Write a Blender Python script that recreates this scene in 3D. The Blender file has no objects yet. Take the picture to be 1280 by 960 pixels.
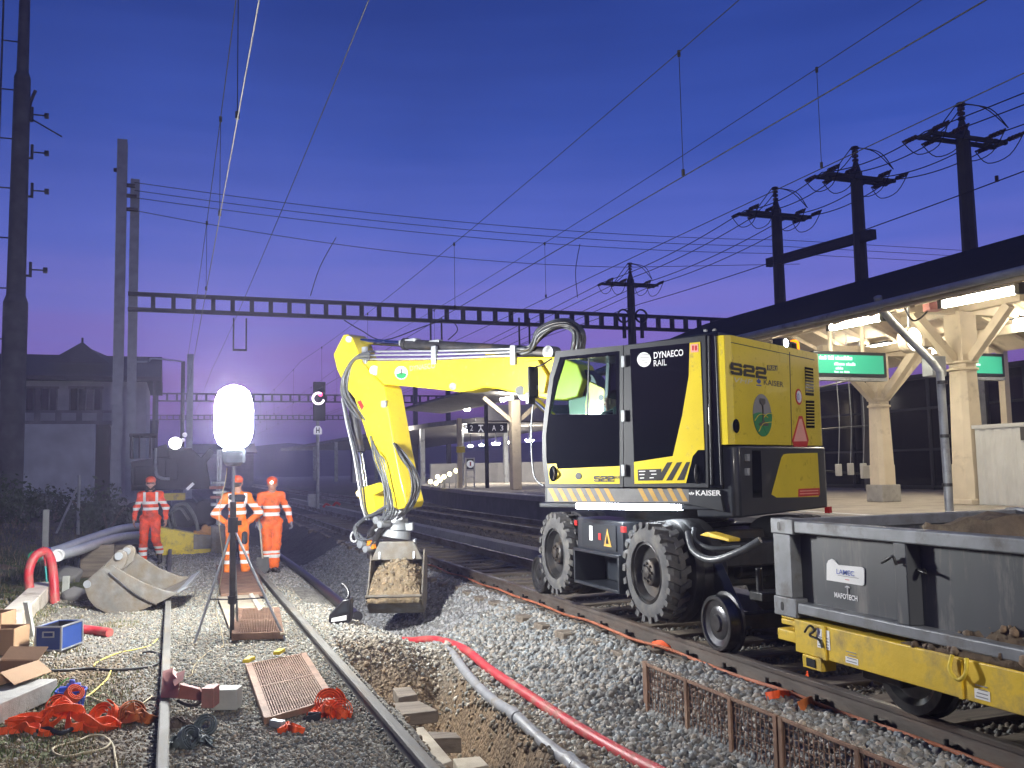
import bpy, math, random
import numpy as np
from mathutils import Vector, Matrix
random.seed(7); RNG = np.random.default_rng(7)
SC = bpy.context.scene; COL = SC.collection
V = Vector
# ------------------------------------------------------------------ camera model (used to find real positions on real planes)
FPX, CX0, CY0, CAMH, ROLL = 1150., 640., 480., 1.67, 0.019
def unroll(x, y):
    dx, dy = x-CX0, y-CY0; c, s = math.cos(ROLL), math.sin(ROLL)
    return dx*c-dy*s, dx*s+dy*c
_u, _v = unroll(216, 592)
PITCH = math.atan(_v/FPX)
YAW = math.atan2(-_u, FPX*math.cos(PITCH)+_v*math.sin(PITCH))
def ray(x, y):
    u, v = unroll(x, y); cp, sp = math.cos(PITCH), math.sin(PITCH)
    f = FPX*cp+v*sp; z = FPX*sp-v*cp; cy, sy = math.cos(YAW), math.sin(YAW)
    return V((u*cy+f*sy, -u*sy+f*cy, z))
O = V((0, 0, CAMH))
def Pz(x, y, z=0.): r = ray(x, y); return O+r*((z-CAMH)/r.z)
def PX(x, y, c): r = ray(x, y); return O+r*(c/r.x)
def PY(x, y, c): r = ray(x, y); return O+r*(c/r.y)
def PP(x, y, p, n): r = ray(x, y); n = V(n); return O+r*((V(p)-O).dot(n)/r.dot(n))
def project(P):
    d = P-np.array([0, 0, CAMH]); cy, sy = math.cos(YAW), math.sin(YAW); cp, sp = math.cos(PITCH), math.sin(PITCH)
    u = d[:, 0]*cy-d[:, 1]*sy; f = d[:, 0]*sy+d[:, 1]*cy
    dd = f*cp+d[:, 2]*sp; v = f*sp-d[:, 2]*cp
    dd = np.where(dd > .3, dd, 1e-3)
    uu, vv = FPX*u/dd, FPX*v/dd; c, s = math.cos(ROLL), math.sin(ROLL)
    return CX0+uu*c+vv*s, CY0-uu*s+vv*c, dd
CR = V((math.cos(YAW), -math.sin(YAW), 0)); CF = V((math.sin(YAW), math.cos(YAW), 0)); UP = V((0, 0, 1))

cam = bpy.data.cameras.new('camera'); camo = bpy.data.objects.new('camera', cam); COL.objects.link(camo)
cam.sensor_fit = 'HORIZONTAL'; cam.sensor_width = 36; cam.lens = 36*FPX/1280; cam.clip_start = .05; cam.clip_end = 3000
fw = V((math.sin(YAW)*math.cos(PITCH), math.cos(YAW)*math.cos(PITCH), math.sin(PITCH)))
rt = CR.copy(); upv = rt.cross(fw)
c, s = math.cos(ROLL), math.sin(ROLL)
# world appears rotated counter-clockwise -> camera rolled clockwise
rt2 = rt*c - upv*s; up2 = upv*c + rt*s
camo.matrix_world = Matrix(((rt2.x, up2.x, -fw.x, 0), (rt2.y, up2.y, -fw.y, 0), (rt2.z, up2.z, -fw.z, CAMH), (0, 0, 0, 1)))
SC.camera = camo

# ------------------------------------------------------------------ mesh helpers
def squared(body, org, right, up, w, h, m, parent):
    right, up = V(right).normalized(), V(up).normalized(); n = right.cross(up); gw = w/(len(body)*1.08-.08); tv, th_ = h*.23, gw*.25; mb = MB()
    def bar(x0, y0, x1, y1, c=()):
        k = min(h*.2, gw*.2); P = []
        for (x, y), (sx, sy), i in (((x0, y0), (1, 1), 0), ((x1, y0), (-1, 1), 1), ((x1, y1), (-1, -1), 2), ((x0, y1), (1, -1), 3)):
            if i in c: P += [(x+sx*k, y), (x, y+sy*k)] if i in (1, 3) and 0 else ([(x, y+sy*k), (x+sx*k, y)] if i in (0, 2) else [(x+sx*k, y), (x, y+sy*k)])
            else: P.append((x, y))
        mb.prism([V(org)+right*a+up*b_+n*.003 for a, b_ in P], n*.003)
    for i, ch in enumerate(body):
        x = i*gw*1.08; m0, m1 = h/2-tv/2, h/2+tv/2; L_ = ch == 'S'
        bar(x, h-tv, x+gw, h, (2, 3)); bar(x, m0, x+gw, m1, (1, 3) if L_ is False else (0, 2)); bar(x, 0, x+gw, tv, (0, 1) if L_ else ())
        bar(x if L_ else x+gw-th_, m1, (x+th_) if L_ else x+gw, h-tv); bar(x+gw-th_ if L_ else x, tv, x+gw if L_ else x+th_, m0)
        if not L_: bar(x, h-tv-tv*.35, x+th_, h-tv)
        else: bar(x+gw-th_, h-tv-tv*.3, x+gw, h-tv); bar(x, tv, x+th_, tv+tv*.3)
    return mb.build('lettering', m, parent)
class MB:
    def __init__(s): s.v = []; s.f = []
    def add(s, vs, fs):
        o = len(s.v); s.v += [tuple(x) for x in vs]; s.f += [tuple(i+o for i in f) for f in fs]; return s
    def box(s, c, size, ax=None):
        c = V(c); X, Y, Z = ax or (V((1, 0, 0)), V((0, 1, 0)), V((0, 0, 1)))
        X, Y, Z = V(X)*size[0]/2, V(Y)*size[1]/2, V(Z)*size[2]/2
        vs = [c+X*i+Y*j+Z*k for i in (-1, 1) for j in (-1, 1) for k in (-1, 1)]
        return s.add(vs, [(0, 1, 3, 2), (4, 6, 7, 5), (0, 4, 5, 1), (2, 3, 7, 6), (0, 2, 6, 4), (1, 5, 7, 3)])
    def bb(s, a, b):
        a, b = V(a), V(b); return s.box((a+b)/2, [abs(t) for t in (b-a)])
    def prism(s, pts, d):
        pts = [V(p) for p in pts]; d = V(d); n = len(pts)
        nn = sum(((pts[i].cross(pts[(i+1) % n])) for i in range(n)), V((0, 0, 0)))
        if nn.dot(d) > 0: pts = pts[::-1]
        s.add(pts+[p+d for p in pts], [tuple(range(n)), tuple(range(2*n-1, n-1, -1))]+[(i, n+i, n+(i+1) % n, (i+1) % n) for i in range(n)])
        return s
    def cyl(s, a, b, r, r2=None, n=14, cap=True):
        a, b = V(a), V(b); r2 = r if r2 is None else r2; d = (b-a).normalized()
        x = d.orthogonal().normalized(); y = d.cross(x)
        vs = [];
        for p, q in ((a, r), (b, r2)):
            vs += [p+(x*math.cos(2*math.pi*i/n)+y*math.sin(2*math.pi*i/n))*q for i in range(n)]
        fs = [(i, (i+1) % n, n+(i+1) % n, n+i) for i in range(n)]
        if cap: fs += [tuple(range(n-1, -1, -1)), tuple(range(n, 2*n))]
        return s.add(vs, fs)
    def lathe(s, a, ax, prof, n=32):
        """prof: list of (t along ax, radius); closed if first/last radius 0"""
        a, d = V(a), V(ax).normalized(); x = d.orthogonal().normalized(); y = d.cross(x); vs = []; m = len(prof)
        for t, r in prof:
            vs += [a+d*t+(x*math.cos(2*math.pi*i/n)+y*math.sin(2*math.pi*i/n))*max(r, 1e-4) for i in range(n)]
        fs = [(k*n+i, k*n+(i+1) % n, (k+1)*n+(i+1) % n, (k+1)*n+i) for k in range(m-1) for i in range(n)]
        return s.add(vs, fs)
    def tube(s, pts, r, n=8, smooth=0, flat=None):
        pts = [V(p) for p in pts]
        if smooth: pts = catmull(pts, smooth)
        m = len(pts); rs = r if hasattr(r, '__len__') else [r]*m
        if len(rs) != m: rs = [float(np.interp(i/(m-1), np.linspace(0, 1, len(rs)), rs)) for i in range(m)]
        t0 = (pts[1]-pts[0]).normalized(); x = t0.orthogonal().normalized(); vs = []
        for i, p in enumerate(pts):
            t = (pts[min(i+1, m-1)]-pts[max(i-1, 0)])
            t = t.normalized() if t.length > 1e-9 else t0
            x = (x-t*x.dot(t)); x = x.normalized() if x.length > 1e-6 else t.orthogonal().normalized(); y = t.cross(x)
            vs += [p+(x*math.cos(2*math.pi*k/n)+y*math.sin(2*math.pi*k/n))*rs[i] for k in range(n)]
        fs = [(k*n+i, k*n+(i+1) % n, (k+1)*n+(i+1) % n, (k+1)*n+i) for k in range(m-1) for i in range(n)]
        fs += [tuple(range(n-1, -1, -1)), tuple(range((m-1)*n, m*n))]
        return s.add(vs, fs)
    def ribbon(s, pts, w, nrm=(0, 0, 1), th=.004, smooth=5):
        """a strap: width w, lying with the given width-axis per point (list) or constant"""
        pts = [V(p) for p in pts]
        ax = [V(a) for a in nrm] if hasattr(nrm[0], '__len__') else [V(nrm)]*len(pts)
        if smooth: pts = catmull(pts, smooth); ax = catmull(ax, smooth)
        m = len(pts); vs = []
        for i, p in enumerate(pts):
            t = (pts[min(i+1, m-1)]-pts[max(i-1, 0)]).normalized(); a = ax[i]-t*ax[i].dot(t)
            a = a.normalized() if a.length > 1e-5 else t.orthogonal().normalized(); b = t.cross(a)
            vs += [p+a*w/2+b*th, p-a*w/2+b*th, p-a*w/2-b*th, p+a*w/2-b*th]
        fs = [(4*k+i, 4*k+(i+1) % 4, 4*k+4+(i+1) % 4, 4*k+4+i) for k in range(m-1) for i in range(4)]+[(3, 2, 1, 0), (4*m-4, 4*m-3, 4*m-2, 4*m-1)]
        return s.add(vs, fs)
    def build(s, name, mat, parent=None, smooth=None, bevel=None, label=None, cat=None, group=None, kind=None, origin=None):
        A = np.array(s.v, dtype=np.float64)
        if parent is None:
            o0 = np.array(origin) if origin is not None else np.array([(A[:, 0].min()+A[:, 0].max())/2, (A[:, 1].min()+A[:, 1].max())/2, A[:, 2].min()])
        else: o0 = np.array(wloc(parent))
        me = bpy.data.meshes.new(name); me.from_pydata((A-o0).tolist(), [], s.f); me.update()
        me.materials.append(mat); o = bpy.data.objects.new(name, me); COL.objects.link(o)
        if parent is None: o.location = o0.tolist()
        else: o.parent = parent
        fin(me, smooth)
        if bevel:
            b = o.modifiers.new('bevel', 'BEVEL'); b.width = bevel; b.segments = 2; b.limit_method = 'ANGLE'; b.angle_limit = .6
            if smooth is None: fin(me, 35)
        if label or cat or kind: tag(o, label, cat, group, kind)
        return o
def fin(me, ang):
    if ang is None: return
    me.polygons.foreach_set('use_smooth', [True]*len(me.polygons))
    if ang < 180: me.set_sharp_from_angle(angle=math.radians(ang))
def wloc(o):
    l = V((0, 0, 0))
    while o is not None: l = l+o.location; o = o.parent
    return l
def catmull(P, k):
    out = []; n = len(P)
    for i in range(n-1):
        p0, p1, p2, p3 = P[max(i-1, 0)], P[i], P[i+1], P[min(i+2, n-1)]
        for j in range(k):
            t = j/k; out.append(.5*((2*p1)+(p2-p0)*t+(2*p0-5*p1+4*p2-p3)*t*t+(3*p1-p0-3*p2+p3)*t**3))
    out.append(P[-1]); return out
def tag(o, label=None, cat=None, group=None, kind=None):
    if label: o['label'] = label
    if cat: o['category'] = cat
    if group: o['group'] = group
    if kind: o['kind'] = kind
    return o
def thing(name, loc, label, cat, group=None):
    o = bpy.data.objects.new(name, None); o.empty_display_size = .2; COL.objects.link(o); o.location = V(loc); return tag(o, label, cat, group)
def np_mesh(name, verts, faces, mat, smooth=None, cols=None, parent=None):
    """verts (N,3), faces (M,k) arrays"""
    me = bpy.data.meshes.new(name); k = faces.shape[1]
    me.vertices.add(len(verts)); me.vertices.foreach_set('co', np.asarray(verts, np.float32).ravel())
    me.loops.add(faces.size); me.loops.foreach_set('vertex_index', np.asarray(faces, np.int32).ravel())
    me.polygons.add(len(faces)); me.polygons.foreach_set('loop_start', np.arange(0, faces.size, k, dtype=np.int32))
    me.polygons.foreach_set('loop_total', np.full(len(faces), k, np.int32))
    me.update(calc_edges=True); me.validate()
    if cols is not None:
        a = me.color_attributes.new('Col', 'FLOAT_COLOR', 'POINT'); c4 = np.ones((len(verts), 4), np.float32); c4[:, :3] = cols
        a.data.foreach_set('color', c4.ravel())
    me.materials.append(mat); o = bpy.data.objects.new(name, me); COL.objects.link(o)
    if parent is not None: o.parent = parent
    fin(me, smooth); return o
FONT = {}
def text(body, org, right, up, w, h, mat, parent, name='lettering', shear=0., bold=0., lift=.003):
    cu = bpy.data.curves.new('t', 'FONT'); cu.body = body; cu.size = 1; cu.shear = shear; cu.offset = bold; cu.resolution_u = 3
    ob = bpy.data.objects.new('t', cu); COL.objects.link(ob)
    dg = bpy.context.evaluated_depsgraph_get(); me = bpy.data.meshes.new_from_object(ob.evaluated_get(dg))
    bpy.data.objects.remove(ob); A = np.array([v.co[:] for v in me.vertices])
    F = [tuple(p.vertices) for p in me.polygons]; bpy.data.meshes.remove(me)
    lo, hi = A.min(0), A.max(0); A = (A-lo)/np.maximum(hi-lo, 1e-6)
    right, up = V(right).normalized(), V(up).normalized(); n = right.cross(up)
    mb = MB(); mb.add([V(org)+right*(a[0]*w)+up*(a[1]*h)+n*lift for a in A], F)
    return mb.build(name, mat, parent)
NT = {}
def vnoise(x, y, seed=0, z=None):
    """smooth value noise, numpy"""
    T = NT.get(seed)
    if T is None: T = NT[seed] = np.random.default_rng(seed).random((256, 256)).astype(np.float32)
    xi = np.floor(x).astype(int); yi = np.floor(y).astype(int); fx = x-xi; fy = y-yi
    fx = fx*fx*(3-2*fx); fy = fy*fy*(3-2*fy)
    a = T[xi % 256, yi % 256]; b = T[(xi+1) % 256, yi % 256]; c = T[xi % 256, (yi+1) % 256]; d = T[(xi+1) % 256, (yi+1) % 256]
    return (a*(1-fx)+b*fx)*(1-fy)+(c*(1-fx)+d*fx)*fy
def fbm(x, y, seed=0, o=4):
    t = 0; a = .5; 
    for i in range(o): t = t+a*vnoise(x*2**i+13.7*i, y*2**i+7.3*i, seed+i); a /= 2
    return t/(1-.5**o)

# ------------------------------------------------------------------ materials
def mat(name, col, rough=.5, metal=0., var=.25, vs=6., bump=.0, bs=40., dirt=None, dirt_amt=.0, ds=3., spec=.5, attr=False, coat=0., stretch=None):
    m = bpy.data.materials.new(name); m.use_nodes = True; nt = m.node_tree; N = nt.nodes; L = nt.links
    b = N['Principled BSDF']; b.inputs['Roughness'].default_value = rough; b.inputs['Metallic'].default_value = metal
    b.inputs['Specular IOR Level'].default_value = spec
    if coat: b.inputs['Coat Weight'].default_value = coat; b.inputs['Coat Roughness'].default_value = .08
    tc = N.new('ShaderNodeTexCoord'); src = tc.outputs['Object']
    if stretch:
        mp = N.new('ShaderNodeMapping'); mp.inputs['Scale'].default_value = stretch; L.new(src, mp.inputs[0]); src = mp.outputs[0]
    nz = N.new('ShaderNodeTexNoise'); nz.inputs['Scale'].default_value = vs; nz.inputs['Detail'].default_value = 6; L.new(src, nz.inputs['Vector'])
    if attr:
        at = N.new('ShaderNodeVertexColor'); at.layer_name = 'Col'; base = at.outputs['Color']
    else:
        rgb = N.new('ShaderNodeRGB'); rgb.outputs[0].default_value = (*col, 1); base = rgb.outputs[0]
    mr = N.new('ShaderNodeMapRange'); mr.inputs['From Min'].default_value = .3; mr.inputs['From Max'].default_value = .7
    mr.inputs['To Min'].default_value = 1-var; mr.inputs['To Max'].default_value = 1+var; L.new(nz.outputs['Fac'], mr.inputs['Value'])
    mx = N.new('ShaderNodeVectorMath'); mx.operation = 'SCALE'; L.new(base, mx.inputs[0]); L.new(mr.outputs[0], mx.inputs['Scale'])
    out = mx.outputs[0]
    if dirt:
        n2 = N.new('ShaderNodeTexNoise'); n2.inputs['Scale'].default_value = ds; n2.inputs['Detail'].default_value = 9; n2.inputs['Roughness'].default_value = .65; L.new(src, n2.inputs['Vector'])
        r2 = N.new('ShaderNodeMapRange'); r2.inputs['From Min'].default_value = .62-dirt_amt*.35; r2.inputs['From Max'].default_value = .72; L.new(n2.outputs['Fac'], r2.inputs['Value'])
        m2 = N.new('ShaderNodeMix'); m2.data_type = 'RGBA'; L.new(r2.outputs[0], m2.inputs['Factor']); L.new(out, m2.inputs['A']); m2.inputs['B'].default_value = (*dirt, 1); out = m2.outputs['Result']
        rr = N.new('ShaderNodeMapRange'); rr.inputs['To Min'].default_value = rough; rr.inputs['To Max'].default_value = max(rough, .8); L.new(r2.outputs[0], rr.inputs['Value']); L.new(rr.outputs[0], b.inputs['Roughness'])
    L.new(out, b.inputs['Base Color'])
    if bump:
        n3 = N.new('ShaderNodeTexNoise'); n3.inputs['Scale'].default_value = bs; n3.inputs['Detail'].default_value = 5; L.new(src, n3.inputs['Vector'])
        bp = N.new('ShaderNodeBump'); bp.inputs['Strength'].default_value = bump; bp.inputs['Distance'].default_value = .02; L.new(n3.outputs['Fac'], bp.inputs['Height']); L.new(bp.outputs[0], b.inputs['Normal'])
    return m
def emit(name, col, st):
    m = bpy.data.materials.new(name); m.use_nodes = True; b = m.node_tree.nodes['Principled BSDF']
    b.inputs['Base Color'].default_value = (*([.8]*3 if st > 5 else [q*.7 for q in col]), 1); b.inputs['Emission Color'].default_value = (*col, 1); b.inputs['Emission Strength'].default_value = st; return m
def glassm(name, tint, alpha_rough=.02, trans=.85):
    m = bpy.data.materials.new(name); m.use_nodes = True; nt = m.node_tree; N = nt.nodes; L = nt.links; N.clear()
    o = N.new('ShaderNodeOutputMaterial'); t = N.new('ShaderNodeBsdfTransparent'); t.inputs[0].default_value = (*tint, 1)
    g = N.new('ShaderNodeBsdfGlossy'); g.inputs['Roughness'].default_value = alpha_rough; g.inputs[0].default_value = (.9, .95, .95, 1)
    f = N.new('ShaderNodeFresnel'); f.inputs[0].default_value = 1.5; mx = N.new('ShaderNodeMixShader')
    ge = N.new('ShaderNodeNewGeometry'); iv = N.new('ShaderNodeMath'); iv.operation = 'SUBTRACT'; iv.inputs[0].default_value = 1; L.new(ge.outputs['Backfacing'], iv.inputs[1]); ml = N.new('ShaderNodeMath'); ml.operation = 'MULTIPLY'; L.new(iv.outputs[0], ml.inputs[0]); L.new(f.outputs[0], ml.inputs[1]); L.new(ml.outputs[0], mx.inputs[0]); L.new(t.outputs[0], mx.inputs[1]); L.new(g.outputs[0], mx.inputs[2]); L.new(mx.outputs[0], o.inputs[0]); return m
DIRT = (.13, .1, .065)
M = dict(
    yellow=mat('yellow_paint', (.76, .59, .022), .33, var=.05, vs=3, dirt=(.50, .38, .05), dirt_amt=.10, ds=13, coat=.3),
    yellow_worn=mat('worn_yellow_paint', (.70, .47, .02), .5, var=.12, vs=4, dirt=(.22, .16, .07), dirt_amt=.42, ds=4, bump=.08, bs=30),
    yellow_rust=mat('scratched_yellow_paint', (.76, .58, .03), .55, var=.12, vs=5, dirt=(.20, .14, .06), dirt_amt=.38, ds=5, bump=.15, bs=30),
    anth=mat('anthracite_paint', (.020, .024, .032), .38, var=.12, vs=4, dirt=(.09, .085, .08), dirt_amt=.1, coat=.2),
    anth_lt=mat('grey_paint', (.014, .017, .023), .5, var=.12, vs=4),
    gloss=mat('tinted_black_glass', (.004, .005, .008), .06, var=.05, spec=.6),
    rubber=mat('tyre_rubber', (.075, .075, .078), .85, var=.25, vs=9, dirt=(.15, .14, .125), dirt_amt=.45, ds=7, bump=.15, bs=60),
    rubber_dk=mat('dark_rubber', (.02, .02, .022), .6, var=.2, vs=8),
    hose=mat('hydraulic_hose', (.085, .092, .10), .34, var=.25, vs=15),
    steel=mat('bright_steel', (.66, .68, .70), .42, .75, var=.1, vs=8),
    chrome=mat('chrome_rod', (.8, .82, .84), .1, 1., var=.03),
    steel_dk=mat('dark_steel', (.05, .05, .052), .42, .6, var=.25, vs=10, dirt=(.1, .075, .055), dirt_amt=.3, bump=.08),
    steel_worn=mat('worn_bucket_steel', (.21, .205, .19), .55, .3, var=.3, vs=6, dirt=(.19, .145, .09), dirt_amt=.7, ds=5, bump=.12, bs=25),
    galv=mat('galvanised_steel', (.33, .35, .37), .5, .4, var=.15, vs=5, dirt=(.14, .14, .14), dirt_amt=.2),
    wheelsteel=mat('rail_wheel_steel', (.10, .10, .105), .3, .8, var=.3, vs=12),
    rail_top=mat('rail_steel', (.16, .14, .125), .42, .5, var=.25, vs=9, dirt=(.12, .075, .05), dirt_amt=.5, ds=6, bump=.06, stretch=(1, .25, 1)),
    rail_pale=mat('dusty_rail_steel', (.17, .165, .15), .7, .0, spec=.2, var=.2, vs=9, dirt=(.2, .17, .13), dirt_amt=.4, ds=6, bump=.06, stretch=(1, .25, 1)),
    sleeper=mat('weathered_timber', (.16, .13, .10), .85, var=.4, vs=6, bump=.4, bs=20, stretch=(.3, 3, 3)),
    plank=mat('pale_timber', (.42, .36, .27), .8, var=.25, vs=6, bump=.3, bs=20, dirt=(.2, .16, .11), dirt_amt=.35),
    white_wood=mat('whitewashed_timber', (.62, .56, .47), .75, var=.12, vs=5, bump=.2, bs=20, dirt=(.3, .24, .17), dirt_amt=.25),
    concrete=mat('weathered_concrete', (.34, .33, .31), .85, var=.2, vs=3, bump=.2, bs=25, dirt=(.17, .16, .14), dirt_amt=.3),
    concrete_dk=mat('dark_concrete', (.16, .155, .15), .85, var=.2, vs=2, bump=.15, bs=20),
    cream=mat('cream_painted_timber', (.66, .57, .43), .6, var=.08, vs=3, dirt=(.4, .33, .24), dirt_amt=.15, ds=2),
    plat=mat('platform_asphalt', (.40, .36, .31), .85, var=.12, vs=1.5, bump=.1, bs=60, dirt=(.26, .23, .2), dirt_amt=.3, ds=1.2),
    white=mat('white_paint', (.78, .78, .76), .5, var=.06, vs=4),
    decal_w=mat('white_lettering', (.82, .82, .82), .5, var=.03),
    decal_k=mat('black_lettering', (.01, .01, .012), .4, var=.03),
    decal_g=mat('green_logo_print', (.02, .22, .07), .45, var=.05),
    decal_s=mat('grey_logo_print', (.24, .24, .24), .45, var=.05),
    decal_sd=mat('dark_grey_print', (.07, .065, .06), .45, var=.05),
    red=mat('red_sign_paint', (.55, .02, .02), .5, var=.08),
    pink=mat('fluorescent_pale_red', (.85, .40, .32), .5, var=.05),
    blue_txt=mat('blue_lettering', (.05, .1, .4), .5, var=.05),
    orange_p=mat('orange_paint', (.75, .22, .01), .5, var=.1),
    stripe_y=mat('hazard_amber', (.48, .28, .05), .55, var=.15, vs=8, dirt=(.3, .25, .15), dirt_amt=.3),
    stripe_g=mat('hazard_grey', (.15, .15, .15), .55, var=.15, vs=8),
    hv=None, strap=mat('orange_webbing', (.85, .10, .012), .7, var=.18, vs=20, bump=.2, bs=150),
    strap_dk=mat('dirty_orange_webbing', (.45, .12, .025), .8, var=.3, vs=15, bump=.2, bs=150),
    strap_gr=mat('grey_webbing', (.11, .14, .15), .75, var=.3, vs=15, bump=.2, bs=150),
    redpipe=mat('red_conduit', (.42, .026, .036), .45, var=.15, vs=6, dirt=(.3, .16, .12), dirt_amt=.35, ds=5),
    greypipe=mat('grey_conduit', (.22, .225, .24), .45, var=.15, vs=6, dirt=(.2, .17, .13), dirt_amt=.35, ds=5),
    ribpipe=mat('ribbed_grey_pipe', (.40, .42, .45), .4, var=.1, vs=5),
    blackpipe=mat('black_plastic', (.012, .012, .015), .35, var=.2),
    card=mat('cardboard', (.33, .20, .11), .85, var=.12, vs=4, bump=.05),
    card_in=mat('cardboard_inside', (.20, .12, .07), .9, var=.12, vs=4),
    blue=mat('blue_panel', (.015, .045, .20), .45, var=.15, vs=6),
    blue_lt=mat('blue_plastic', (.03, .08, .45), .4, var=.1),
    alu=mat('aluminium_trim', (.55, .56, .57), .38, .8, var=.1),
    rust=mat('rusty_steel', (.20, .115, .075), .75, .2, var=.3, vs=9, dirt=(.28, .19, .13), dirt_amt=.4, bump=.2, bs=40),
    mauve=mat('faded_red_primer', (.32, .12, .10), .7, var=.2, vs=8, dirt=(.2, .13, .1), dirt_amt=.3),
    palegrey=mat('pale_grey_block', (.42, .43, .39), .75, var=.12, vs=6, bump=.1),
    cable_y=mat('yellow_cable', (.70, .58, .12), .5, var=.1),
    cable_b=mat('beige_rope', (.45, .38, .24), .8, var=.15),
    cable_k=mat('black_cable', (.015, .015, .015), .5, var=.2),
    wire=mat('overhead_wire', (.02, .02, .022), .55, .2, var=.1),
    wire_l=mat('bright_copper_wire', (.12, .11, .105), .6, .3, var=.1),
    mast=mat('dark_mast_steel', (.045, .045, .05), .6, .3, var=.15, vs=3),
    mast_l=mat('galvanised_mast', (.34, .36, .38), .6, .3, var=.15, vs=3),
    insul=mat('brown_insulator', (.05, .028, .02), .3, var=.2),
    roof=mat('dark_roof', (.010, .011, .015), .9, spec=.15, var=.2, vs=2),
    tile=mat('dark_roof_tiles', (.028, .028, .034), .8, var=.3, vs=8, bump=.3, bs=12),
    plaster=mat('grey_plaster', (.36, .36, .37), .9, var=.15, vs=1.5, bump=.1),
    plaster_l=mat('pale_concrete_wall', (.50, .53, .56), .9, var=.18, vs=1.2, bump=.1),
    dark=mat('dark_machine_paint', (.010, .011, .014), .75, var=.4, vs=3, spec=.2),
    dk_glass=mat('dark_window_glass', (.006, .008, .012), .08, var=.05),
    corr=mat('off_white_sheet', (.52, .52, .50), .55, var=.08, vs=3),
    cont=mat('grey_container_paint', (.046, .051, .061), .45, var=.15, vs=4, dirt=(.22, .205, .19), dirt_amt=.22, ds=5, stretch=(1, 1, .18)),
    cont_lt=mat('scuffed_grey_steel', (.17, .18, .195), .5, .2, var=.2, vs=7, dirt=(.12, .11, .1), dirt_amt=.3, ds=6),
    skin=mat('skin', (.48, .26, .18), .55, attr=True, var=.05),
    boot=mat('dark_boots', (.02, .018, .016), .6, var=.2), glove=mat('grey_gloves', (.25, .25, .28), .8, var=.2),
    navy=mat('dark_navy_cloth', (.015, .018, .028), .85, var=.2, vs=12), helm=mat('orange_helmet', (.78, .10, .02), .35, var=.04),
    stripes_shirt=None,
    ground=None, stone=mat('ballast_stone', (.3, .3, .3), .85, attr=True, var=.3, vs=25, bump=.25, bs=70),
    soil=mat('excavated_soil', (.20, .148, .088), .95, var=.35, vs=9, bump=.6, bs=28, dirt=(.30, .25, .17), dirt_amt=.35, ds=11),
    soil_dk=mat('dark_wet_soil', (.10, .068, .042), .95, var=.4, vs=9, bump=.6, bs=28, dirt=(.17, .13, .08), dirt_amt=.3, ds=8),
    leaf=mat('bush_leaves', (.035, .06, .022), .7, attr=False, var=.5, vs=3),
    grass=mat('grass_blades', (.07, .10, .025), .8, attr=True, var=.2, vs=3),
)
M['plate_silver'] = mat('silver_lettering', (.55, .53, .42), .4)
M['yellow_pale'] = mat('pale_yellow_paint', (.74, .60, .10), .45, var=.08, vs=4)
M['glass_g'] = glassm('green_tinted_glass', (.62, .80, .70)); M['glass_d'] = glassm('dark_tinted_glass', (.20, .24, .22)); M['glass_n'] = glassm('window_glass', (.75, .85, .85))
M['lamp'] = emit('balloon_lamp_envelope', (.97, .98, .95), 720.)
M['led'] = emit('led_strip_light', (.85, .93, 1.), 60.)
M['tube'] = emit('fluorescent_tube', (1., .90, .70), 100.)
M['farlamp'] = emit('far_platform_lamp', (1., .93, .80), 220.)
M['warm'] = emit('warm_floor_spot', (1., .88, .45), 7.)
M['beacon'] = emit('orange_beacon', (1., .30, .0), 2.2)
M['work'] = emit('work_light', (.85, .93, 1.), 60.)
M['headl'] = emit('headlamp', (1., .98, .9), 14.)
M['redsig'] = emit('red_signal', (1., .02, .12), 6.)
M['ring'] = emit('white_signal_ring', (1., .85, .95), 3.)
M['green'] = emit('green_display', (.035, .36, .22), .85)
M['green_t'] = emit('green_display_text', (.55, .95, .75), 1.3)
M['clockface'] = emit('lit_clock_face', (1., .93, .78), 6.)
M['signw'] = emit('lit_sign_white', (.8, .8, .85), .5)
M['flood'] = emit('assumed_lamp_envelope', (1., .94, .82), 390.)  # glow of the assumed, unseen lamp added behind the camera

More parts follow.
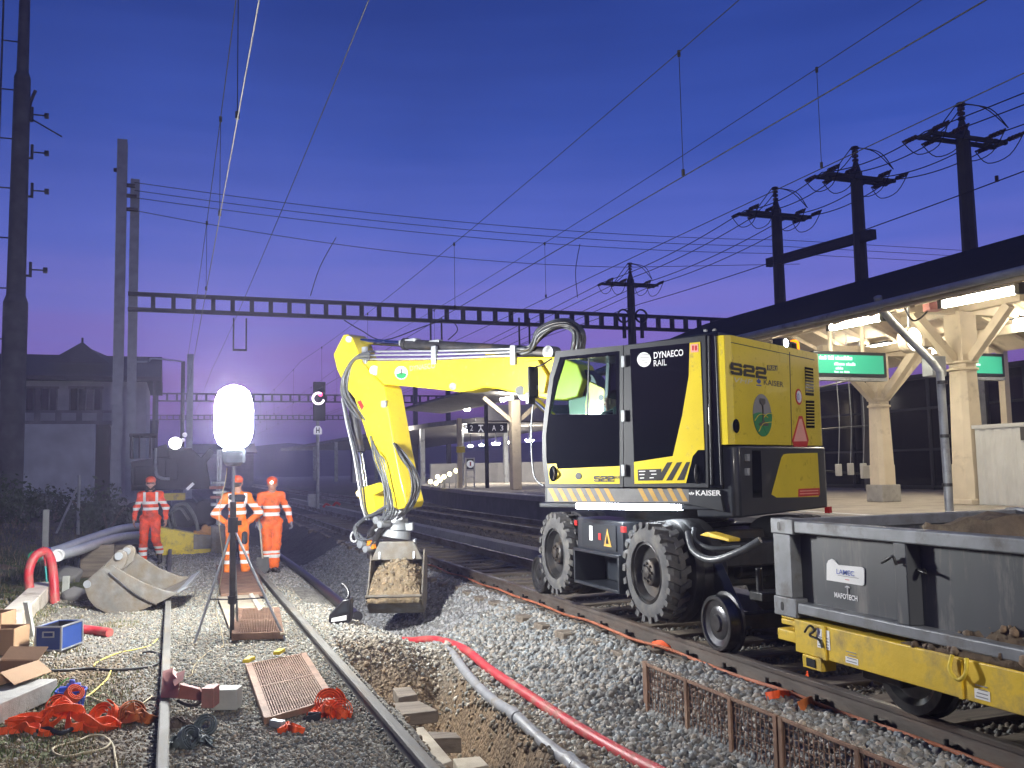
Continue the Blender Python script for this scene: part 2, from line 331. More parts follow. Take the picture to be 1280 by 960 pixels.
def hivis(name, base, zb, shoulder=None, ph=0):
    """orange cloth with reflective bands at heights zb (local z ranges)"""
    m = mat(name, base, .75, var=.2, vs=11, bump=.6, bs=16, dirt=(base[0]*.38, base[1]*.5, base[2]*.8), dirt_amt=.35, ds=5); nt = m.node_tree; N = nt.nodes; L = nt.links; b = N['Principled BSDF']
    src = b.inputs['Base Color'].links[0].from_socket
    tc = N.new('ShaderNodeTexCoord'); sx = N.new('ShaderNodeSeparateXYZ'); L.new(tc.outputs['Object'], sx.inputs[0]); acc = None
    def cmp(sock, c, h):
        n = N.new('ShaderNodeMath'); n.operation = 'COMPARE'; n.inputs[1].default_value = c; n.inputs[2].default_value = h; L.new(sock, n.inputs[0]); return n.outputs[0]
    def op(a, bb, o):
        n = N.new('ShaderNodeMath'); n.operation = o; L.new(a, n.inputs[0])
        if isinstance(bb, float): n.inputs[1].default_value = bb
        else: L.new(bb, n.inputs[1])
        return n.outputs[0]
    for a, c in zb:
        q = cmp(sx.outputs[2], (a+c)/2, (c-a)/2); acc = q if acc is None else op(acc, q, 'MAXIMUM')
    if shoulder:
        ab = N.new('ShaderNodeMath'); ab.operation = 'ABSOLUTE'; L.new(sx.outputs[0], ab.inputs[0])
        q = op(cmp(ab.outputs[0], shoulder[0], .026), cmp(sx.outputs[2], (shoulder[1]+shoulder[2])/2, (shoulder[2]-shoulder[1])/2), 'MULTIPLY'); acc = op(acc, q, 'MAXIMUM')
    mx = N.new('ShaderNodeMix'); mx.data_type = 'RGBA'; L.new(acc, mx.inputs['Factor']); L.new(src, mx.inputs['A']); mx.inputs['B'].default_value = (.80, .80, .78, 1); L.new(mx.outputs['Result'], b.inputs['Base Color'])
    return m
# ------------------------------------------------------------------ world, render settings, haze
W = bpy.data.worlds.new('World'); SC.world = W; W.use_nodes = True; nt = W.node_tree; N = nt.nodes; L = nt.links
tc = N.new('ShaderNodeTexCoord'); sx = N.new('ShaderNodeSeparateXYZ'); L.new(tc.outputs['Generated'], sx.inputs[0])
# dusk sky: afterglow band near the horizon, deep blue above, faint streaky cloud low down
mpn = N.new('ShaderNodeMapping'); mpn.inputs['Scale'].default_value = (1.5, 1.5, 22); L.new(tc.outputs['Generated'], mpn.inputs[0])
cn = N.new('ShaderNodeTexNoise'); cn.inputs['Scale'].default_value = 2.2; cn.inputs['Detail'].default_value = 5; L.new(mpn.outputs[0], cn.inputs['Vector'])
ca = N.new('ShaderNodeMath'); ca.operation = 'MULTIPLY_ADD'; ca.inputs[1].default_value = .075; L.new(cn.outputs['Fac'], ca.inputs[0])
cs = N.new('ShaderNodeMath'); cs.operation = 'SUBTRACT'; L.new(sx.outputs[2], cs.inputs[0]); cs.inputs[1].default_value = .037
L.new(cs.outputs[0], ca.inputs[2])
rp = N.new('ShaderNodeValToRGB'); L.new(ca.outputs[0], rp.inputs[0]); el = rp.color_ramp.elements
SKY = [(0., (.035, .018, .065)), (.035, (.085, .038, .14)), (.07, (.20, .085, .31)), (.115, (.225, .135, .47)), (.17, (.170, .165, .56)), (.24, (.085, .125, .50)), (.34, (.036, .077, .37)), (.46, (.018, .044, .235)), (1., (.012, .028, .16))]
el[0].position, el[0].color = SKY[0][0], (*SKY[0][1], 1); el[1].position, el[1].color = SKY[-1][0], (*SKY[-1][1], 1)
for p, q in SKY[1:-1]: e = el.new(p); e.color = (*q, 1)
# the western side glows more than the east
dt = N.new('ShaderNodeVectorMath'); dt.operation = 'DOT_PRODUCT'; L.new(tc.outputs['Generated'], dt.inputs[0]); dt.inputs[1].default_value = (.75, .66, 0)
mr = N.new('ShaderNodeMapRange'); mr.inputs['From Min'].default_value = -1; mr.inputs['From Max'].default_value = 1; mr.inputs['To Min'].default_value = .55; mr.inputs['To Max'].default_value = 1.22; L.new(dt.outputs['Value'], mr.inputs['Value'])
cn2 = N.new('ShaderNodeTexNoise'); cn2.inputs['Scale'].default_value = 3.5; cn2.inputs['Detail'].default_value = 4; L.new(tc.outputs['Generated'], cn2.inputs['Vector']); m2_ = N.new('ShaderNodeMapRange'); m2_.inputs['From Min'].default_value = .25; m2_.inputs['From Max'].default_value = .75; m2_.inputs['To Min'].default_value = .90; m2_.inputs['To Max'].default_value = 1.12; L.new(cn2.outputs['Fac'], m2_.inputs['Value']); mm_ = N.new('ShaderNodeMath'); mm_.operation = 'MULTIPLY'; L.new(m2_.outputs[0], mm_.inputs[0]); L.new(mr.outputs[0], mm_.inputs[1])
bg = N['Background']; L.new(rp.outputs[0], bg.inputs[0]); L.new(mm_.outputs[0], bg.inputs['Strength'])
SC.view_settings.view_transform = 'Standard'; SC.view_settings.look = 'None'; SC.view_settings.exposure = 0; SC.view_settings.gamma = 1
SC.render.engine = 'CYCLES'; cy = SC.cycles; cy.use_denoising = True
try: cy.denoiser = 'OPENIMAGEDENOISE'; cy.denoising_input_passes = 'RGB_ALBEDO_NORMAL'
except Exception: pass
cy.max_bounces = 6; cy.diffuse_bounces = 3; cy.glossy_bounces = 3; cy.transmission_bounces = 4; cy.transparent_max_bounces = 12; cy.volume_bounces = 0
cy.sample_clamp_indirect = 4; cy.sample_clamp_direct = 0; cy.caustics_reflective = False; cy.caustics_refractive = False
HAZE = .0019  # volume added for lens glow round the lamp; violet tint put into its colour
if HAZE:
    hm = bpy.data.materials.new('glow_haze'); hm.use_nodes = True; n_ = hm.node_tree.nodes; n_.clear()
    ho = n_.new('ShaderNodeOutputMaterial'); hv_ = n_.new('ShaderNodeVolumePrincipled'); hv_.inputs['Density'].default_value = HAZE; hv_.inputs['Color'].default_value = (.70, .66, 1., 1); hv_.inputs['Anisotropy'].default_value = .6
    hm.node_tree.links.new(hv_.outputs[0], ho.inputs['Volume'])
    MB().bb((-330, -90, -2.2), (330, 760, 24)).build('haze', hm, kind='stuff', label='thin violet haze added over the whole railway yard for the lamp glow')

# ------------------------------------------------------------------ ground
def S(a, b, x): t = np.clip((x-a)/(b-a), 0, 1); return t*t*(3-2*t)
def height(X, Y):
    X = np.asarray(X, float); Y = np.asarray(Y, float)
    h = np.full(np.broadcast(X, Y).shape, -.13)
    # left field
    h = h + S(-.7, -1.1, X)*(.03) + S(-2, -6, X)*.35*S(8, 22, Y) - S(1.5, 1.9, X)*.03
    # trench near the camera between left rail and the conduit ledge
    near = S(10.3, 9.5, Y)
    trench = S(1.58, 1.86, X+.10*(fbm(Y*1.3, Y*0, 3)-.5))*S(-.02, -.24, X-np.interp(Y, [4.2, 5.2, 5.9, 6.6, 7.4, 8.2, 9.2, 10.2, 11.2], [2.3, 2.46, 2.56, 2.64, 2.70, 2.76, 2.86, 2.98, 3.06])+.08*(fbm(Y*1.7, Y*0, 5)-.3))
    h = h - near*trench*.72
    # ledge and ballast slope
    led = S(1.9, 2.9, X)*(1-S(3.25, 4.25, X))
    h = h - led*(.20+.06*near)*1.0 - .06*S(2.4, 2.8, X)*(1-S(4.0, 4.3, X))
    # valley further on
    far = S(10.5, 13, Y)
    val = S(1.9, 2.9, X)*(1-S(2.9, 4.2, X)); h = h - far*val*.30
    # ground before the mesh panels
    pan = S(7.65, 7.25, Y); step = S(3.2, 3.5, X)*(1-S(3.84, 3.90, X))
    h = h*(1-pan*step)+(-.47)*pan*step
    top = S(3.88, 3.93, X)*(1-S(4.3, 4.6, X)); h = h*(1-pan*top)+(-.10)*pan*top
    # excavator track and beyond
    h = h - S(4.3, 4.6, X)*.05 - S(6.7, 7.0, X)*(1-S(7.4, 8.8, X))*.14
    h = h - S(11.6, 12.2, X)*.1
    amp = .02+.05*near*trench+.03*led+.05*S(-.7, -1.4, X)
    rel = S(.10, .25, np.abs(X+.03))*S(.07, .2, np.abs(X-1.40))
    h = h + (fbm(X*2.3, Y*2.3, 11)-.5)*amp*2*(.25+.75*rel) + (fbm(X*9, Y*9, 21, 3)-.5)*amp*1.1*(.2+.8*rel)
    return h
def hz(x, y): return float(height(np.array([x]), np.array([y]))[0])
def G(px, py, dz=0., z0=-.13):
    """the ground point seen at a pixel"""
    p = Pz(px, py, z0)
    for _ in range(6): p = Pz(px, py, hz(p.x, p.y))
    return p+UP*dz
xs = np.concatenate([np.linspace(-320, -14, 14)[:-1], np.linspace(-14, -4, 50)[:-1], np.linspace(-4, 7.6, 290)[:-1], np.linspace(7.6, 13, 50)[:-1], np.linspace(13, 320, 24)])
ys = np.concatenate([np.linspace(-80, 2.4, 16)[:-1], np.linspace(2.4, 17, 330)[:-1], np.linspace(17, 45, 190)[:-1], np.linspace(45, 120, 60)[:-1], np.linspace(120, 750, 12)])
GX, GY = np.meshgrid(xs, ys, indexing='ij'); GH = height(GX, GY)
def zone_cols(X, Y):
    n1 = fbm(X*.9, Y*.9, 31); n2 = fbm(X*4, Y*4, 41); n3 = fbm(X*1.7+9, Y*1.7, 51)
    def C(*c): return np.array(c)[None]
    X1, Y1 = X[:, None], Y[:, None]; n1, n2, n3 = n1[:, None], n2[:, None], n3[:, None]
    grav = C(.17, .158, .13)*(.75+.5*n2); soil = C(.165, .118, .068)*(.65+.7*n2); grass = C(.075, .085, .026)*(.6+.8*n2)
    pale = C(.225, .212, .18)*(.75+.5*n2); ball = C(.18, .178, .17)*(.7+.5*n2); dk = C(.075, .066, .056)*(.6+.8*n2); brn = C(.13, .112, .09)*(.6+.8*n2)
    c = grav
    c = c+(pale-c)*S(9, 12, Y1)*S(30, 18, Y1)
    left = S(-.15, -.6, X1+.5*(n1-.5)); lf = soil+(grass-soil)*S(.42, .60, n3+.15*S(-1.0, -2.4, X1)+.25*S(9, 5, Y1)*0)
    lf = lf+(pale*.85-lf)*S(9.2, 10.5, Y1+1.2*(n1-.5))*S(15.5, 13.5, Y1)*S(-2.0, -1.2, X1)
    c = c+(lf-c)*left
    tr = S(1.62, 1.8, X1)*S(3.0, 2.75, X1)*S(10.6, 9.6, Y1); c = c+(C(.165, .110, .062)*(.5+1.0*n2)-c)*tr
    c = c+(brn*1.5-c)*S(1.5, 1.75, X1)*S(1.9, 1.8, X1)*S(10, 9, Y1)*.6
    sl = S(2.7, 3.2, X1+.3*(n1-.5)); c = c+(ball-c)*sl
    c = c+(soil*.8-c)*S(2.6, 2.8, X1)*S(3.4, 3.1, X1)*S(10.5, 9, Y1)*.6
    c = c+(brn-c)*S(4.15, 4.4, X1); c = c+(dk-c)*S(6.6, 7.0, X1)
    c = c+(dk*1.2-c)*S(20, 28, Y1)
    return np.clip(c, .01, .8)
ni, nj = GX.shape; idx = np.arange(ni*nj).reshape(ni, nj)
F = np.stack([idx[:-1, :-1], idx[1:, :-1], idx[1:, 1:], idx[:-1, 1:]], -1).reshape(-1, 4)
gm = mat('trackside_ground', (.2, .2, .2), .92, attr=True, var=.38, vs=16, bump=.0)
nt = gm.node_tree; N = nt.nodes; L = nt.links; b = N['Principled BSDF']; tcg = N.new('ShaderNodeTexCoord')
vo = N.new('ShaderNodeTexVoronoi'); vo.inputs['Scale'].default_value = 26; L.new(tcg.outputs['Object'], vo.inputs['Vector'])
nb = N.new('ShaderNodeTexNoise'); nb.inputs['Scale'].default_value = 60; nb.inputs['Detail'].default_value = 6; L.new(tcg.outputs['Object'], nb.inputs['Vector'])
ad = N.new('ShaderNodeMath'); ad.operation = 'MULTIPLY_ADD'; ad.inputs[1].default_value = .6; L.new(nb.outputs['Fac'], ad.inputs[0]); L.new(vo.outputs['Distance'], ad.inputs[2])
bp = N.new('ShaderNodeBump'); bp.inputs['Strength'].default_value = .9; bp.inputs['Distance'].default_value = .03; bp.invert = True; L.new(ad.outputs[0], bp.inputs['Height']); L.new(bp.outputs[0], b.inputs['Normal'])
gr = np_mesh('ground', np.stack([GX, GY, GH], -1).reshape(-1, 3), F, gm, smooth=180, cols=zone_cols(GX.ravel(), GY.ravel()))
tag(gr, 'gravel and soil railway ground with an open trench', None, None, 'structure')

# ---- loose stones: every one a small faceted rock, countless, so one stuff object per kind of ballast
def ico():
    t = (1+5**.5)/2; v = np.array([(-1, t, 0), (1, t, 0), (-1, -t, 0), (1, -t, 0), (0, -1, t), (0, 1, t), (0, -1, -t), (0, 1, -t), (t, 0, -1), (t, 0, 1), (-t, 0, -1), (-t, 0, 1)], float)
    f = np.array([(0, 11, 5), (0, 5, 1), (0, 1, 7), (0, 7, 10), (0, 10, 11), (1, 5, 9), (5, 11, 4), (11, 10, 2), (10, 7, 6), (7, 1, 8), (3, 9, 4), (3, 4, 2), (3, 2, 6), (3, 6, 8), (3, 8, 9), (4, 9, 5), (2, 4, 11), (6, 2, 10), (8, 6, 7), (9, 8, 1)])
    return v/np.linalg.norm(v[0]), f
IV, IF = ico()
def rand_rot(n):
    q = RNG.normal(size=(n, 4)); q /= np.linalg.norm(q, axis=1)[:, None]; w, x, y, z = q.T
    return np.stack([1-2*(y*y+z*z), 2*(x*y-z*w), 2*(x*z+y*w), 2*(x*y+z*w), 1-2*(x*x+z*z), 2*(y*z-x*w), 2*(x*z-y*w), 2*(y*z+x*w), 1-2*(x*x+y*y)], 1).reshape(n, 3, 3)
def stones_mesh(name, P, size, cols, label, parent=None):
    n = len(P); T = np.stack([IV*(1+RNG.uniform(-.28, .28, (12, 1))) for _ in range(24)])
    k = RNG.integers(0, 24, n); sc = size[:, None]*RNG.uniform(.6, 1.25, (n, 3)); v = T[k]*sc[:, None, :]
    v = np.einsum('nij,nkj->nki', rand_rot(n), v)+P[:, None, :]
    f = (IF[None]+(np.arange(n)*12)[:, None, None]).reshape(-1, 3)
    o = np_mesh(name, v.reshape(-1, 3), f, M['stone'], cols=np.repeat(cols, 12, 0), parent=parent)
    o['kind'] = 'stuff'; 
    if label: o['label'] = label
    return o
def scatter(x0, x1, y0, y1, dens, smin, smax, fn_keep=None, ypow=0):
    n = int((x1-x0)*(y1-y0)*dens); X = RNG.uniform(x0, x1, n); Y = RNG.uniform(y0, y1, n)
    Z = height(X, Y); P = np.stack([X, Y, Z], 1); u, v, d = project(P)
    k = (u > -40) & (u < 1320) & (v < 1010) & (d > 1)
    if fn_keep is not None: k &= RNG.random(n) < fn_keep(X, Y)
    P = P[k]; sz = smin+(smax-smin)*RNG.random(len(P))**1.6; P[:, 2] += sz*RNG.uniform(-.1, .55, len(P)); return P, sz
def stone_cols(n, base, var=.3, warm=.1):
    b = np.array(base)[None]*RNG.uniform(1-var, 1+var, (n, 1)); t = RNG.uniform(-warm, warm, (n, 1))
    return np.clip(b*np.concatenate([1+t, 1+0*t, 1-t], 1), .01, .8)
def batch(name, label, items):
    Ps, ss, cs = [], [], []
    for (P, sz), base, var, warm in items: Ps.append(P); ss.append(sz); cs.append(stone_cols(len(P), base, var, warm))
    return stones_mesh(name, np.concatenate(Ps), np.concatenate(ss), np.concatenate(cs), label)
slope_keep = lambda X, Y: np.where((Y < 7.3) & (X < 3.85), .45, 1.)
batch('gravel', 'pale coarse ballast stones on the slope below the excavator track', [
    (scatter(3.0, 4.45, 3.4, 12, 1600, .009, .038, slope_keep), (.225, .222, .21), .5, .12),
    (scatter(2.7, 4.45, 12, 24, 500, .016, .034), (.26, .26, .26), .35, .05),
    (scatter(3.88, 4.5, 3.4, 7.3, 1000, .016, .034), (.30, .29, .27), .35, .08)])
batch('gravel', 'fine grey gravel filling the siding between its rails', [
    (scatter(-.12, 1.55, 4.4, 9, 2300, .006, .017), (.19, .178, .148), .5, .16),
    (scatter(-.45, 1.75, 9, 15, 1300, .008, .019), (.245, .232, .195), .5, .14),
    (scatter(-.8, 2.2, 15, 24, 320, .01, .022), (.27, .26, .24), .35, .08)])
batch('gravel', 'scattered stones and clods in the brown trench soil', [
    (scatter(1.6, 2.75, 3.4, 10.2, 380, .005, .030), (.17, .13, .085), .5, .15),
    (scatter(2.7, 3.5, 3.4, 10.5, 420, .012, .032), (.31, .285, .24), .35, .12),
    (scatter(1.6, 3.0, 10.0, 13, 600, .009, .026), (.28, .265, .23), .35, .1)])
batch('gravel', 'dark stained ballast between the excavator track rails and beyond', [
    (scatter(4.5, 6.9, 3, 16, 420, .014, .03), (.16, .145, .125), .45, .12),
    (scatter(6.9, 11.6, 8, 34, 90, .018, .035), (.115, .10, .085), .4, .1),
    (scatter(4.4, 6.9, 16, 34, 110, .018, .035), (.11, .10, .09), .4, .1)])
batch('gravel', 'stones and crumbs on the trodden ground left of the siding', [
    (scatter(-2.6, -.4, 6, 15.5, 420, .006, .02, lambda X, Y: np.where(Y > 9.6, 1., .10)), (.27, .245, .20), .35, .12)])
_n = 5200; _P = np.stack([RNG.uniform(3.885, 3.93, _n), RNG.uniform(3.2, 7.25, _n), RNG.uniform(-.49, -.04, _n)], 1); _z = RNG.uniform(.012, .03, _n)
stones_mesh('gravel', _P, _z, stone_cols(_n, (.31, .285, .25), .4, .1), 'stones pressed against the back of the rusty mesh panels')
batch('soil_clods', 'small brown clods and stones on the trodden verge soil', [
    (scatter(-2.8, -.12, 5.8, 10.2, 1500, .003, .011), (.155, .115, .07), .45, .15),
    (scatter(-1.2, .05, 5.8, 10.2, 260, .006, .018), (.24, .21, .16), .4, .12)])
# ---- grass blades
def blades(n, x0, x1, y0, y1, hh):
    X = RNG.uniform(x0, x1, n*4); Y = RNG.uniform(y0, y1, n*4); k = fbm(X*1.7+9, Y*1.7, 51)+.15*S(-1.0, -2.4, X) > .47; X, Y = X[k][:n], Y[k][:n]; n = len(X)
    Z = height(X, Y)-.01; a = RNG.uniform(0, 6.28, n); h = RNG.uniform(.4, 1, n)*hh; w = RNG.uniform(.004, .008, n); l = RNG.uniform(0, .6, n)*h; b = RNG.uniform(0, 6.28, n)
    d = np.stack([np.cos(a)*w, np.sin(a)*w, 0*a], 1); P = np.stack([X, Y, Z], 1); t = P+np.stack([np.cos(b)*l, np.sin(b)*l, h], 1)
    v = np.stack([P-d, P+d, t], 1).reshape(-1, 3); f = np.arange(3*n).reshape(n, 3)
    c = np.array([(.075, .11, .025)])*RNG.uniform(.6, 1.3, (n, 1)); dry = RNG.random(n) < .6; c[dry] = np.array([(.26, .20, .09)])*RNG.uniform(.6, 1.2, (dry.sum(), 1))
    return v, f, np.repeat(c, 3, 0)
bs = [blades(30000, -5, -.25, 6.0, 14, .06), blades(14000, -12, -1.5, 14, 34, .16)]
off = 0; vs, fs, cs = [], [], []
for v, f, c in bs: vs.append(v); fs.append(f+off); cs.append(c); off += len(v)
gg = np_mesh('grass', np.concatenate(vs), np.concatenate(fs), M['grass'], cols=np.concatenate(cs)); tag(gg, 'short dry and green grass on the verge', None, None, 'stuff')

# ------------------------------------------------------------------ rails and sleepers
def rail_mb(x, y0, y1, zt=0., pts=None):
    prof = [(-.06, -.19), (.06, -.19), (.06, -.175), (.014, -.152), (.010, -.045), (.034, -.038), (.036, -.008), (.026, 0), (-.026, 0), (-.036, -.008), (-.034, -.038), (-.010, -.045), (-.014, -.152), (-.06, -.175)]
    return MB().prism([(x+a, y0, zt+z) for a, z in prof], (0, y1-y0, 0))
def track(label, x0, x1, y0, y1, m, sl, sy0, sy1, zt=0., sz=-.155, step=.62):
    t = thing('railway_track', ((x0+x1)/2, y0, -.15), label, 'railway track')
    for x in (x0, x1): rail_mb(x, y0, y1, zt).build('rail', m, t)
    first = None; k = 0
    y = sy0
    while y < sy1 and k < 98:
        if first is None:
            first = MB().bb(((x0+x1)/2-1.28, y-.125, sz-.16), ((x0+x1)/2+1.28, y+.125, sz)).build('sleeper', sl, t, bevel=.012)
        else:
            o = first.copy(); COL.objects.link(o); o.parent = t; o.location = (random.uniform(-.03, .03), y-sy0, random.uniform(-.012, .008)); o.rotation_euler = (0, 0, random.uniform(-.006, .006))
        y += step; k += 1
    return t
track('siding track half buried in gravel that runs up the middle of the worksite', -.034, 1.4, -6, 160, M['rail_pale'], M['sleeper'], 2.2, 3.4, sz=-.18)
tE = track('track with brown rails and timber sleepers carrying the yellow excavator and wagon', 4.645, 6.085, -12, 170, M['rail_top'], M['sleeper'], .3, 40)
track('empty dark track beside the platform wall', 9.35, 10.79, -6, 170, M['rail_top'], M['sleeper'], 8, 48)
# rail clips on the excavator track's near rail
mc = None
for k in range(34):
    y = .3+.62*(k+5)
    if mc is None:
        mb = MB(); mb.box((4.565, y, -.14), (.07, .09, .04)); mb.cyl((4.56, y, -.13), (4.56, y, -.075), .016, n=8); mb.box((4.60, y, -.118), (.05, .05, .02))
        mc = mb.build('rail_clip', M['steel_dk'], tE); y00 = y
    else: o = mc.copy(); COL.objects.link(o); o.parent = tE; o.location = (0, y-y00, 0)
# orange cable lying along the rail foot
pts = [(4.535+.012*math.sin(i*1.7), 2.5+i*.62, -.128+.012*math.sin(i*2.3)) for i in range(28)]
MB().tube(pts, .016, 6, 4).build('cable', mat('faded_orange_cable', (.34, .11, .055), .7, var=.3), smooth=60, label='thin faded orange cable clipped along the foot of the excavator track rail', cat='cable')
# concrete cable trough between the two right tracks
mb = MB(); mb.bb((6.98, 6, -.3), (7.28, 60, -.03)); mb.build('cable_trough', M['concrete'], bevel=.01, label='long low concrete cable trough between the excavator track and the platform track', cat='cable trough')
# ================================================================== EXCAVATOR
EX = V((5.37, 9.25, 0)); A0 = math.radians(-30); f_ = V((math.sin(A0), math.cos(A0), 0)); l_ = V((-math.cos(A0), math.sin(A0), 0))
def U(f, l, z): return EX+f_*f+l_*l+UP*z
def SP(px, py, off=1.2): return PP(px, py, EX+l_*off, l_)
def RP(px, py, off=-1.33): return PP(px, py, EX+f_*off, f_)
def BP(px, py, off=0.): return PP(px, py, EX+l_*off, l_)
def loc(p): d = p-EX; return d.dot(f_), d.dot(l_), d.z
UAX = (f_, l_, UP)
ex = thing('excavator', EX, 'yellow and anthracite road-rail excavator standing on the track with its arm reaching left', 'excavator')
def plate(pxs, off, th, m, name, parent=None, fn=SP, n=None, bevel=None):
    n = n or l_; P = [fn(x, y, off) for x, y in pxs]
    return MB().prism(P, -n*th).build(name, m, parent or ex, bevel=bevel)
# --- undercarriage (aligned with the track)
mb = MB(); mb.bb((4.78, 8.15, .42), (5.96, 10.5, .98)); mb.bb((4.62, 8.75, .80), (6.12, 9.95, 1.0))
mb.cyl((5.37, 8.13, .62), (6.4, 8.13, .62), .12); mb.bb((4.7, 7.75, .66), (6.04, 8.4, .9)); mb.bb((4.7, 10.1, .66), (6.04, 10.75, .9))
chas = mb.build('chassis', M['steel_dk'], ex, bevel=.02)
# side box with panel and step (between the near wheels)
mb = MB(); mb.bb((4.42, 8.72, .72), (4.80, 9.88, 1.08)); sb = mb.build('side_box', M['anth'], ex, bevel=.015)
mb = MB(); mb.bb((4.405, 8.86, .76), (4.425, 9.72, 1.03)); mb.build('panel', M['anth_lt'], sb)
mb = MB(); mb.bb((4.36, 8.72, .34), (4.40, 9.88, .37)); mb.bb((4.36, 8.72, .34), (4.76, 8.76, .72)); mb.bb((4.36, 9.84, .34), (4.76, 9.88, .72)); mb.bb((4.36, 8.72, .335), (4.8, 9.88, .352)); mb.bb((4.36, 8.72, .70), (4.41, 9.88, .735))
mb.bb((4.74, 8.76, .36), (4.78, 9.84, .70)); mb.build('step', M['anth'], ex, bevel=.006)
t_, u_ = V((0, -1, 0)), UP
def xdec(pts, m, name, parent, x=4.4): MB().prism([V((x, y, z)) for y, z in pts], V((-.004, 0, 0))).build(name, m, parent)
xdec([(8.955, .80), (9.135, .80), (9.045, .99)], M['stripe_y'], 'warning_triangle', sb)
xdec([(9.21, .86), (9.27, .86), (9.27, .93), (9.21, .93)], M['red'], 'warning_label', sb)
xdec([(9.42, .84), (9.50, .84), (9.50, 1.0), (9.42, 1.0)], M['decal_w'], 'label_plate', sb)
text('▲', (4.397, 9.075, .84), t_, u_, .06, .07, M['decal_k'], sb, 'warning_symbol') if 0 else None
MB().prism([V((4.394, 9.01, .83)), V((4.394, 9.08, .83)), V((4.394, 9.045, .93))], V((-.003, 0, 0))).build('warning_symbol', M['decal_k'], sb)
MB().bb((4.41, 8.67, .97), (4.44, 8.75, 1.03)).build('marker_light', emit('red_marker', (.45, .012, .01), .12), ex)
MB().bb((4.41, 9.86, .98), (4.45, 9.94, 1.04)).build('marker_light', bpy.data.materials['red_marker'], ex)
# --- wheels
def lug_wheel(y, x0, w, side):
    r = .485; s = side
    wt = MB(); prof = [(0, .30), (.012, .31), (.0, .36), (.015, .43), (.05, .465), (w/2, .472), (w-.05, .465), (w-.015, .43), (w, .36), (w-.012, .31), (w, .30)]
    wt.lathe((x0, y, .62), (s, 0, 0), prof, 48)
    for i in range(22):
        for h in (0, 1):
            a = 2*math.pi*(i+.5*h)/22; rad = V((0, math.cos(a), math.sin(a))); tan = V((0, -math.sin(a), math.cos(a)))
            t0 = .0 if h == 0 else w*.48; t1 = w*.52 if h == 0 else w
            sk = .055*(1 if h == 0 else -1)
            c = V((x0, y, .62))
            q = [c+V((s*t0, 0, 0))+rad*.425-tan*.03, c+V((s*t0, 0, 0))+rad*.425+tan*.03, c+V((s*t1, 0, 0))+rad*.44+tan*(.03+sk), c+V((s*t1, 0, 0))+rad*.44+tan*(-.03+sk)]
            if h == 1: q = [c+V((s*t0, 0, 0))+rad*.44+tan*(-.03-sk*0+.055), c+V((s*t0, 0, 0))+rad*.44+tan*(.03+.055), c+V((s*t1, 0, 0))+rad*.425+tan*.03, c+V((s*t1, 0, 0))+rad*.425-tan*.03]
            tp = [p+rad*(.062 if k in ((0, 1) if h == 0 else (2, 3)) else .052) for k, p in enumerate(q)]
            wt.add(q+tp, [(0, 1, 2, 3), (7, 6, 5, 4), (0, 4, 5, 1), (1, 5, 6, 2), (2, 6, 7, 3), (3, 7, 4, 0)])
    wh = wt.build('wheel', M['rubber'], ex, smooth=30)
    rm = MB(); rm.lathe((x0, y, .62), (s, 0, 0), [(.01, .305), (.03, .30), (.02, .27), (.06, .255), (.09, .24), (.10, .14), (.05, .13), (.04, .125), (.03, .11), (.03, 0)], 40)
    rm.build('rim', M['steel_dk'], wh, smooth=35)
    hb = MB()
    for i in range(8): a = 2*math.pi*i/8; hb.cyl((x0+s*.045, y+.085*math.cos(a), .62+.085*math.sin(a)), (x0+s*.01, y+.085*math.cos(a), .62+.085*math.sin(a)), .012, n=6)
    hb.lathe((x0+s*.02, y, .62), (-s, 0, 0), [(0, .06), (.012, .055), (.02, 0)], 16); hb.build('hub', M['steel_dk'], wh, smooth=35)
    return wh
for y in (8.13, 10.44): lug_wheel(y, 4.35, .23, 1); lug_wheel(y, 6.39, .23, -1)
for y in (8.13, 10.44):
    for xx in (4.60, 5.76):
        MB().lathe((xx, y, .62), (1, 0, 0), [(0, .0), (0, .43), (.03, .495), (.1, .505), (.12, .495), (.14, .505), (.24, .505), (.26, .495), (.28, .505), (.36, .50), (.40, .45), (.40, 0)], 44).build('drive_drum', M['rubber_dk'], ex, smooth=35)
def rail_wheel(x, y, s):
    o = MB().lathe((x-s*.065, y, .243), (s, 0, 0), [(0, .0), (0, .07), (.02, .08), (.02, .12), (.035, .15), (.02, .20), (.0, .21), (0, .238), (.005, .243), (.105, .246), (.112, .275), (.14, .272), (.14, 0)], 44).build('rail_wheel', M['wheelsteel'], ex, smooth=35)
    return o
for y in (7.27, 11.55):
    for x, s in ((4.645, 1), (6.085, -1)): rail_wheel(x, y, s)
for y in (7.20, 11.48): MB().bb((4.78, y, .17), (5.95, y+.14, .31)).build('rail_axle', M['steel_dk'], ex, bevel=.01)
for yy, d in ((7.27, .55), (11.55, -.55)):
    for x in (4.86, 5.88): MB().prism([(x-.05, yy-.09, .18), (x-.05, yy+.09, .18), (x-.05, yy+d+.12, .82), (x-.05, yy+d-.12, .82)], (.1, 0, 0)).build('rail_axle_arm', M['anth'], ex, bevel=.01)
mb = MB(); mb.cyl((4.98, 7.15, .45), (4.98, 7.15, .72), .03); mb.bb((4.9, 7.0, .44), (5.85, 7.2, .52)); mb.cyl((5.37, 6.55, .42), (5.37, 7.2, .42), .07); mb.bb((5.2, 6.45, .36), (5.54, 6.6, .50)); mb.build('coupler', M['steel_dk'], ex, bevel=.01)
mb = MB(); mb.prism([(4.66, 7.62, 1.00), (4.66, 7.12, .97), (4.66, 7.12, 1.0), (4.66, 7.5, 1.035)], (.12, 0, 0)); mb.build('guard', M['yellow_worn'], ex, bevel=.008)
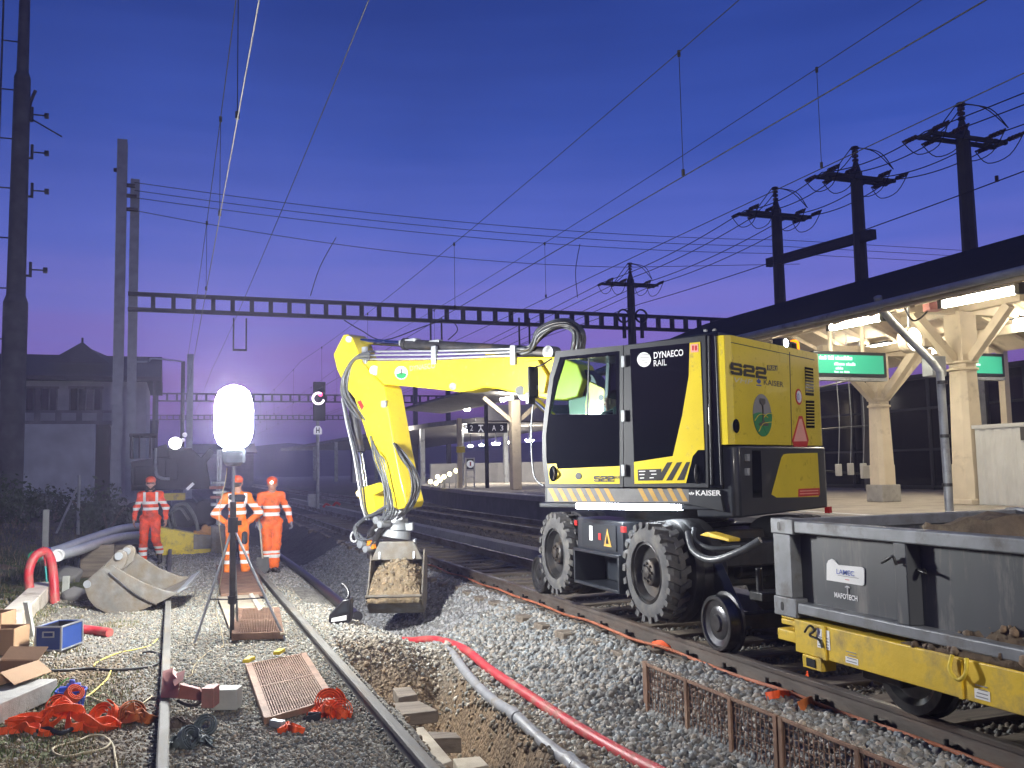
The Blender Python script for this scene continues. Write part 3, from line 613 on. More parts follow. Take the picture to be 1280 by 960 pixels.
MB().tube([(4.62, 7.75, 1.02), (4.58, 7.6, .86), (4.6, 7.3, .80), (4.7, 7.0, .90), (4.8, 6.85, 1.0)], .032, 10, 6).build('hose', M['hose'], ex, smooth=60)
MB().tube([(4.72, 7.8, 1.05), (4.66, 7.7, .95), (4.72, 7.5, .88), (4.9, 7.3, .9)], .022, 8, 6).build('hose', M['hose'], ex, smooth=60)
# turntable
MB().lathe((5.37, 9.25, .98), (0, 0, 1), [(0, 0), (0, .62), (.06, .64), (.06, .58), (.16, .58), (.2, .6), (.24, .6), (.24, 0)], 40).build('slewing_ring', M['steel_dk'], ex, smooth=35)
# --- upper structure: platform, base strip, cab, engine housing
mb = MB(); mb.box(U(-.05, 0, 1.245), (2.2, 2.36, .05), UAX); mb.box(U(-.1, -.1, 1.30), (2.1, 2.2, .08), UAX); deck = mb.build('deck', M['anth'], ex, bevel=.01)
base = plate([(681, 609), (899, 612), (905, 640), (862, 631), (681, 628)], 1.2, .06, M['anth_lt'], 'base_strip', bevel=.006)
for x0 in [685+11.6*k for k in range(7)]+[797+12.2*k for k in range(5)]:
    x1 = min(x0+5.6, 861); 
    if 772 < x0 < 790: continue
    plate([(x0, 610.5), (x0+5.6, 610.5), (x0+14, 626.5), (x0+8.2, 626.5)], 1.203, .004, M['stripe_y'], 'hazard_stripe', base)
plate([(684, 610), (861, 611.5), (861, 628), (684, 627)], 1.2015, .002, M['stripe_g'], 'hazard_field', base)
text('KAISER', SP(870, 619.5, 1.2), -f_, UP, .27, .052, M['decal_w'], base, bold=.02)
# little fan mark beside the word
ctr = SP(864.5, 616, 1.2)
mb = MB()
for a in (-40, 0, 40):
    q = [ctr+(-f_)*(math.sin(math.radians(a+d))*r)+UP*(math.cos(math.radians(a+d))*r-.03) for d, r in ((0, .01), (-16, .035), (0, .042), (16, .035))]; mb.prism(q, l_*.004)
mb.build('maker_mark', M['decal_w'], base)
# LED strip
MB().tube([SP(722, 632, 1.16), SP(852, 633.5, 1.16)], .036, 10).build('led_strip', M['led'], ex, smooth=60)
mb = MB(); mb.tube([SP(720, 629, 1.10), SP(855, 631, 1.10)], .035, 8); mb.build('led_housing', M['anth'], ex)
# --- cab
CB = [(682, 609), (678, 575), (677.5, 545), (680.5, 510), (687, 470), (696, 439), (779, 432), (779, 609)]
def ring(outer, inner, off, th, m, name, par):
    """frame between two outlines of equal count"""
    mb = MB(); n = len(outer); O1 = [SP(x, y, off) for x, y in outer]; I1 = [SP(x, y, off) for x, y in inner]
    for i in range(n):
        j = (i+1) % n; mb.prism([O1[i], O1[j], I1[j], I1[i]], -l_*th)
    return mb.build(name, m, par)
# cab shell: roof, floor, back wall, right-hand pillars
Lr = .22
mb = MB(); D = -l_*(1.17-Lr)
mb.prism([SP(694, 440.5, 1.17), SP(779, 433, 1.17), SP(779, 439, 1.17), SP(697, 447, 1.17)], D)
mb.prism([SP(682, 603, 1.17), SP(779, 603, 1.17), SP(779, 609, 1.17), SP(682, 609, 1.17)], D)
mb.prism([SP(773, 437, 1.17), SP(779, 437, 1.17), SP(779, 606, 1.17), SP(773, 606, 1.17)], D)
F0 = loc(SP(690, 500))[0]
for z0, z1 in ((1.35, 1.55),): mb.prism([U(F0, Lr, z0), U(-.1, Lr, z0), U(-.1, Lr, z1), U(F0, Lr, z1)], l_*.05)
mb.prism([U(F0+.03, Lr, 1.5), U(F0-.03, Lr, 1.5), U(F0-.16, Lr, 2.88), U(F0-.10, Lr, 2.88)], l_*.05)
mb.prism([U(.1, Lr, 1.5), U(.0, Lr, 1.5), U(.0, Lr, 2.88), U(.1, Lr, 2.88)], l_*.05)
mb.prism([U(.42, Lr, 1.5), U(-.1, Lr, 1.5), U(-.1, Lr, 2.88), U(.18, Lr, 2.88)], l_*.05)
cab = mb.build('cab', M['anth'], ex, bevel=.01)
MB().prism([U(F0, Lr+.02, 1.55), U(.0, Lr+.02, 1.55), U(.0, Lr+.02, 2.86), U(F0-.13, Lr+.02, 2.86)], l_*.008).build('window', M['glass_d'], cab)  # dark tinted pane added to dim the boom seen through the cab
mb = MB(); fp = [loc(SP(x, y)) for x, y in [(680, 603), (679.5, 575), (679, 545), (682, 510), (688.5, 470), (697, 446)]]
for i in range(5):
    a, b_ = fp[i], fp[i+1]; mb.add([U(a[0]-.01, 1.14, a[2]), U(a[0]-.01, Lr+.03, a[2]), U(b_[0]-.01, Lr+.03, b_[2]), U(b_[0]-.01, 1.14, b_[2])], [(0, 1, 2, 3)])
mb.build('windscreen', M['glass_n'], cab, smooth=60)
OF = loc(SP(766, 490, .68))[0]-.03
# seat, console, levers
mb = MB(); mb.box(U(OF+.10, .68, 1.62), (.5, .48, .12), UAX); mb.box(U(OF-.16, .68, 1.98), (.12, .46, .66), UAX); mb.box(U(OF-.17, .68, 2.38), (.08, .26, .18), UAX); mb.box(U(OF+.08, .68, 1.47), (.35, .35, .2), UAX); mb.build('seat', M['navy'], cab, bevel=.03)
mb = MB(); mb.box(U(.32, .96, 1.80), (.42, .14, .12), UAX); mb.box(U(.32, .40, 1.80), (.42, .14, .12), UAX); mb.cyl(U(.5, .96, 1.84), U(.53, .96, 2.04), .018); mb.cyl(U(.5, .40, 1.84), U(.53, .40, 2.04), .018); mb.cyl(U(.53, .96, 1.98), U(.535, .96, 2.1), .03); mb.cyl(U(.53, .4, 1.98), U(.535, .4, 2.1), .03)
mb.cyl(U(.8, .68, 1.4), U(.66, .68, 2.0), .03); mb.build('console', M['anth'], cab, smooth=40)
o = MB().box(U(.70, 1.0, 2.02), (.02, .2, .15), UAX).build('monitor', M['gloss'], cab); MB().box(U(.688, 1.0, 2.02), (.004, .16, .11), UAX).build('screen', emit('cab_screen', (.6, .9, .8), .9), cab)
# left door
CBi = [(687, 605), (683, 574), (682.5, 545), (685.3, 519), (692, 472), (700, 446.5), (774.5, 438.5), (774.5, 605)]
CBo = [(682, 609), (678, 575), (677.5, 545), (680.5, 515), (687, 470), (695, 439), (779, 431.5), (779, 609)]
door = ring(CBo, CBi, 1.2, .05, M['anth_lt'], 'door', ex)
WO = [(686.8, 518), (696, 478), (705, 450), (769, 444), (770.5, 518)]
ring([(685.3, 519.5), (692, 472), (700, 446.5), (774.5, 438.5), (774.5, 519.5)], WO, 1.195, .03, M['gloss'], 'window_surround', door)
plate([(685.3, 519.5), (682.5, 545), (683, 574), (683.4, 580), (695.5, 579.5), (697, 586), (774.5, 582.5), (774.5, 519.5)], 1.195, .03, M['gloss'], 'lower_pane', door)
plate([(683.4, 580), (695.5, 579.5), (697, 586), (774.5, 582.5), (774.5, 604.8), (687, 604.8)], 1.198, .033, M['yellow'], 'door_panel', door)
plate([(687.5, 517), (696.5, 478), (705, 450.5), (735, 447.8), (733, 517.5)], 1.18, .006, M['glass_g'], 'window_pane', door)
plate([(734, 517.5), (736, 447.8), (769, 444.5), (770, 517.5)], 1.17, .006, M['glass_n'], 'window_pane', door)
plate([(733.2, 518), (735, 447.5), (736.5, 447.5), (734.7, 518)], 1.185, .01, M['anth'], 'glazing_bar', door)
def oval(cx, cy, rx, ry, off, th, m, name, par, fn=SP, n=None, k=24):
    return plate([(cx+rx*math.cos(2*math.pi*i/k), cy+ry*math.sin(2*math.pi*i/k)) for i in range(k)], off, th, m, name, par, fn, n)
oval(691.3, 592, 5, 10, 1.202, .01, M['gloss'], 'handle_recess', door)
MB().tube([SP(692, 585, 1.21), SP(693.5, 592, 1.235), SP(692, 599, 1.21)], .012, 8, 4).build('handle', M['steel_dk'], door, smooth=60)
oval(722.8, 595, 3.8, 4.2, 1.204, .01, M['anth_lt'], 'lock', door)
squared('S22', SP(742.5, 602.2, 1.2), -f_, UP, loc(SP(742.5, 600))[0]-loc(SP(768, 600))[0], .062, M['decal_k'], door)
text('RRI', SP(769, 598.7, 1.2), -f_, UP, .075, .030, M['decal_sd'], door)
# rear side door and housing
mb = MB(); mb.prism([SP(779.5, 432, 1.18), SP(897, 414, 1.18), SP(905, 612, 1.18), SP(779.5, 609, 1.18)], -l_*2.1); hs = mb.build('engine_housing', M['anth'], ex, bevel=.015)
# low part of the far side so that the boom root has room
sd = plate([(779.5, 431.5), (882, 418.5), (886, 610), (779.5, 609)], 1.197, .02, M['anth_lt'], 'side_door', ex, bevel=.006)
plate([(787.5, 436.5), (862, 428.7), (861, 470), (852.5, 520), (841, 570), (792.5, 577.5)], 1.201, .005, M['gloss'], 'dark_panel', sd)
plate([(862, 428.7), (875, 427.3), (880.5, 562.5), (872.5, 562.5), (866, 570), (857.5, 603.8), (793, 604.8), (792.5, 577.5), (841, 570), (852.5, 520), (861, 470)], 1.203, .006, M['yellow'], 'yellow_panel', sd)
plate([(880.5, 562.5), (881.3, 604), (857.5, 603.8), (866, 570), (872.5, 562.5)], 1.202, .005, M['gloss'], 'latch_panel', sd)
MB().tube([SP(870.5, 581, 1.2), SP(869, 588, 1.225), SP(869.5, 598, 1.225), SP(872, 604, 1.2)], .01, 8, 4).build('handle', M['steel_dk'], sd, smooth=60)
for a in (826, 838, 850): plate([(a+8, 578), (a+14.5, 577.5), (a+2, 600.5), (a-5.5, 600.8)], 1.205, .004, M['decal_k'], 'slash_mark', sd) if a < 850 else plate([(a+8, 577.5), (a+12.5, 577.5), (a+5, 600), (a-4, 600.5)], 1.205, .004, M['decal_k'], 'slash_mark', sd)
plate([(797, 587), (826.5, 586), (826.5, 600.5), (797.5, 601)], 1.205, .004, M['decal_k'], 'data_plate', sd)
for i, (a, y) in enumerate([(798.5, 589.5), (799, 593.5), (800, 597.8), (812, 589), (814, 593), (812, 597.5)]): plate([(a, y-.8), (a+8-(i % 3)*1.5, y-1), (a+8-(i % 3)*1.5, y+.2), (a, y+.4)], 1.208, .002, M['decal_w'], 'data_line', sd)
oval(805, 449.5, 8.6, 9.2, 1.203, .003, M['decal_w'], 'round_emblem', sd)
for k in range(4): MB().tube([SP(798+2*k, 444+3.2*k, 1.209), SP(812-1*k, 443+3.5*k, 1.209)], .004, 4).build('emblem_line', M['decal_s'], sd)
text('DYNAECO', SP(817.5, 448.5, 1.203), -f_, UP+f_*.0, loc(SP(817, 440))[0]-loc(SP(854, 440))[0], .068, M['decal_w'], sd, bold=.02)
text('RAIL', SP(817.5, 458, 1.203), -f_, UP, loc(SP(817, 440))[0]-loc(SP(833, 440))[0], .062, M['decal_w'], sd)
plate([(863, 430.5), (872.5, 429.7), (873, 440), (863.3, 440.6)], 1.206, .003, M['pink'], 'warning_label', sd)
plate([(865, 432), (867, 432), (867, 438), (865, 438)], 1.208, .003, M['red'], 'warning_symbol', sd); plate([(868.5, 432), (871, 431.8), (871, 438), (868.5, 438.3)], 1.208, .003, M['red'], 'warning_symbol', sd)
for y in (452, 520, 588): MB().box(SP(779.5, y, 1.215), (.045, .03, .12), UAX).build('hinge', M['galv'], sd, bevel=.006)
pl = plate([(882.5, 417.5), (896.5, 415), (904, 611), (886.5, 610)], 1.195, .03, M['gloss'], 'corner_pillar', ex, bevel=.01)
for x0, x1 in ((886, 889.5), (894.5, 902)): MB().tube([SP(x0, 420, 1.2), SP(x1, 606, 1.2)], .012, 8).build('pillar_edge', M['anth_lt'], pl, smooth=60)
# hood and counterweight
def plan(f0, fr, l0, l1, r0=.05, r1=.22):
    P = [(f0, l0), (fr+r0, l0), (fr, l0-r0)]+[(fr+r1-r1*math.cos(t), l1+r1-r1*math.sin(t)) for t in np.linspace(0, math.pi/2, 7)]+[(f0, l1)]
    return P
zt, zm, zb = 2.90, 1.845, 1.15
hood = MB().prism([U(a, b, zm) for a, b in plan(-1.2, -1.33, 1.2, -1.2)], UP*(zt-zm)).build('hood', M['yellow'], ex, bevel=.045)
cw = MB().prism([U(a, b, zb) for a, b in plan(-.9, -1.345, 1.17, -1.22)], UP*(zm-zb-.012)).build('counterweight', M['anth'], ex, bevel=.02)
N_ = -f_
def rplate(pts, off, m, name, par, th=.004): return plate(pts, -1.33-off, th, m, name, par, RP, N_)
rplate([(986.5, 440), (987.5, 440), (990.5, 557), (989.5, 557)], .001, M['decal_k'], 'panel_gap', hood, .003)
rplate([(914, 427.5), (1018, 449.5), (1018, 450.6), (914, 428.5)], .001, M['decal_k'], 'panel_gap', hood, .003)
rplate([(985, 567), (1022, 566), (1025, 616), (1023, 621), (971, 622), (964.5, 618), (977, 572), (980, 568)], .018, M['yellow'], 'yellow_panel', cw, .008)
rplate([(998.5, 611), (1024.5, 610), (1025, 619), (998, 621)], .022, M['red'], 'warning_label', cw, .003)
for k in range(2): rplate([(1000, 613.2+k*3.4), (1023, 612.4+k*3.4), (1023, 613.6+k*3.4), (1000, 614.6+k*3.4)], .0245, M['pink'], 'label_line', cw, .002)
mb = MB();
for y in (572, 590): mb.box(RP(934, y, -1.36), (.04, .05, .07), UAX)
mb.build('latch', M['galv'], cw, bevel=.006)
rplate([(940, 563), (951, 563), (953, 622), (941, 622)], .016, M['gloss'], 'recess', cw, .003)
lw = lambda a, b, y: (RP(a, y)-RP(b, y)).length
squared('S22', RP(913, 467.8), -l_, UP, lw(913, 957.5, 461), .118, M['decal_k'], hood)
rplate([(958.8, 456.2), (971.8, 457), (971.8, 463.6), (958.8, 463)], .002, M['decal_sd'], 'type_plate', hood, .002); text('RRI', RP(960, 462)-f_*.004, -l_, UP, lw(960, 970.5, 459), .042, M['yellow_pale'], hood)
text('VHP', RP(917.5, 477.8), -l_, UP, lw(917, 940, 474), .05, M['plate_silver'], hood, shear=.2)
text('KAISER', RP(954.5, 481), -l_, UP, lw(954.5, 979, 478), .058, M['decal_sd'], hood, bold=.015)
ctr = RP(948, 478); mb = MB()
for a in (-45, 0, 45):
    q = [ctr-l_*(math.sin(math.radians(a+d))*r)+UP*(math.cos(math.radians(a+d))*r-.02)-f_*.003 for d, r in ((0, .01), (-18, .05), (0, .062), (18, .05))]; mb.prism(q, N_*.004)
mb.tube([ctr-l_*(-.05)-UP*.03-f_*.004, ctr-l_*.05-UP*.03-f_*.004], .006, 6); mb.build('maker_mark', M['blue_txt'], hood)
def rdisc(cx, cy, rad, off, m, name, par, a0=0, a1=2*math.pi, k=32, extra=None):
    c_ = RP(cx, cy); P = [c_-l_*(rad*math.cos(t))+UP*(rad*math.sin(t))-f_*off for t in np.linspace(a0, a1, k, endpoint=a1-a0 < 6.2)]
    return MB().prism(P, N_*.003).build(name, m, par)
rd = .215
lg = rdisc(952.5, 519, rd, .002, M['decal_s'], 'rail_emblem', hood)
cc = RP(952.5, 519)
def em(pts, off, m, name): return MB().prism([cc-l_*(x*rd)+UP*(y*rd)-f_*off for x, y in pts], N_*.002).build(name, m, lg)
hillL = [(-.985, .02)]+[(x, .10*math.sin((x+1)*2.2)+.02) for x in np.linspace(-.95, .25, 12)]+[(.45, -.25)]+[(math.cos(t), math.sin(t)) for t in np.linspace(-.5, -math.pi-.0, 20)]
em(hillL, .006, M['decal_g'], 'emblem_hill')
hillR = [(x, .16-.25*(1-x)**2) for x in np.linspace(.0, .98, 10)]+[(math.cos(t), math.sin(t)) for t in np.linspace(-.02, -1.2, 12)]+[(-.1, -.45)]
em(hillR, .0085, M['decal_g'], 'emblem_hill')
ln = MB()
for P in ([(-.9, -.28), (-.5, -.02), (0, .04), (.5, -.1)], [(-.55, -.78), (-.1, -.42), (.4, -.34), (.93, -.3)], [(.05, -.1), (.5, .08), (.95, .1)]): ln.tube([cc-l_*(x*rd)+UP*(y*rd)-f_*.013 for x, y in P], .0045, 5, 5)
ln.build('emblem_line', M['yellow'], lg)
em([(-.28, .78), (.26, .78), (.30, .70), (.28, .55), (.08, .47), (.07, -.22), (.15, -.32), (.52, -.40), (.52, -.50), (-.48, -.50), (-.48, -.40), (-.15, -.32), (-.06, -.22), (-.06, .47), (-.28, .55), (-.30, .70)], .0125, M['decal_sd'], 'emblem_rail')
rdisc(920, 532.5, .068, .002, M['gloss'], 'filler_hole', hood)
rplate([(974.5, 441), (983.8, 443), (983.5, 454), (974.8, 452.5)], .002, M['yellow_pale'], 'sticker', hood)
s30 = rdisc(998, 496, .088, .002, M['red'], 'speed_sign', hood); rdisc(998, 496, .066, .006, M['decal_w'], 'sign_face', s30)
text('30', RP(994.4, 499.8)-f_*.008, -l_, UP, .082, .072, M['blue_txt'], s30)
tri = rplate([(998.8, 520), (1003, 520), (1011, 550), (1009, 558.3), (992.5, 558.3), (990.2, 551)], .002, M['red'], 'slow_vehicle_triangle', hood)
rplate([(999.6, 523.5), (1002.2, 523.5), (1009, 551.5), (992.3, 551.8)], .006, M['pink'], 'triangle_face', tri)
for q in ([(1006, 458.5), (1016.5, 460.5), (1017.5, 495), (1007, 494)], [(1007.3, 500.5), (1018, 501), (1018.5, 535), (1008, 535)]):
    v = rplate(q, .003, M['gloss'], 'vent', hood)
    a, b_, c_, d_ = [RP(x, y) for x, y in q]; mb = MB()
    for k in range(1, 9): t = k/9; mb.tube([a.lerp(d_, t)-f_*.009, b_.lerp(c_, t)-f_*.009], .006, 4)
    mb.build('vent_slats', M['yellow'], v)
# lights on the hood
pL = U(-1.22, loc(RP(988, 430))[1], zt+.055)
wl = MB().box(pL, (.12, .17, .10), UAX).build('work_light', M['anth'], ex, bevel=.012); MB().lathe(pL-f_*.06+l_*.0, -f_, [(0, 0), (0, .045), (.008, .04), (.012, 0)], 20).build('lens', M['work'], wl)
pB = U(-1.18, loc(RP(1001, 432))[1], zt+.05); wl2 = MB().box(pB, (.14, .2, .10), UAX).build('camera_box', M['anth'], ex, bevel=.012); MB().box(pB-f_*.075, (.01, .08, .05), UAX).build('lens', M['dk_glass'], wl2)
pK = U(-1.14, loc(RP(1013, 434))[1], zt); bk = MB().lathe(pK, UP, [(0, 0), (0, .07), (.03, .07), (.03, 0)], 20).build('beacon', M['anth'], ex); MB().lathe(pK+UP*.03, UP, [(0, .062), (.10, .055), (.125, .03), (.13, 0)], 20).build('dome', M['beacon'], bk, smooth=60)
MB().box(U(-1.33, -1.10, 1.12), (.05, .09, .07), UAX).build('tail_light', bpy.data.materials['red_marker'], ex)
for (px, py) in ((882, 415), (893, 414)): MB().box(SP(px, py, 1.12)+UP*.012, (.03, .025, .02), UAX).build('roof_glint', M['galv'], ex)  # small pale boxes imitate highlights along the roof edge
# mirror and grab rails before the windscreen
MB().tube([SP(672, 482, 1.1), SP(665.5, 515, 1.1), SP(664.5, 560, 1.1), SP(668, 595, 1.1), SP(679, 607, 1.1)], .010, 8, 6).build('grab_rail', M['galv'], ex, smooth=60)
MB().tube([SP(690, 448, 1.1), SP(678, 456, 1.15), SP(668, 462, 1.15), SP(666, 490, 1.15), SP(671, 497, 1.15)], .01, 8, 5).build('mirror_arm', M['anth'], ex, smooth=60)
pm = SP(666.5, 478, 1.15); MB().box(pm, (.035, .17, .36), UAX).build('mirror', M['anth'], ex, bevel=.015)
pm = SP(663, 498, 1.15); MB().box(pm, (.06, .12, .14), UAX).build('camera_box', M['anth'], ex, bevel=.01)
# --- boom (traced on its near face, real thickness behind)
BO, BT = .02, .34
bm = [(446, 462), (450, 454), (460, 451), (550, 450), (640, 446), (668, 446), (700, 446), (722, 455), (729, 474), (722, 496), (706, 500), (690, 500), (663, 495), (640, 490), (622, 486), (605, 484), (590, 488), (575, 490), (562, 488.5), (520, 484), (482, 480.5), (462, 481), (450, 472)]
boom = plate(bm, BO, BT, M['yellow'], 'boom', bevel=.018)
oval(501.5, 466, 8, 8.3, BO+.003, .004, M['decal_w'], 'round_emblem', boom, BP)
plate([(494.8, 467.5), (501, 465.5), (508.3, 467), (507, 471.5), (501.5, 474), (496, 471.5)], BO+.005, .003, M['decal_g'], 'emblem_hill', boom, BP)
plate([(500.5, 461), (502.5, 461), (502.3, 468), (500.9, 468)], BO+.0065, .003, M['decal_sd'], 'emblem_rail', boom, BP)
text('DYNAECO', BP(512.5, 463.8, BO), -f_, UP, loc(BP(512.5, 462))[0]-loc(BP(544, 462))[0], .075, M['decal_s'], boom)
plate([(716, 452), (742, 470), (766, 520), (766, 600), (722, 600), (710, 505)], -.08, .22, M['anth'], 'boom_foot', boom, BP, bevel=.01)
bf = plate([(737, 477), (755, 486), (763, 520), (760, 560), (733, 560), (731, 505)], -.05, .03, M['yellow'], 'foot_plate', boom, BP, bevel=.006)
oval(751, 497, 3.2, 3.6, -.045, .004, M['decal_k'], 'pin_hole', boom, BP)
# round pin at the boom end and lower boom bulge pin
for (x, y, r) in ((468, 463, .075), (566, 483, .05), (650, 488, .06)): MB().cyl(BP(x, y, BO+.03), BP(x, y, BO-BT-.03), r, n=20).build('pin', M['galv'], boom, smooth=40)
plate([(655, 452), (672, 450), (684, 470), (680, 492), (664, 488)], BO+.06, .05, M['yellow'], 'boom_bracket', boom, BP, bevel=.008)
# --- dipper stick
st = [(429, 418.5), (434, 417.5), (439.5, 421.5), (447, 440), (453, 455), (470, 474), (480, 484), (485, 512), (493, 560), (501, 600), (508, 628), (505, 635), (497, 637), (489, 632), (480, 605), (468, 575), (455, 535), (443, 498), (430, 482), (421, 462), (416.5, 443), (422, 432)]
stick = plate(st, BO+.07, BT+.02, M['yellow'], 'stick', bevel=.015)
MB().cyl(BP(436, 424, BO+.1), BP(436, 424, BO-BT), .05, n=18).build('pin', M['galv'], stick, smooth=40)
plate([(446, 502), (451, 500), (455, 508), (452, 513)], BO+.074, .004, M['red'], 'reflector', stick, BP)
MB().box(BP(480, 505, BO+.10), (.09, .05, .10), UAX).build('valve_block', M['galv'], stick, bevel=.01)
def cylinder(p0, p1, split, rb, rr, par, nm='cylinder'):
    a, b_ = V(p0), V(p1); m_ = a.lerp(b_, split)
    o = MB().cyl(a, m_, rb, n=18).cyl(m_-(m_-a).normalized()*.07, m_, rb*1.18, n=18).build(nm, M['steel_dk'], par, smooth=40)
    MB().cyl(m_, b_, rr, n=14).build('rod', M['chrome'], o, smooth=40)
    for q in (a, b_): MB().cyl(q+l_*.09, q-l_*.09, rb*1.15, n=16).build('eye', M['galv'], o, smooth=40)
    return o
cylinder(BP(690, 441, -.10), BP(440, 426, -.10), .70, .075, .045, ex)
cylinder(BP(438, 487, -.10), BP(457, 614, -.10), .62, .075, .04, ex)
cylinder(U(.75, -.15, 1.45), BP(660, 492, -.10), .6, .085, .05, ex)
mb = MB(); mb.box(BP(512, 431, -.10)+UP*.04, (.35, .12, .08), UAX); mb.box(BP(545, 432, -.10)+UP*.05, (.2, .10, .06), UAX); mb.build('valve_block', M['galv'], ex, bevel=.01)
# link (knuckle) at the stick foot
lk = plate([(443.5, 616), (448, 611), (474, 603), (481, 608), (479, 613), (466, 619), (470, 641), (458, 643), (453, 637), (455, 628), (448, 623)], BO+.05, .30, M['yellow'], 'bucket_link', ex, bevel=.01)
MB().cyl(BP(449, 617, .1), BP(449, 617, -.36), .05, n=18).build('pin', M['galv'], lk, smooth=40)
# steel pipes along the boom top with brackets
for k, (y0, y1, l0) in enumerate([(439.5, 436, -.02), (444, 440, .0), (449, 444, .02)]):
    MB().tube([BP(455, y0, l0), BP(545, y0-.8, l0), BP(645, y1, l0)], .016, 8).build('pipe', M['steel'], boom, smooth=60)
for x in (456, 543, 642): MB().box(BP(x, 444, .03), (.09, .05, .26), UAX).build('pipe_bracket', M['galv'], boom, bevel=.006)
plate([(606, 435), (625, 434), (628, 443), (606, 445)], -.06, .12, M['yellow'], 'cylinder_guard', boom, BP, bevel=.006)
# --- hoses
def hose(pxs, r=.018, par=None, lj=.03, m='hose', nm='hose', base=-.05):
    l0 = base+random.uniform(-lj, lj)*3
    P = [BP(x, y, l0+random.uniform(-lj, lj)) for x, y in pxs]
    return MB().tube(P, r, 8, 6).build(nm, M[m], par or ex, smooth=60)
for k in range(20):     # big bundle from the boom up over the cab front
    j = lambda a: random.uniform(-a, a); h = k*.95
    hose([(648+j(4), 440+j(4)), (664+j(2), 434+j(2)), (676+j(2)-h*.2, 422-h*.55+j(1)), (692+j(2), 411-h*.55+j(1)), (708+h*.35, 409-h*.4+j(1.5)), (716+h*.75, 415+j(2)), (716+h*.8, 430+j(2)), (712+h*.8, 447)], .019, base=-.02, lj=.05, m='hose' if k % 3 else 'steel_dk')
for k in range(7):      # round the elbow on to the stick
    j = lambda a: random.uniform(-a, a); h = k*1.9
    hose([(462, 441+k*1.3), (448-h*.1, 444+h*.4), (437+h*.25, 456+j(1.5)), (428+h*.55, 474+j(2)), (427+h*.7, 492+j(2)), (436+h*.9, 508+j(2)), (447+h*.8, 522+h*.3)], .016, base=.12, lj=.02)
for k in range(3):      # beside the dark cylinder, down to the link
    hose([(427+k*2, 498+k*3), (433+k*2, 530), (441+k*2.5, 565), (447+k*3, 600), (452+k*3, 632+k*3), (458+k*4, 650)], .013, base=.14, m='steel' if k == 0 else 'hose')
for k in range(6):      # loops right of the stick by the bucket
    j = lambda a: random.uniform(-a, a); h = k*2.6
    hose([(492+j(2), 556+j(3)), (501+h*.5, 572-h*.2), (512+h*.7, 590+j(2)), (515+h*.75, 612+j(2)), (509+h*.5, 633+j(2)), (499+j(3), 646+j(3))], .015, base=.08, m='hose' if k % 2 else 'steel_dk')
for k in range(5):      # lower front of the stick
    j = lambda a: random.uniform(-a, a)
    hose([(463+k*2.5, 545+k*6), (468+k*3, 575), (477+k*2.5, 600+j(3)), (481+k*2, 620), (480+k*3, 640), (474+j(6), 655)], .014, base=.16)
for k in range(6):      # tangle round the rotator
    j = lambda a: random.uniform(-a, a)
    hose([(487+j(3), 632+j(3)), (470+j(4), 640+j(3)), (453+j(4), 650+j(4)), (445+j(3), 664+j(4)), (452+j(4), 676+j(3)), (466+j(4), 672+j(3))], .014, base=.10)
# --- tiltrotator and loaded bucket (turned so its mouth faces the camera side)
rc = BP(493, 660, -.12)
mb = MB(); mb.cyl(rc+UP*.16+CR*.03, rc-UP*.02+CR*.02, .17, .19, n=24); mb.cyl(rc-UP*.02+CR*.02, rc-UP*.13, .22, .24, n=24); mb.box(rc+UP*.19+CR*.02, (.26, .34, .16), (CR, CF, UP)); mb.box(rc+UP*.02, (.56, .2, .12), (CR, CF, UP))
rot = mb.build('tiltrotator', M['galv'], ex, smooth=40, bevel=.01)
cylinder(BP(475, 650, .1), BP(455, 680, .1), .6, .05, .03, rot, 'tilt_cylinder'); cylinder(BP(480, 655, .16), BP(462, 686, .16), .6, .045, .03, rot, 'tilt_cylinder')
hk = BP(443, 671, .12); mb = MB(); mb.tube([hk+CR*(.055*math.cos(t))+UP*(.075*math.sin(t)) for t in np.linspace(.3, 6.0, 16)], .017, 8); mb.build('hook', M['steel'], rot, smooth=60)
plate([(459, 676), (465, 676), (467, 686), (457, 688)], .18, .06, M['orange_p'], 'lock_flag', rot, BP, bevel=.004)
bc = BP(497, 722, -.12)                                         # bucket centre
B = lambda w, c_, z: bc+CR*w-CF*c_+UP*z                          # w across, c towards the camera, z up
hw = .40
side = [(-.34, .34), (-.06, .40), (.02, .30), (.30, -.12), (.44, -.22), (.40, -.33), (.10, -.47), (-.14, -.44), (-.32, -.22), (-.38, .05)]
mb = MB()
out = [(-.34, .34), (-.38, .05), (-.32, -.22), (-.14, -.44), (.10, -.47), (.44, -.24)]
for i in range(len(out)-1):
    (c0, z0), (c1, z1) = out[i], out[i+1]; q = [B(-hw, c0, z0), B(hw, c0, z0), B(hw, c1, z1), B(-hw, c1, z1)]
    n = (q[1]-q[0]).cross(q[2]-q[1]).normalized(); mb.prism(q, n*.025)
shell = mb
for w in (-hw, hw-.025): shell.prism([B(w, c_, z) for c_, z in side], CR*.025)
shell.prism([B(-hw, .30, -.33), B(hw, .30, -.33), B(hw, .50, -.21), B(-hw, .50, -.21)], UP*.035)
bk = shell.build('bucket', M['steel_worn'], ex, bevel=.006)
mb = MB(); mb.prism([B(-.38, -.06, .26), B(.38, -.06, .26), B(.25, -.04, .53), B(-.25, -.04, .53)], -CF*.14)
mb.box(B(0, .04, .41), (.42, .05, .17), (CR, CF, UP)); mb.build('coupler_plate', M['steel_worn'], bk, bevel=.015)
for w in (-.25, .25): MB().prism([B(w-.02, .12, .28), B(w-.02, -.2, .28), B(w-.02, -.16, .55), B(w-.02, .04, .55)], CR*.04).build('coupler_ear', M['galv'], bk, bevel=.008)
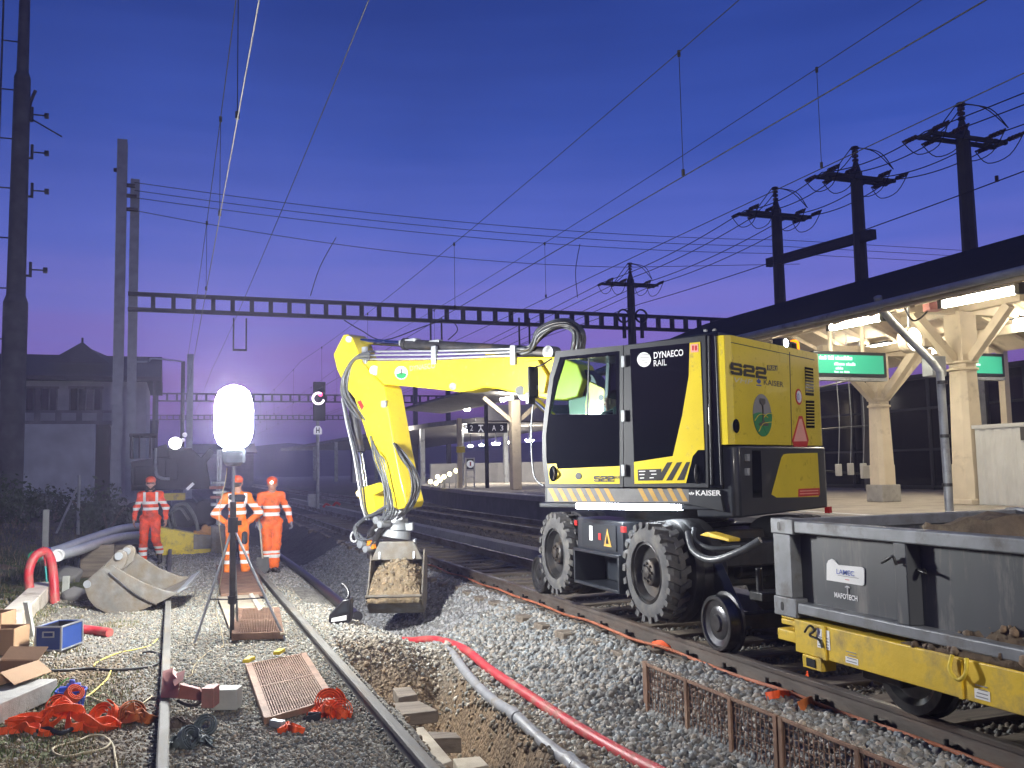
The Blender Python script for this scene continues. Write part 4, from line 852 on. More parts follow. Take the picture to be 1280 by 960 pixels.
MB().cyl(B(-.24, .04, .45), B(.24, .04, .45), .04, n=14).build('coupler_pin', M['galv'], bk, smooth=40)
MB().box(B(0, .075, .41), (.26, .02, .10), (CR, CF, UP)).build('label_plate', M['galv'], bk, bevel=.006)
tag(ex, 'yellow and anthracite road-rail excavator standing on the track with its arm reaching over the trench', 'excavator')
def heap(name, fn, n, m_, label, cat, parent=None, group=None, nstone=0, ssz=(.01, .03), scol=(.3, .24, .16)):
    """soil heap: fn(i,j in 0..1) gives the surface point; closed down to its rim by steep sides"""
    vs = [fn(i/(n-1), j/(n-1)) for i in range(n) for j in range(n)]; fs = [(i*n+j, (i+1)*n+j, (i+1)*n+j+1, i*n+j+1) for i in range(n-1) for j in range(n-1)]
    base = min(v.z for v in vs)-.02; rim = [i*n for i in range(n)]+[(n-1)*n+j for j in range(1, n)]+[i*n+n-1 for i in range(n-2, -1, -1)]+[j for j in range(n-2, 0, -1)]
    o = len(vs); vs += [V((vs[r].x, vs[r].y, base)) for r in rim]; k = len(rim)
    fs += [(rim[a], o+a, o+(a+1) % k, rim[(a+1) % k]) for a in range(k)]; fs.append(tuple(range(o+k-1, o-1, -1)))
    mb = MB(); mb.add(vs, fs); ob = mb.build(name, m_, parent, smooth=180, label=label, cat=cat, group=group)
    if nstone:
        P = np.array([fn(random.uniform(.04, .96), random.uniform(.04, .96))[:] for _ in range(nstone)]); sz = RNG.uniform(*ssz, nstone)
        so = stones_mesh('clods', P-np.array(ob.location), sz, stone_cols(nstone, scol, .4, .1), None, ob)
    return ob
def fb(u, v):
    w = (u-.5)*2*(hw-.03); c_ = -.28+v*.76; z = .06-.27*v+.30*max(0, math.sin(math.pi*min(1, max(0, v))))**.8*max(0, math.sin(math.pi*u))**.5
    n = float(fbm(np.array([u*5.]), np.array([v*5.]), 77)[0])-.5; n2 = float(fbm(np.array([u*17.]), np.array([v*17.]), 78)[0])-.5
    n3 = float(fbm(np.array([u*40.]), np.array([v*40.]), 79)[0])-.5; return B(w, c_, z+n*.20+n2*.11+n3*.035)
heap('soil', fb, 70, M['soil'], 'heap of brown stony soil filling the raised excavator bucket', 'soil', nstone=420, ssz=(.006, .030), scol=(.24, .185, .12))
# ================================================================== WAGON AND SKIP
WX = 4.15; WY = 5.56
wg = thing('flat_wagon', (5.37, 2.4, 0), 'low yellow flat wagon carrying the grey soil skip behind the excavator', 'rail wagon')
mb = MB(); mb.bb((WX, -1.2, .335), (WX+.09, WY, .56)); mb.bb((6.5, -1.2, .335), (6.59, WY, .56)); mb.bb((WX+.09, WY-.1, .335), (6.5, WY, .56)); mb.bb((WX+.09, -1.2, .335), (6.5, -1.1, .56)); mb.bb((5.2, -1.1, .35), (5.5, WY-.1, .52))
for y in (.4, 2.0, 3.6, 4.9): mb.bb((WX+.09, y, .36), (6.5, y+.1, .55))
fr = mb.build('frame', M['yellow_worn'], wg, bevel=.008)
MB().bb((WX-.005, 5.28, .245), (WX+.12, 5.48, .334)).build('foot', M['yellow_worn'], fr, bevel=.006)
MB().bb((WX-.012, 5.34, .262), (WX+.0, 5.43, .318)).build('socket', M['dark'], fr)
MB().bb((WX-.012, 5.22, .335), (WX+.001, 5.25, .56)).build('stiffener', M['yellow_worn'], fr); MB().bb((WX-.012, 4.075, .337), (WX+.001, 4.10, .55)).build('stiffener', M['yellow_worn'], fr)
mb = MB(); mb.bb((WX+.02, 5.56, .50), (WX+.16, 5.74, .54)); mb.bb((WX+.02, 5.56, .545), (WX+.16, 5.74, .562)); mb.cyl((WX+.09, 5.65, .45), (WX+.09, 5.65, .56), .03); mb.bb((WX+.0, 5.55, .39), (WX+.2, 5.76, .47)); mb.build('twistlock', M['yellow_worn'], fr, bevel=.01)
for (x0, y0, x1, y1) in ((1021, 785, 1038, 815), (1057, 820, 1073, 834), (1218, 860, 1238, 880)):
    a, b_ = PX(x0, y0, WX-.002), PX(x1, y1, WX-.002); lb = MB().bb((WX-.004, b_.y, min(a.z, b_.z)+.01), (WX-.001, a.y, max(a.z, b_.z))).build('label_plate', M['white'], fr)
    for k in range(4): MB().bb((WX-.0055, b_.y+.01, min(a.z, b_.z)+.02+k*.02), (WX-.0042, a.y-.01-.008*(k % 3), min(a.z, b_.z)+.026+k*.02)).build('label_line', M['decal_s'], lb)
def lash(px, py, s):
    c_ = PX(px, py, WX-.02)
    return MB().tube([c_+V((0, s*.05, .05)), c_+V((-.02, s*.055, -.03)), c_+V((-.02, 0, -.075)), c_+V((-.02, -s*.055, -.03)), c_+V((0, -s*.05, .05))], .011, 8, 5)
lash(1200, 832, 1).build('lashing_ring', M['yellow_rust'], fr, smooth=60)
MB().tube([PX(1006, 790, WX-.02), PX(1012, 782, WX-.03), PX(1018, 788, WX-.02), PX(1012, 794, WX-.03), PX(1024, 800, WX-.02), PX(1028, 810, WX-.02)], .008, 6, 6).build('tie_wire', M['cable_k'], fr, smooth=60)
def wagon_wheel(x, y, s):
    MB().lathe((x-s*.065, y, .30), (s, 0, 0), [(0, .0), (0, .09), (.03, .10), (.03, .20), (.0, .24), (0, .295), (.005, .30), (.105, .303), (.112, .332), (.14, .33), (.14, 0)], 44).build('wheel', M['wheelsteel'], wg, smooth=35)
for y in (4.95, -.2):
    for x, s in ((4.645, 1), (6.085, -1)): wagon_wheel(x, y, s)
    MB().cyl((4.7, y, .30), (6.03, y, .30), .06).build('axle', M['steel_dk'], wg, smooth=40)
    for x in (4.42, 6.32): MB().bb((x-.07, y-.18, .22), (x+.07, y+.18, .34)).build('axle_box', M['steel_dk'], wg, bevel=.015)
# skip
sk = thing('soil_skip', (5.37, 2.4, .56), 'long open grey steel skip with ribbed sides standing on the yellow wagon', 'skip')
CX, CXR = 4.16, 6.58; Yb = 5.78; Ya = -1.1
mb = MB()
mb.bb((CX, Ya, .60), (CX+.10, Yb-.25, .675)); mb.bb((CX, Ya, 1.165), (CX+.11, Yb-.25, 1.25)); mb.bb((CXR-.10, Ya, .60), (CXR, Yb-.25, .675)); mb.bb((CXR-.11, Ya, 1.165), (CXR, Yb-.25, 1.25)); mb.bb((CX+.13, Yb-.1, 1.165), (CXR-.13, Yb, 1.25)); mb.bb((CX+.1, Ya, 1.165), (CXR-.1, Ya+.1, 1.25))
mb.build('rim', M['cont_lt'], sk, bevel=.01)
mb = MB(); mb.bb((CX+.09, Ya, .61), (CX+.12, Yb-.05, 1.17)); mb.bb((CXR-.12, Ya, .61), (CXR-.09, Yb-.05, 1.17)); mb.bb((CX+.1, Yb-.08, .61), (CXR-.1, Yb-.05, 1.17)); mb.bb((CX+.1, Ya, .61), (CXR-.1, Ya+.03, 1.17)); mb.bb((CX+.1, Ya, .60), (CXR-.1, Yb-.05, .63))
mb.build('wall_panel', M['cont'], sk)
for y in (4.50, 2.95, 1.4, -.15):
    MB().prism([(CX+.09, y+.10, .675), (CX+.005, y+.07, .675), (CX+.005, y-.03, .675), (CX+.09, y-.06, .675)], (0, 0, .49)).build('rib', M['cont'], sk, bevel=.006)
def corner(y, sgn):
    for x0, x1 in ((CX-.01, CX+.13), (CXR-.13, CXR+.01)):
        p = MB().bb((x0+.012, y-.20*sgn, .70), (x1-.012, y, 1.15)).build('corner_post', M['cont_lt'], sk, bevel=.006)
        for z0, z1 in ((.565, .70), (1.15, 1.262)):
            q = MB().bb((x0, y-.25*sgn, z0), (x1, y+.01*sgn, z1)).build('corner_casting', M['cont_lt'], p, bevel=.008)
            if x0 < 5: 
                zc = (z0+z1)/2; yc = y-.09*sgn
                MB().prism([(x0-.002, yc+.017*math.cos(t), zc+.012*(1 if math.sin(t) > 0 else -1)+.020*math.sin(t)) for t in np.linspace(0, 6.283, 16, endpoint=False)], (.004, 0, 0)).build('slot', M['decal_k'], q)
corner(Yb, 1); corner(Ya, -1)
# plates and lettering on the skip side
pX = CX+.088
def spx(px, py): return PX(px, py, pX)
a = [(1034, 725), (1034, 705), (1036, 700.5), (1040, 698.5), (1044, 700), (1047, 704), (1049, 706), (1078, 709), (1081, 711), (1081, 731), (1078, 732)]
pl = MB().prism([spx(x, y) for x, y in a], (-.005, 0, 0)).build('name_plate', M['white'], sk)
tR = V((0, -1, 0))
text('LAMEC', spx(1047, 717.2)-V((.006, 0, 0)), tR, UP, (spx(1047, 714)-spx(1069, 714)).length, .034, M['blue_txt'], pl, bold=.01)
MB().bb((pX-.0075, spx(1074, 718).y, spx(1060, 721).z), (pX-.0055, spx(1048, 718).y, spx(1060, 721).z+.003)).build('plate_line', M['decal_s'], pl)
MB().bb((pX-.0075, spx(1062, 718).y, spx(1060, 725).z), (pX-.0055, spx(1057, 718).y, spx(1060, 725).z+.004)).build('plate_line', M['red'], pl)
text('MAFOTECH', spx(1043.5, 746.5), tR, UP, (spx(1043.5, 740)-spx(1072, 740)).length, .036, M['decal_w'], sk, bold=.03)
mk = MB(); p0 = spx(1060, 738)-V((.004, 0, 0)); mk.tube([p0+V((0, .02, .02)), p0+V((0, .0, .026)), p0+V((0, -.02, .02))], .005, 6, 4); mk.tube([p0+V((0, 0, .02)), p0+V((0, 0, -.06))], .004, 6); mk.build('maker_mark', M['decal_w'], sk)
MB().tube([PX(1102, 703, CX-.0), PX(1108, 700, CX-.03), PX(1116, 696, CX-.03), PX(1120, 706, CX-.02)], .010, 8, 4).build('hook', M['steel_dk'], sk, smooth=60); MB().tube([PX(1147, 712, CX+.06), PX(1152, 714, CX+.03), PX(1157, 717, CX+.03), PX(1155, 712, CX+.06)], .009, 8, 4).build('hook', M['steel_dk'], sk, smooth=60)
def fs_(u, v):
    x = CX+.13+u*(CXR-CX-.26); y = Ya+.04+v*(Yb-Ya-.12); n = float(fbm(np.array([x*2.]), np.array([y*2.]), 61)[0])-.5; n2 = float(fbm(np.array([x*8.]), np.array([y*8.]), 62)[0])-.5
    return V((x, y, 1.235+.16*math.exp(-((y-3.2)/1.2)**2)*(.5+.5*math.exp(-((x-4.5)/.5)**2))+n*.22+n2*.13-.16*S(4.1, 5.0, y)))
heap('soil', fs_, 52, M['soil_dk'], 'dark lumpy soil and turf filling the grey skip', 'soil', nstone=160, ssz=(.02, .05), scol=(.16, .13, .09))
MB().prism([(CXR-.2, 4.2, 1.18), (CXR-.9, 2.8, 1.30), (CXR-.2, 2.4, 1.22)], (0, 0, .02)).build('turf_sheet', M['concrete_dk'], label='pale torn sheet lying on the soil in the skip', cat='sheet')
def fw_(u, v):
    y = 2.4+v*2.15; x = WX+.012+u*.13; n = float(fbm(np.array([u*3.]), np.array([y*5.]), 63)[0])-.5; n2 = float(fbm(np.array([u*7.]), np.array([y*20.]), 64)[0])-.5
    p = float(S(4.55, 3.75, y)*S(2.3, 2.9, y)); return V((x, y, .566+p*max(0, (.015+.17*u**.8)*(1+2.2*n)+n2*.09)))
heap('soil', fw_, 60, M['soil_dk'], 'brown spilled soil heaped on the wagon edge against the skip', 'soil', nstone=170, ssz=(.006, .034), scol=(.15, .11, .075))

# ================================================================== BALLOON LAMP
lx, ly = G(290, 800).x, G(290, 800).y; gz = hz(lx, ly)
lt = thing('balloon_lamp', (lx, ly, gz), 'brightly glowing balloon work lamp on a tall black tripod in the siding', 'work lamp')
zt_ = 1.96
mb = MB(); mb.cyl((lx, ly, gz+.02), (lx, ly, 1.15), .024); mb.cyl((lx, ly, .25), (lx, ly, 1.35), .034); mb.build('pole', M['steel_dk'], lt, smooth=40)
mb = MB(); mb.cyl((lx, ly, 1.3), (lx, ly, 1.78), .017); mb.build('pole', M['galv'], lt, smooth=40)
mb = MB(); mb.cyl((lx, ly, 1.02), (lx, ly, 1.18), .055, n=12); mb.box((lx+.05, ly, 1.12), (.08, .05, .05)); mb.build('collar', M['blackpipe'], lt, smooth=40); MB().cyl((lx, ly, .26), (lx, ly, .34), .05, n=12).build('collar', M['blackpipe'], lt, smooth=40)
feet = [G(243, 806), G(357, 803), V((lx+.1, ly+.62, hz(lx+.1, ly+.62)))]
for f in feet:
    top = V((lx, ly, 1.08)); MB().tube([top, f+UP*.015], .014, 8).build('leg', M['galv'], lt, smooth=40)
    m_ = top.lerp(f, .62); MB().tube([V((lx, ly, .30)), m_], .008, 6).build('brace', M['steel_dk'], lt, smooth=40)
mb = MB(); mb.lathe((lx, ly, 1.74), UP, [(0, 0), (0, .07), (.04, .11), (.17, .12), (.19, .10), (.19, 0)], 24); mb.box((lx+.09, ly-.05, 1.84), (.06, .06, .12)); mb.build('ballast_housing', M['anth'], lt, smooth=40)
MB().lathe((lx, ly, 1.935), UP, [(0, 0), (.0, .09), (.04, .15), (.12, .19), (.22, .205), (.42, .205), (.52, .195), (.62, .16), (.67, .10), (.70, 0)], 32).build('envelope', M['lamp'], lt, smooth=60)
cp = []
for i in range(40): t = i/39; a = t*9; cp.append(V((lx-.10+.03*math.cos(a)-.05*t, ly-.05+.03*math.sin(a), 1.72-1.5*t)))
cp += [V((lx-.1, ly-.35, hz(lx-.1, ly-.35)+.02)), G(262, 815, .012), G(243, 833, .012), G(240, 845, .012), G(232, 848, .012)]
MB().tube(cp, .005, 6, 2).build('cable', M['cable_b'], lt, smooth=60)
# assumed lamp, unseen behind the camera; added to light machine's rear and near ground
fx, fy = 2.6, -4.2; fz = hz(fx, fy)
ft = thing('assumed_lamp', (fx, fy, fz), 'assumed balloon flood lamp on a tall tripod, added unseen behind the photographer', 'work lamp')
MB().cyl((fx, fy, fz), (fx, fy, 4.6), .035).build('pole', M['galv'], ft, smooth=40)
for a in (0, 2.1, 4.2): MB().tube([(fx, fy, 1.5), (fx+.9*math.cos(a), fy+.9*math.sin(a), fz+.02)], .018, 8).build('leg', M['galv'], ft, smooth=40)
MB().lathe((fx, fy, 4.6), UP, [(0, 0), (.0, .12), (.05, .25), (.2, .34), (.4, .36), (.6, .34), (.75, .22), (.8, 0)], 32).build('envelope', M['flood'], ft, smooth=60)

# ================================================================== PEOPLE (one continuous body each, clothes as children)
def sdf_mesh(prims, h, k=.03):
    """prims: ('c',a,b,ra,rb,k) tapered capsule / ('e',c,(rx,ry,rz),k,R) ellipsoid / ('-e',...) carve. Surface nets."""
    lo = np.full(3, 1e9); hi = -lo
    for p in prims:
        if p[0][0] == '-': continue
        if p[0] == 'c':
            for q, r in ((p[1], p[3]), (p[2], p[4])): lo = np.minimum(lo, np.array(q)-r); hi = np.maximum(hi, np.array(q)+r)
        else: r = max(p[2]); lo = np.minimum(lo, np.array(p[1])-r); hi = np.maximum(hi, np.array(p[1])+r)
    lo -= 4*h; hi += 4*h; n = np.ceil((hi-lo)/h).astype(int)+1
    F = np.full(n, .5, np.float32); ax = [lo[i]+h*np.arange(n[i]) for i in range(3)]
    for p in prims:
        kk = p[5] if p[0] == 'c' and len(p) > 5 else (p[3] if p[0] != 'c' and len(p) > 3 else k)
        if p[0] == 'c': a, b_ = np.array(p[1], float), np.array(p[2], float); r = max(p[3], p[4]); mn = np.minimum(a, b_)-r-kk-3*h; mx = np.maximum(a, b_)+r+kk+3*h
        else: a = np.array(p[1], float); r = max(p[2]); mn = a-r-kk-3*h; mx = a+r+kk+3*h
        i0 = np.maximum(np.floor((mn-lo)/h).astype(int), 0); i1 = np.minimum(np.ceil((mx-lo)/h).astype(int)+1, n)
        if (i1 <= i0).any(): continue
        sl = tuple(slice(i0[i], i1[i]) for i in range(3)); X, Y, Z = np.meshgrid(*[ax[i][sl[i]] for i in range(3)], indexing='ij')
        if p[0] == 'c':
            d = b_-a; t = np.clip(((X-a[0])*d[0]+(Y-a[1])*d[1]+(Z-a[2])*d[2])/max(d@d, 1e-9), 0, 1)
            D = np.sqrt((X-a[0]-d[0]*t)**2+(Y-a[1]-d[1]*t)**2+(Z-a[2]-d[2]*t)**2)-(p[3]+(p[4]-p[3])*t)
        else:
            r3 = p[2]; q = np.sqrt(((X-a[0])/r3[0])**2+((Y-a[1])/r3[1])**2+((Z-a[2])/r3[2])**2); D = (q-1)*min(r3)
        f = F[sl]
        if p[0] == '-e': F[sl] = np.maximum(f, -D)
        else:
            hh = np.clip(.5+.5*(f-D)/kk, 0, 1); F[sl] = f*(1-hh)+D*hh-kk*hh*(1-hh)
    ins = F < 0
    c8 = [ins[i:n[0]-1+i, j:n[1]-1+j, l:n[2]-1+l] for i in (0, 1) for j in (0, 1) for l in (0, 1)]; s_ = sum(c.astype(np.int8) for c in c8)
    act = (s_ > 0) & (s_ < 8); I = np.argwhere(act); ids = np.full(act.shape, -1, np.int64); ids[act] = np.arange(len(I))
    acc = np.zeros((len(I), 3)); cnt = np.zeros(len(I)); cor = [(i, j, l) for i in (0, 1) for j in (0, 1) for l in (0, 1)]
    for x in range(8):
        for y in range(x+1, 8):
            dd = np.abs(np.array(cor[x])-cor[y])
            if dd.sum() != 1: continue
            va = F[tuple((I+cor[x]).T)]; vb = F[tuple((I+cor[y]).T)]; m = (va < 0) != (vb < 0); t = np.where(m, va/np.where(m, va-vb, 1), 0)
            P = np.array(cor[x])+t[:, None]*(np.array(cor[y])-np.array(cor[x])); acc[m] += P[m]; cnt[m] += 1
    vs = lo+h*(I+acc/cnt[:, None]); fs = []
    for a in range(3):
        b_, c_ = (a+1) % 3, (a+2) % 3; s0 = [slice(None)]*3; s1 = [slice(None)]*3; s0[a] = slice(0, -1); s1[a] = slice(1, None)
        A, Bq = ins[tuple(s0)], ins[tuple(s1)]; E_ = np.argwhere(A != Bq); E_ = E_[(E_[:, b_] > 0) & (E_[:, c_] > 0) & (E_[:, b_] < act.shape[b_]) & (E_[:, c_] < act.shape[c_])]
        if not len(E_): continue
        db = np.zeros(3, int); db[b_] = 1; dc = np.zeros(3, int); dc[c_] = 1
        q = np.stack([ids[tuple((E_-db-dc).T)], ids[tuple((E_-dc).T)], ids[tuple(E_.T)], ids[tuple((E_-db).T)]], 1)
        fl = ~A[tuple(E_.T)]; q[fl] = q[fl][:, ::-1]; fs.append(q)
    return vs, np.concatenate(fs)
def hand(w, d, pal, out, curl=.35, sc=1.):
    """w wrist, d finger direction, pal palm-facing normal, out thumb side"""
    w, d, pal, out = [np.array(q, float) for q in (w, d, pal, out)]; P = []
    kn = w+d*.085*sc
    for i, (o, L_) in enumerate(((.030, .068), (.010, .078), (-.011, .072), (-.031, .056))):
        b_ = kn+out*o*sc*.95; P.append(('c', w+out*o*.5, b_, .017*sc, .0125*sc, .012))
        c1 = math.cos(curl); s1 = math.sin(curl); m_ = b_+(d*c1+pal*s1)*L_*.55*sc; c2 = math.cos(curl*2.2); s2 = math.sin(curl*2.2); e = m_+(d*c2+pal*s2)*L_*.5*sc
        P += [('c', b_, m_, .0105*sc, .0095*sc, .004), ('c', m_, e, .0095*sc, .008*sc, .004)]
    t0 = w+d*.03*sc+out*.025*sc; t1 = t0+(out*.75+d*.6+pal*.25)*.042*sc; t2 = t1+(out*.2+d*.85+pal*.4)*.034*sc
    P += [('c', w+d*.015, t0, .018*sc, .015*sc, .012), ('c', t0, t1, .0145*sc, .0115*sc, .006), ('c', t1, t2, .0115*sc, .009*sc, .004)]
    return P
def rotz(a, p): c_, s_ = math.cos(a), math.sin(a); return (c_*p[0]-s_*p[1], s_*p[0]+c_*p[1], p[2])
def person(label, loc_, face, J, head_turn=0., hv=None, tr_hv=None, gloves=False, nod=0., h=.0085, extra=None, clothes=True, scale=1.):
    """J: joints in the person's own axes (x to their left, y = forward... x right-hand negative), z up from the ground"""
    rt_ = lambda p: rotz(face, p)
    cu_ = J.get('curl', (.4,))[0]; fl_ = J.get('floor', (0, 0, 0))[2]
    g = {k: np.array(rt_(v)) for k, v in J.items() if len(v) == 3}
    hd = g['head']; fwd = np.array(rotz(face+head_turn, (0, math.cos(nod), -math.sin(nod)))); lat = np.array(rotz(face+head_turn, (1, 0, 0))); upd = np.cross(lat, fwd)
    at = lambda x, y, z: hd+lat*x+fwd*y+upd*z
    Hd = [('c', g['neck'], hd+np.array((0, 0, -.05)), .055, .05, .03), ('e', at(0, -.01, .03), (.078, .092, .105), .02), ('c', at(0, .03, -.02), at(0, .05, -.085), .058, .036, .03),
          ('c', at(0, .088, .012), at(0, .108, -.018), .010, .016, .010), ('c', at(-.03, .075, -.052), at(.03, .075, -.052), .010, .010, .012), ('c', at(-.045, .07, .035), at(.045, .07, .035), .012, .012, .015),
          ('e', at(.08, -.005, .005), (.014, .024, .034), .008), ('e', at(-.08, -.005, .005), (.014, .024, .034), .008), ('-e', at(.032, .098, .016), (.014, .012, .010)), ('-e', at(-.032, .098, .016), (.014, .012, .010))]
    B_ = list(Hd)
    sh = (g['shL']+g['shR'])/2
    B_ += [('c', g['neck'], g['hip'], .07, .09, .05), ('c', g['shL'], g['shR'], .06, .06, .05)]
    for s_ in 'LR':
        B_ += [('c', g['sh'+s_], g['el'+s_], .047, .038), ('c', g['el'+s_], g['wr'+s_], .037, .026), ('c', g['hp'+s_], g['kn'+s_], .075, .05), ('c', g['kn'+s_], g['an'+s_], .05, .036)]
        hd_ = g['hd'+s_]; w = g['wr'+s_]; d = hd_-w; d = d/np.linalg.norm(d); pl_ = g['pal'+s_]; pl_ = pl_-d*(pl_@d); pl_ = pl_/np.linalg.norm(pl_); ou = np.cross(pl_, d)*(1 if s_ == 'L' else -1)
        if ou@fwd < 0: ou = -ou
        B_ += hand(w, d, pl_, ou, curl=cu_, sc=1.08)
    vs, fs = sdf_mesh(B_, h, .03)
    # skin colour with eyes, lips and (gloved) hands as vertex colour of the body itself
    cols = np.tile(np.array((.46, .25, .175)), (len(vs), 1))
    for ex_ in (.032, -.032): cols[np.linalg.norm(vs-at(ex_, .092, .016), axis=1) < .012] = (.03, .02, .018)
    dl = vs-at(0, .085, -.055); cols[(np.abs(dl@lat) < .028) & (np.abs(dl@upd) < .008) & (np.abs(dl@fwd) < .02)] = (.33, .12, .10)
    if gloves:
        for s_ in 'LR': cols[np.linalg.norm(vs-(g['wr'+s_]*.35+g['hd'+s_]*.65), axis=1) < .15] = (.20, .20, .24)
    root = np_mesh('person', vs, fs, M['skin'], smooth=180, cols=cols); root.location = loc_; tag(root, label, 'person'); root.scale = (scale,)*3
    def cl(name, prims, m, k=.035, hh=None):
        v, f = sdf_mesh(prims, hh or h, k); 
        if name in ('jacket', 'trousers'):   # cloth folds
            nn = fbm(v[:, 0]*9+v[:, 1]*5, v[:, 2]*14, 17)-.5; c0 = np.array([g['hip'][0], g['hip'][1], 0]); dr = v-c0; dr[:, 2] = 0; dr /= np.linalg.norm(dr, axis=1)[:, None]+1e-6; n3 = fbm(v[:, 0]*16+v[:, 1]*9, v[:, 2]*30, 19)-.5; v = v+dr*(nn[:, None]*.042+n3[:, None]*.016)
        return np_mesh(name, v, f, m, smooth=180, parent=root)
    jk = [('c', g['chest'], g['hip'], .125, .11, .06), ('c', g['shL']*.62+g['shR']*.38, g['hip']*.5+g['hpL']*.5+np.array((0, 0, .02)), .09, .095, .06), ('c', g['shR']*.62+g['shL']*.38, g['hip']*.5+g['hpR']*.5+np.array((0, 0, .02)), .09, .095, .06), ('c', g['shL'], g['neck']-np.array((0, 0, .06)), .068, .062, .05), ('c', g['shR'], g['neck']-np.array((0, 0, .06)), .068, .062, .05), ('c', g['shL'], g['shR'], .07, .07, .06), ('c', g['neck']-np.array((0, 0, .03)), g['neck']+np.array((0, 0, .02)), .075, .065, .03)]
    for s_ in 'LR': w2 = g['wr'+s_]*.92+g['el'+s_]*.08; jk += [('c', g['sh'+s_], g['el'+s_], .072, .058), ('c', g['el'+s_], w2, .058, .048)]
    if not clothes: jk = [p for p in jk]
    jo = cl('jacket', jk, hv)
    tp = [('c', g['hip']+np.array((0, 0, .02)), g['hip']-np.array((0, 0, .05)), .125, .12, .05)]
    for s_ in 'LR': a2 = g['an'+s_]+np.array((0, 0, .04)); tp += [('c', g['hp'+s_], g['kn'+s_], .105, .078), ('c', g['kn'+s_], a2, .078, .075)]
    cl('trousers', tp, tr_hv or hv)
    bt = []
    for s_ in 'LR': t_ = g['toe'+s_]; a_ = g['an'+s_]; bt += [('c', a_+np.array((0, 0, .06)), np.array((a_[0], a_[1], fl_+.05)), .055, .052, .02), ('c', np.array((a_[0], a_[1], fl_+.045)), np.array((t_[0], t_[1], fl_+.04)), .048, .042, .03)]
    cl('boots', bt, M['boot'])
    return root, at, rt_, cl
def joints(**k):
    J = dict(head=(0, .02, 1.60), neck=(0, 0, 1.46), shL=(.170, 0, 1.375), shR=(-.170, 0, 1.375), chest=(0, .01, 1.27), hip=(0, 0, .96), hpL=(.10, 0, .90), hpR=(-.10, 0, .90), elL=(.25, -.03, 1.12), elR=(-.25, -.03, 1.12), wrL=(.27, .07, .88), wrR=(-.27, .07, .88), hdL=(.27, .10, .78), hdR=(-.27, .10, .78), palL=(-1, 0, 0), palR=(1, 0, 0),
             knL=(.11, .03, .50), knR=(-.11, .03, .50), anL=(.12, 0, .10), anR=(-.12, 0, .10), toeL=(.14, .17, 0), toeR=(-.14, .17, 0)); J.update(k); return J
HV1 = hivis('hi_vis_red_orange', (.88, .085, .02), [(1.08, 1.135), (1.20, 1.255), (.20, .27), (.31, .36)], (.115, 1.22, 1.44))
HV2 = hivis('hi_vis_orange', (.92, .20, .012), [(1.08, 1.14), (1.20, 1.26), (.24, .30), (.40, .45)], (.13, 1.24, 1.44))
HV3 = hivis('hi_vis_bright_orange', (.92, .15, .012), [(1.02, 1.085), (1.155, 1.205), (.27, .33), (.355, .40)])
def helmet(at, cl, m, brim=1, cap=False):
    P = [('e', at(0, -.012, .075), (.098, .112, .082), .02), ('c', at(-.05, .09, .062), at(.05, .09, .062), .014, .014, .03)]
    cl('helmet' if not cap else 'cap', P, m)
# man walking towards us
p1 = G(187, 706); P1J = joints(knL=(.09, .17, .53), anL=(.10, .16, .10), toeL=(.13, .33, 0), knR=(-.12, .08, .50), anR=(-.15, -.22, .20), toeR=(-.17, -.08, .04), elL=(.27, -.02, 1.13), wrL=(.29, .09, .90), hdL=(.29, .12, .79), elR=(-.28, -.04, 1.13), wrR=(-.30, .05, .89), hdR=(-.31, .08, .79))
r1, at, rt_, cl = person('man in red-orange work suit and helmet walking towards us beside the yellow box', p1, math.radians(172), P1J, head_turn=.1, hv=HV1)
helmet(at, cl, M['helm']); cl('collar', [('c', at(-.05, .0, -.16), at(.05, .0, -.16), .06, .06, .03)], M['navy']); cl('beard', [('c', at(-.045, .045, -.07), at(.045, .045, -.07), .03, .03, .03), ('c', at(-.03, .062, -.10), at(.03, .062, -.10), .026, .026, .02)], mat('dark_hair', (.03, .02, .015), .8)); cl('glasses', [('c', at(-.06, .09, .018), at(.06, .09, .018), .012, .012, .005)], M['gloss'])
# man seen from behind, hands on hips
p2 = G(296, 722); J2 = joints(elL=(.37, -.07, 1.10), wrL=(.19, .0, .95), hdL=(.12, .07, .90), elR=(-.37, -.07, 1.10), wrR=(-.19, .0, .95), hdR=(-.12, .07, .90), palL=(-.6, -.4, -.2), palR=(.6, -.4, -.2), anL=(.14, 0, .1), anR=(-.14, 0, .1))
r2, at, rt_, cl = person('man in yellow-orange hi-vis suit seen from behind with hands on hips', p2, math.radians(-8), J2, head_turn=-.25, hv=HV2)
helmet(at, cl, M['helm'], cap=True); cl('hair', [('e', at(0, -.03, .01), (.083, .08, .07), .01)], mat('short_dark_hair', (.06, .05, .05), .8))
zz = lambda x, y, z: np.array(rt_((x, y, z)))
cl('back_panel', [('c', zz(-.10, -.10, 1.38), zz(.10, -.10, 1.38), .045, .045, .02), ('c', zz(-.02, -.115, 1.33), zz(.10, -.115, 1.33), .035, .035, .02)], M['navy']); cl('knee_pocket', [('c', zz(.13, -.09, .62), zz(.13, -.085, .74), .05, .05, .02)], M['navy'])
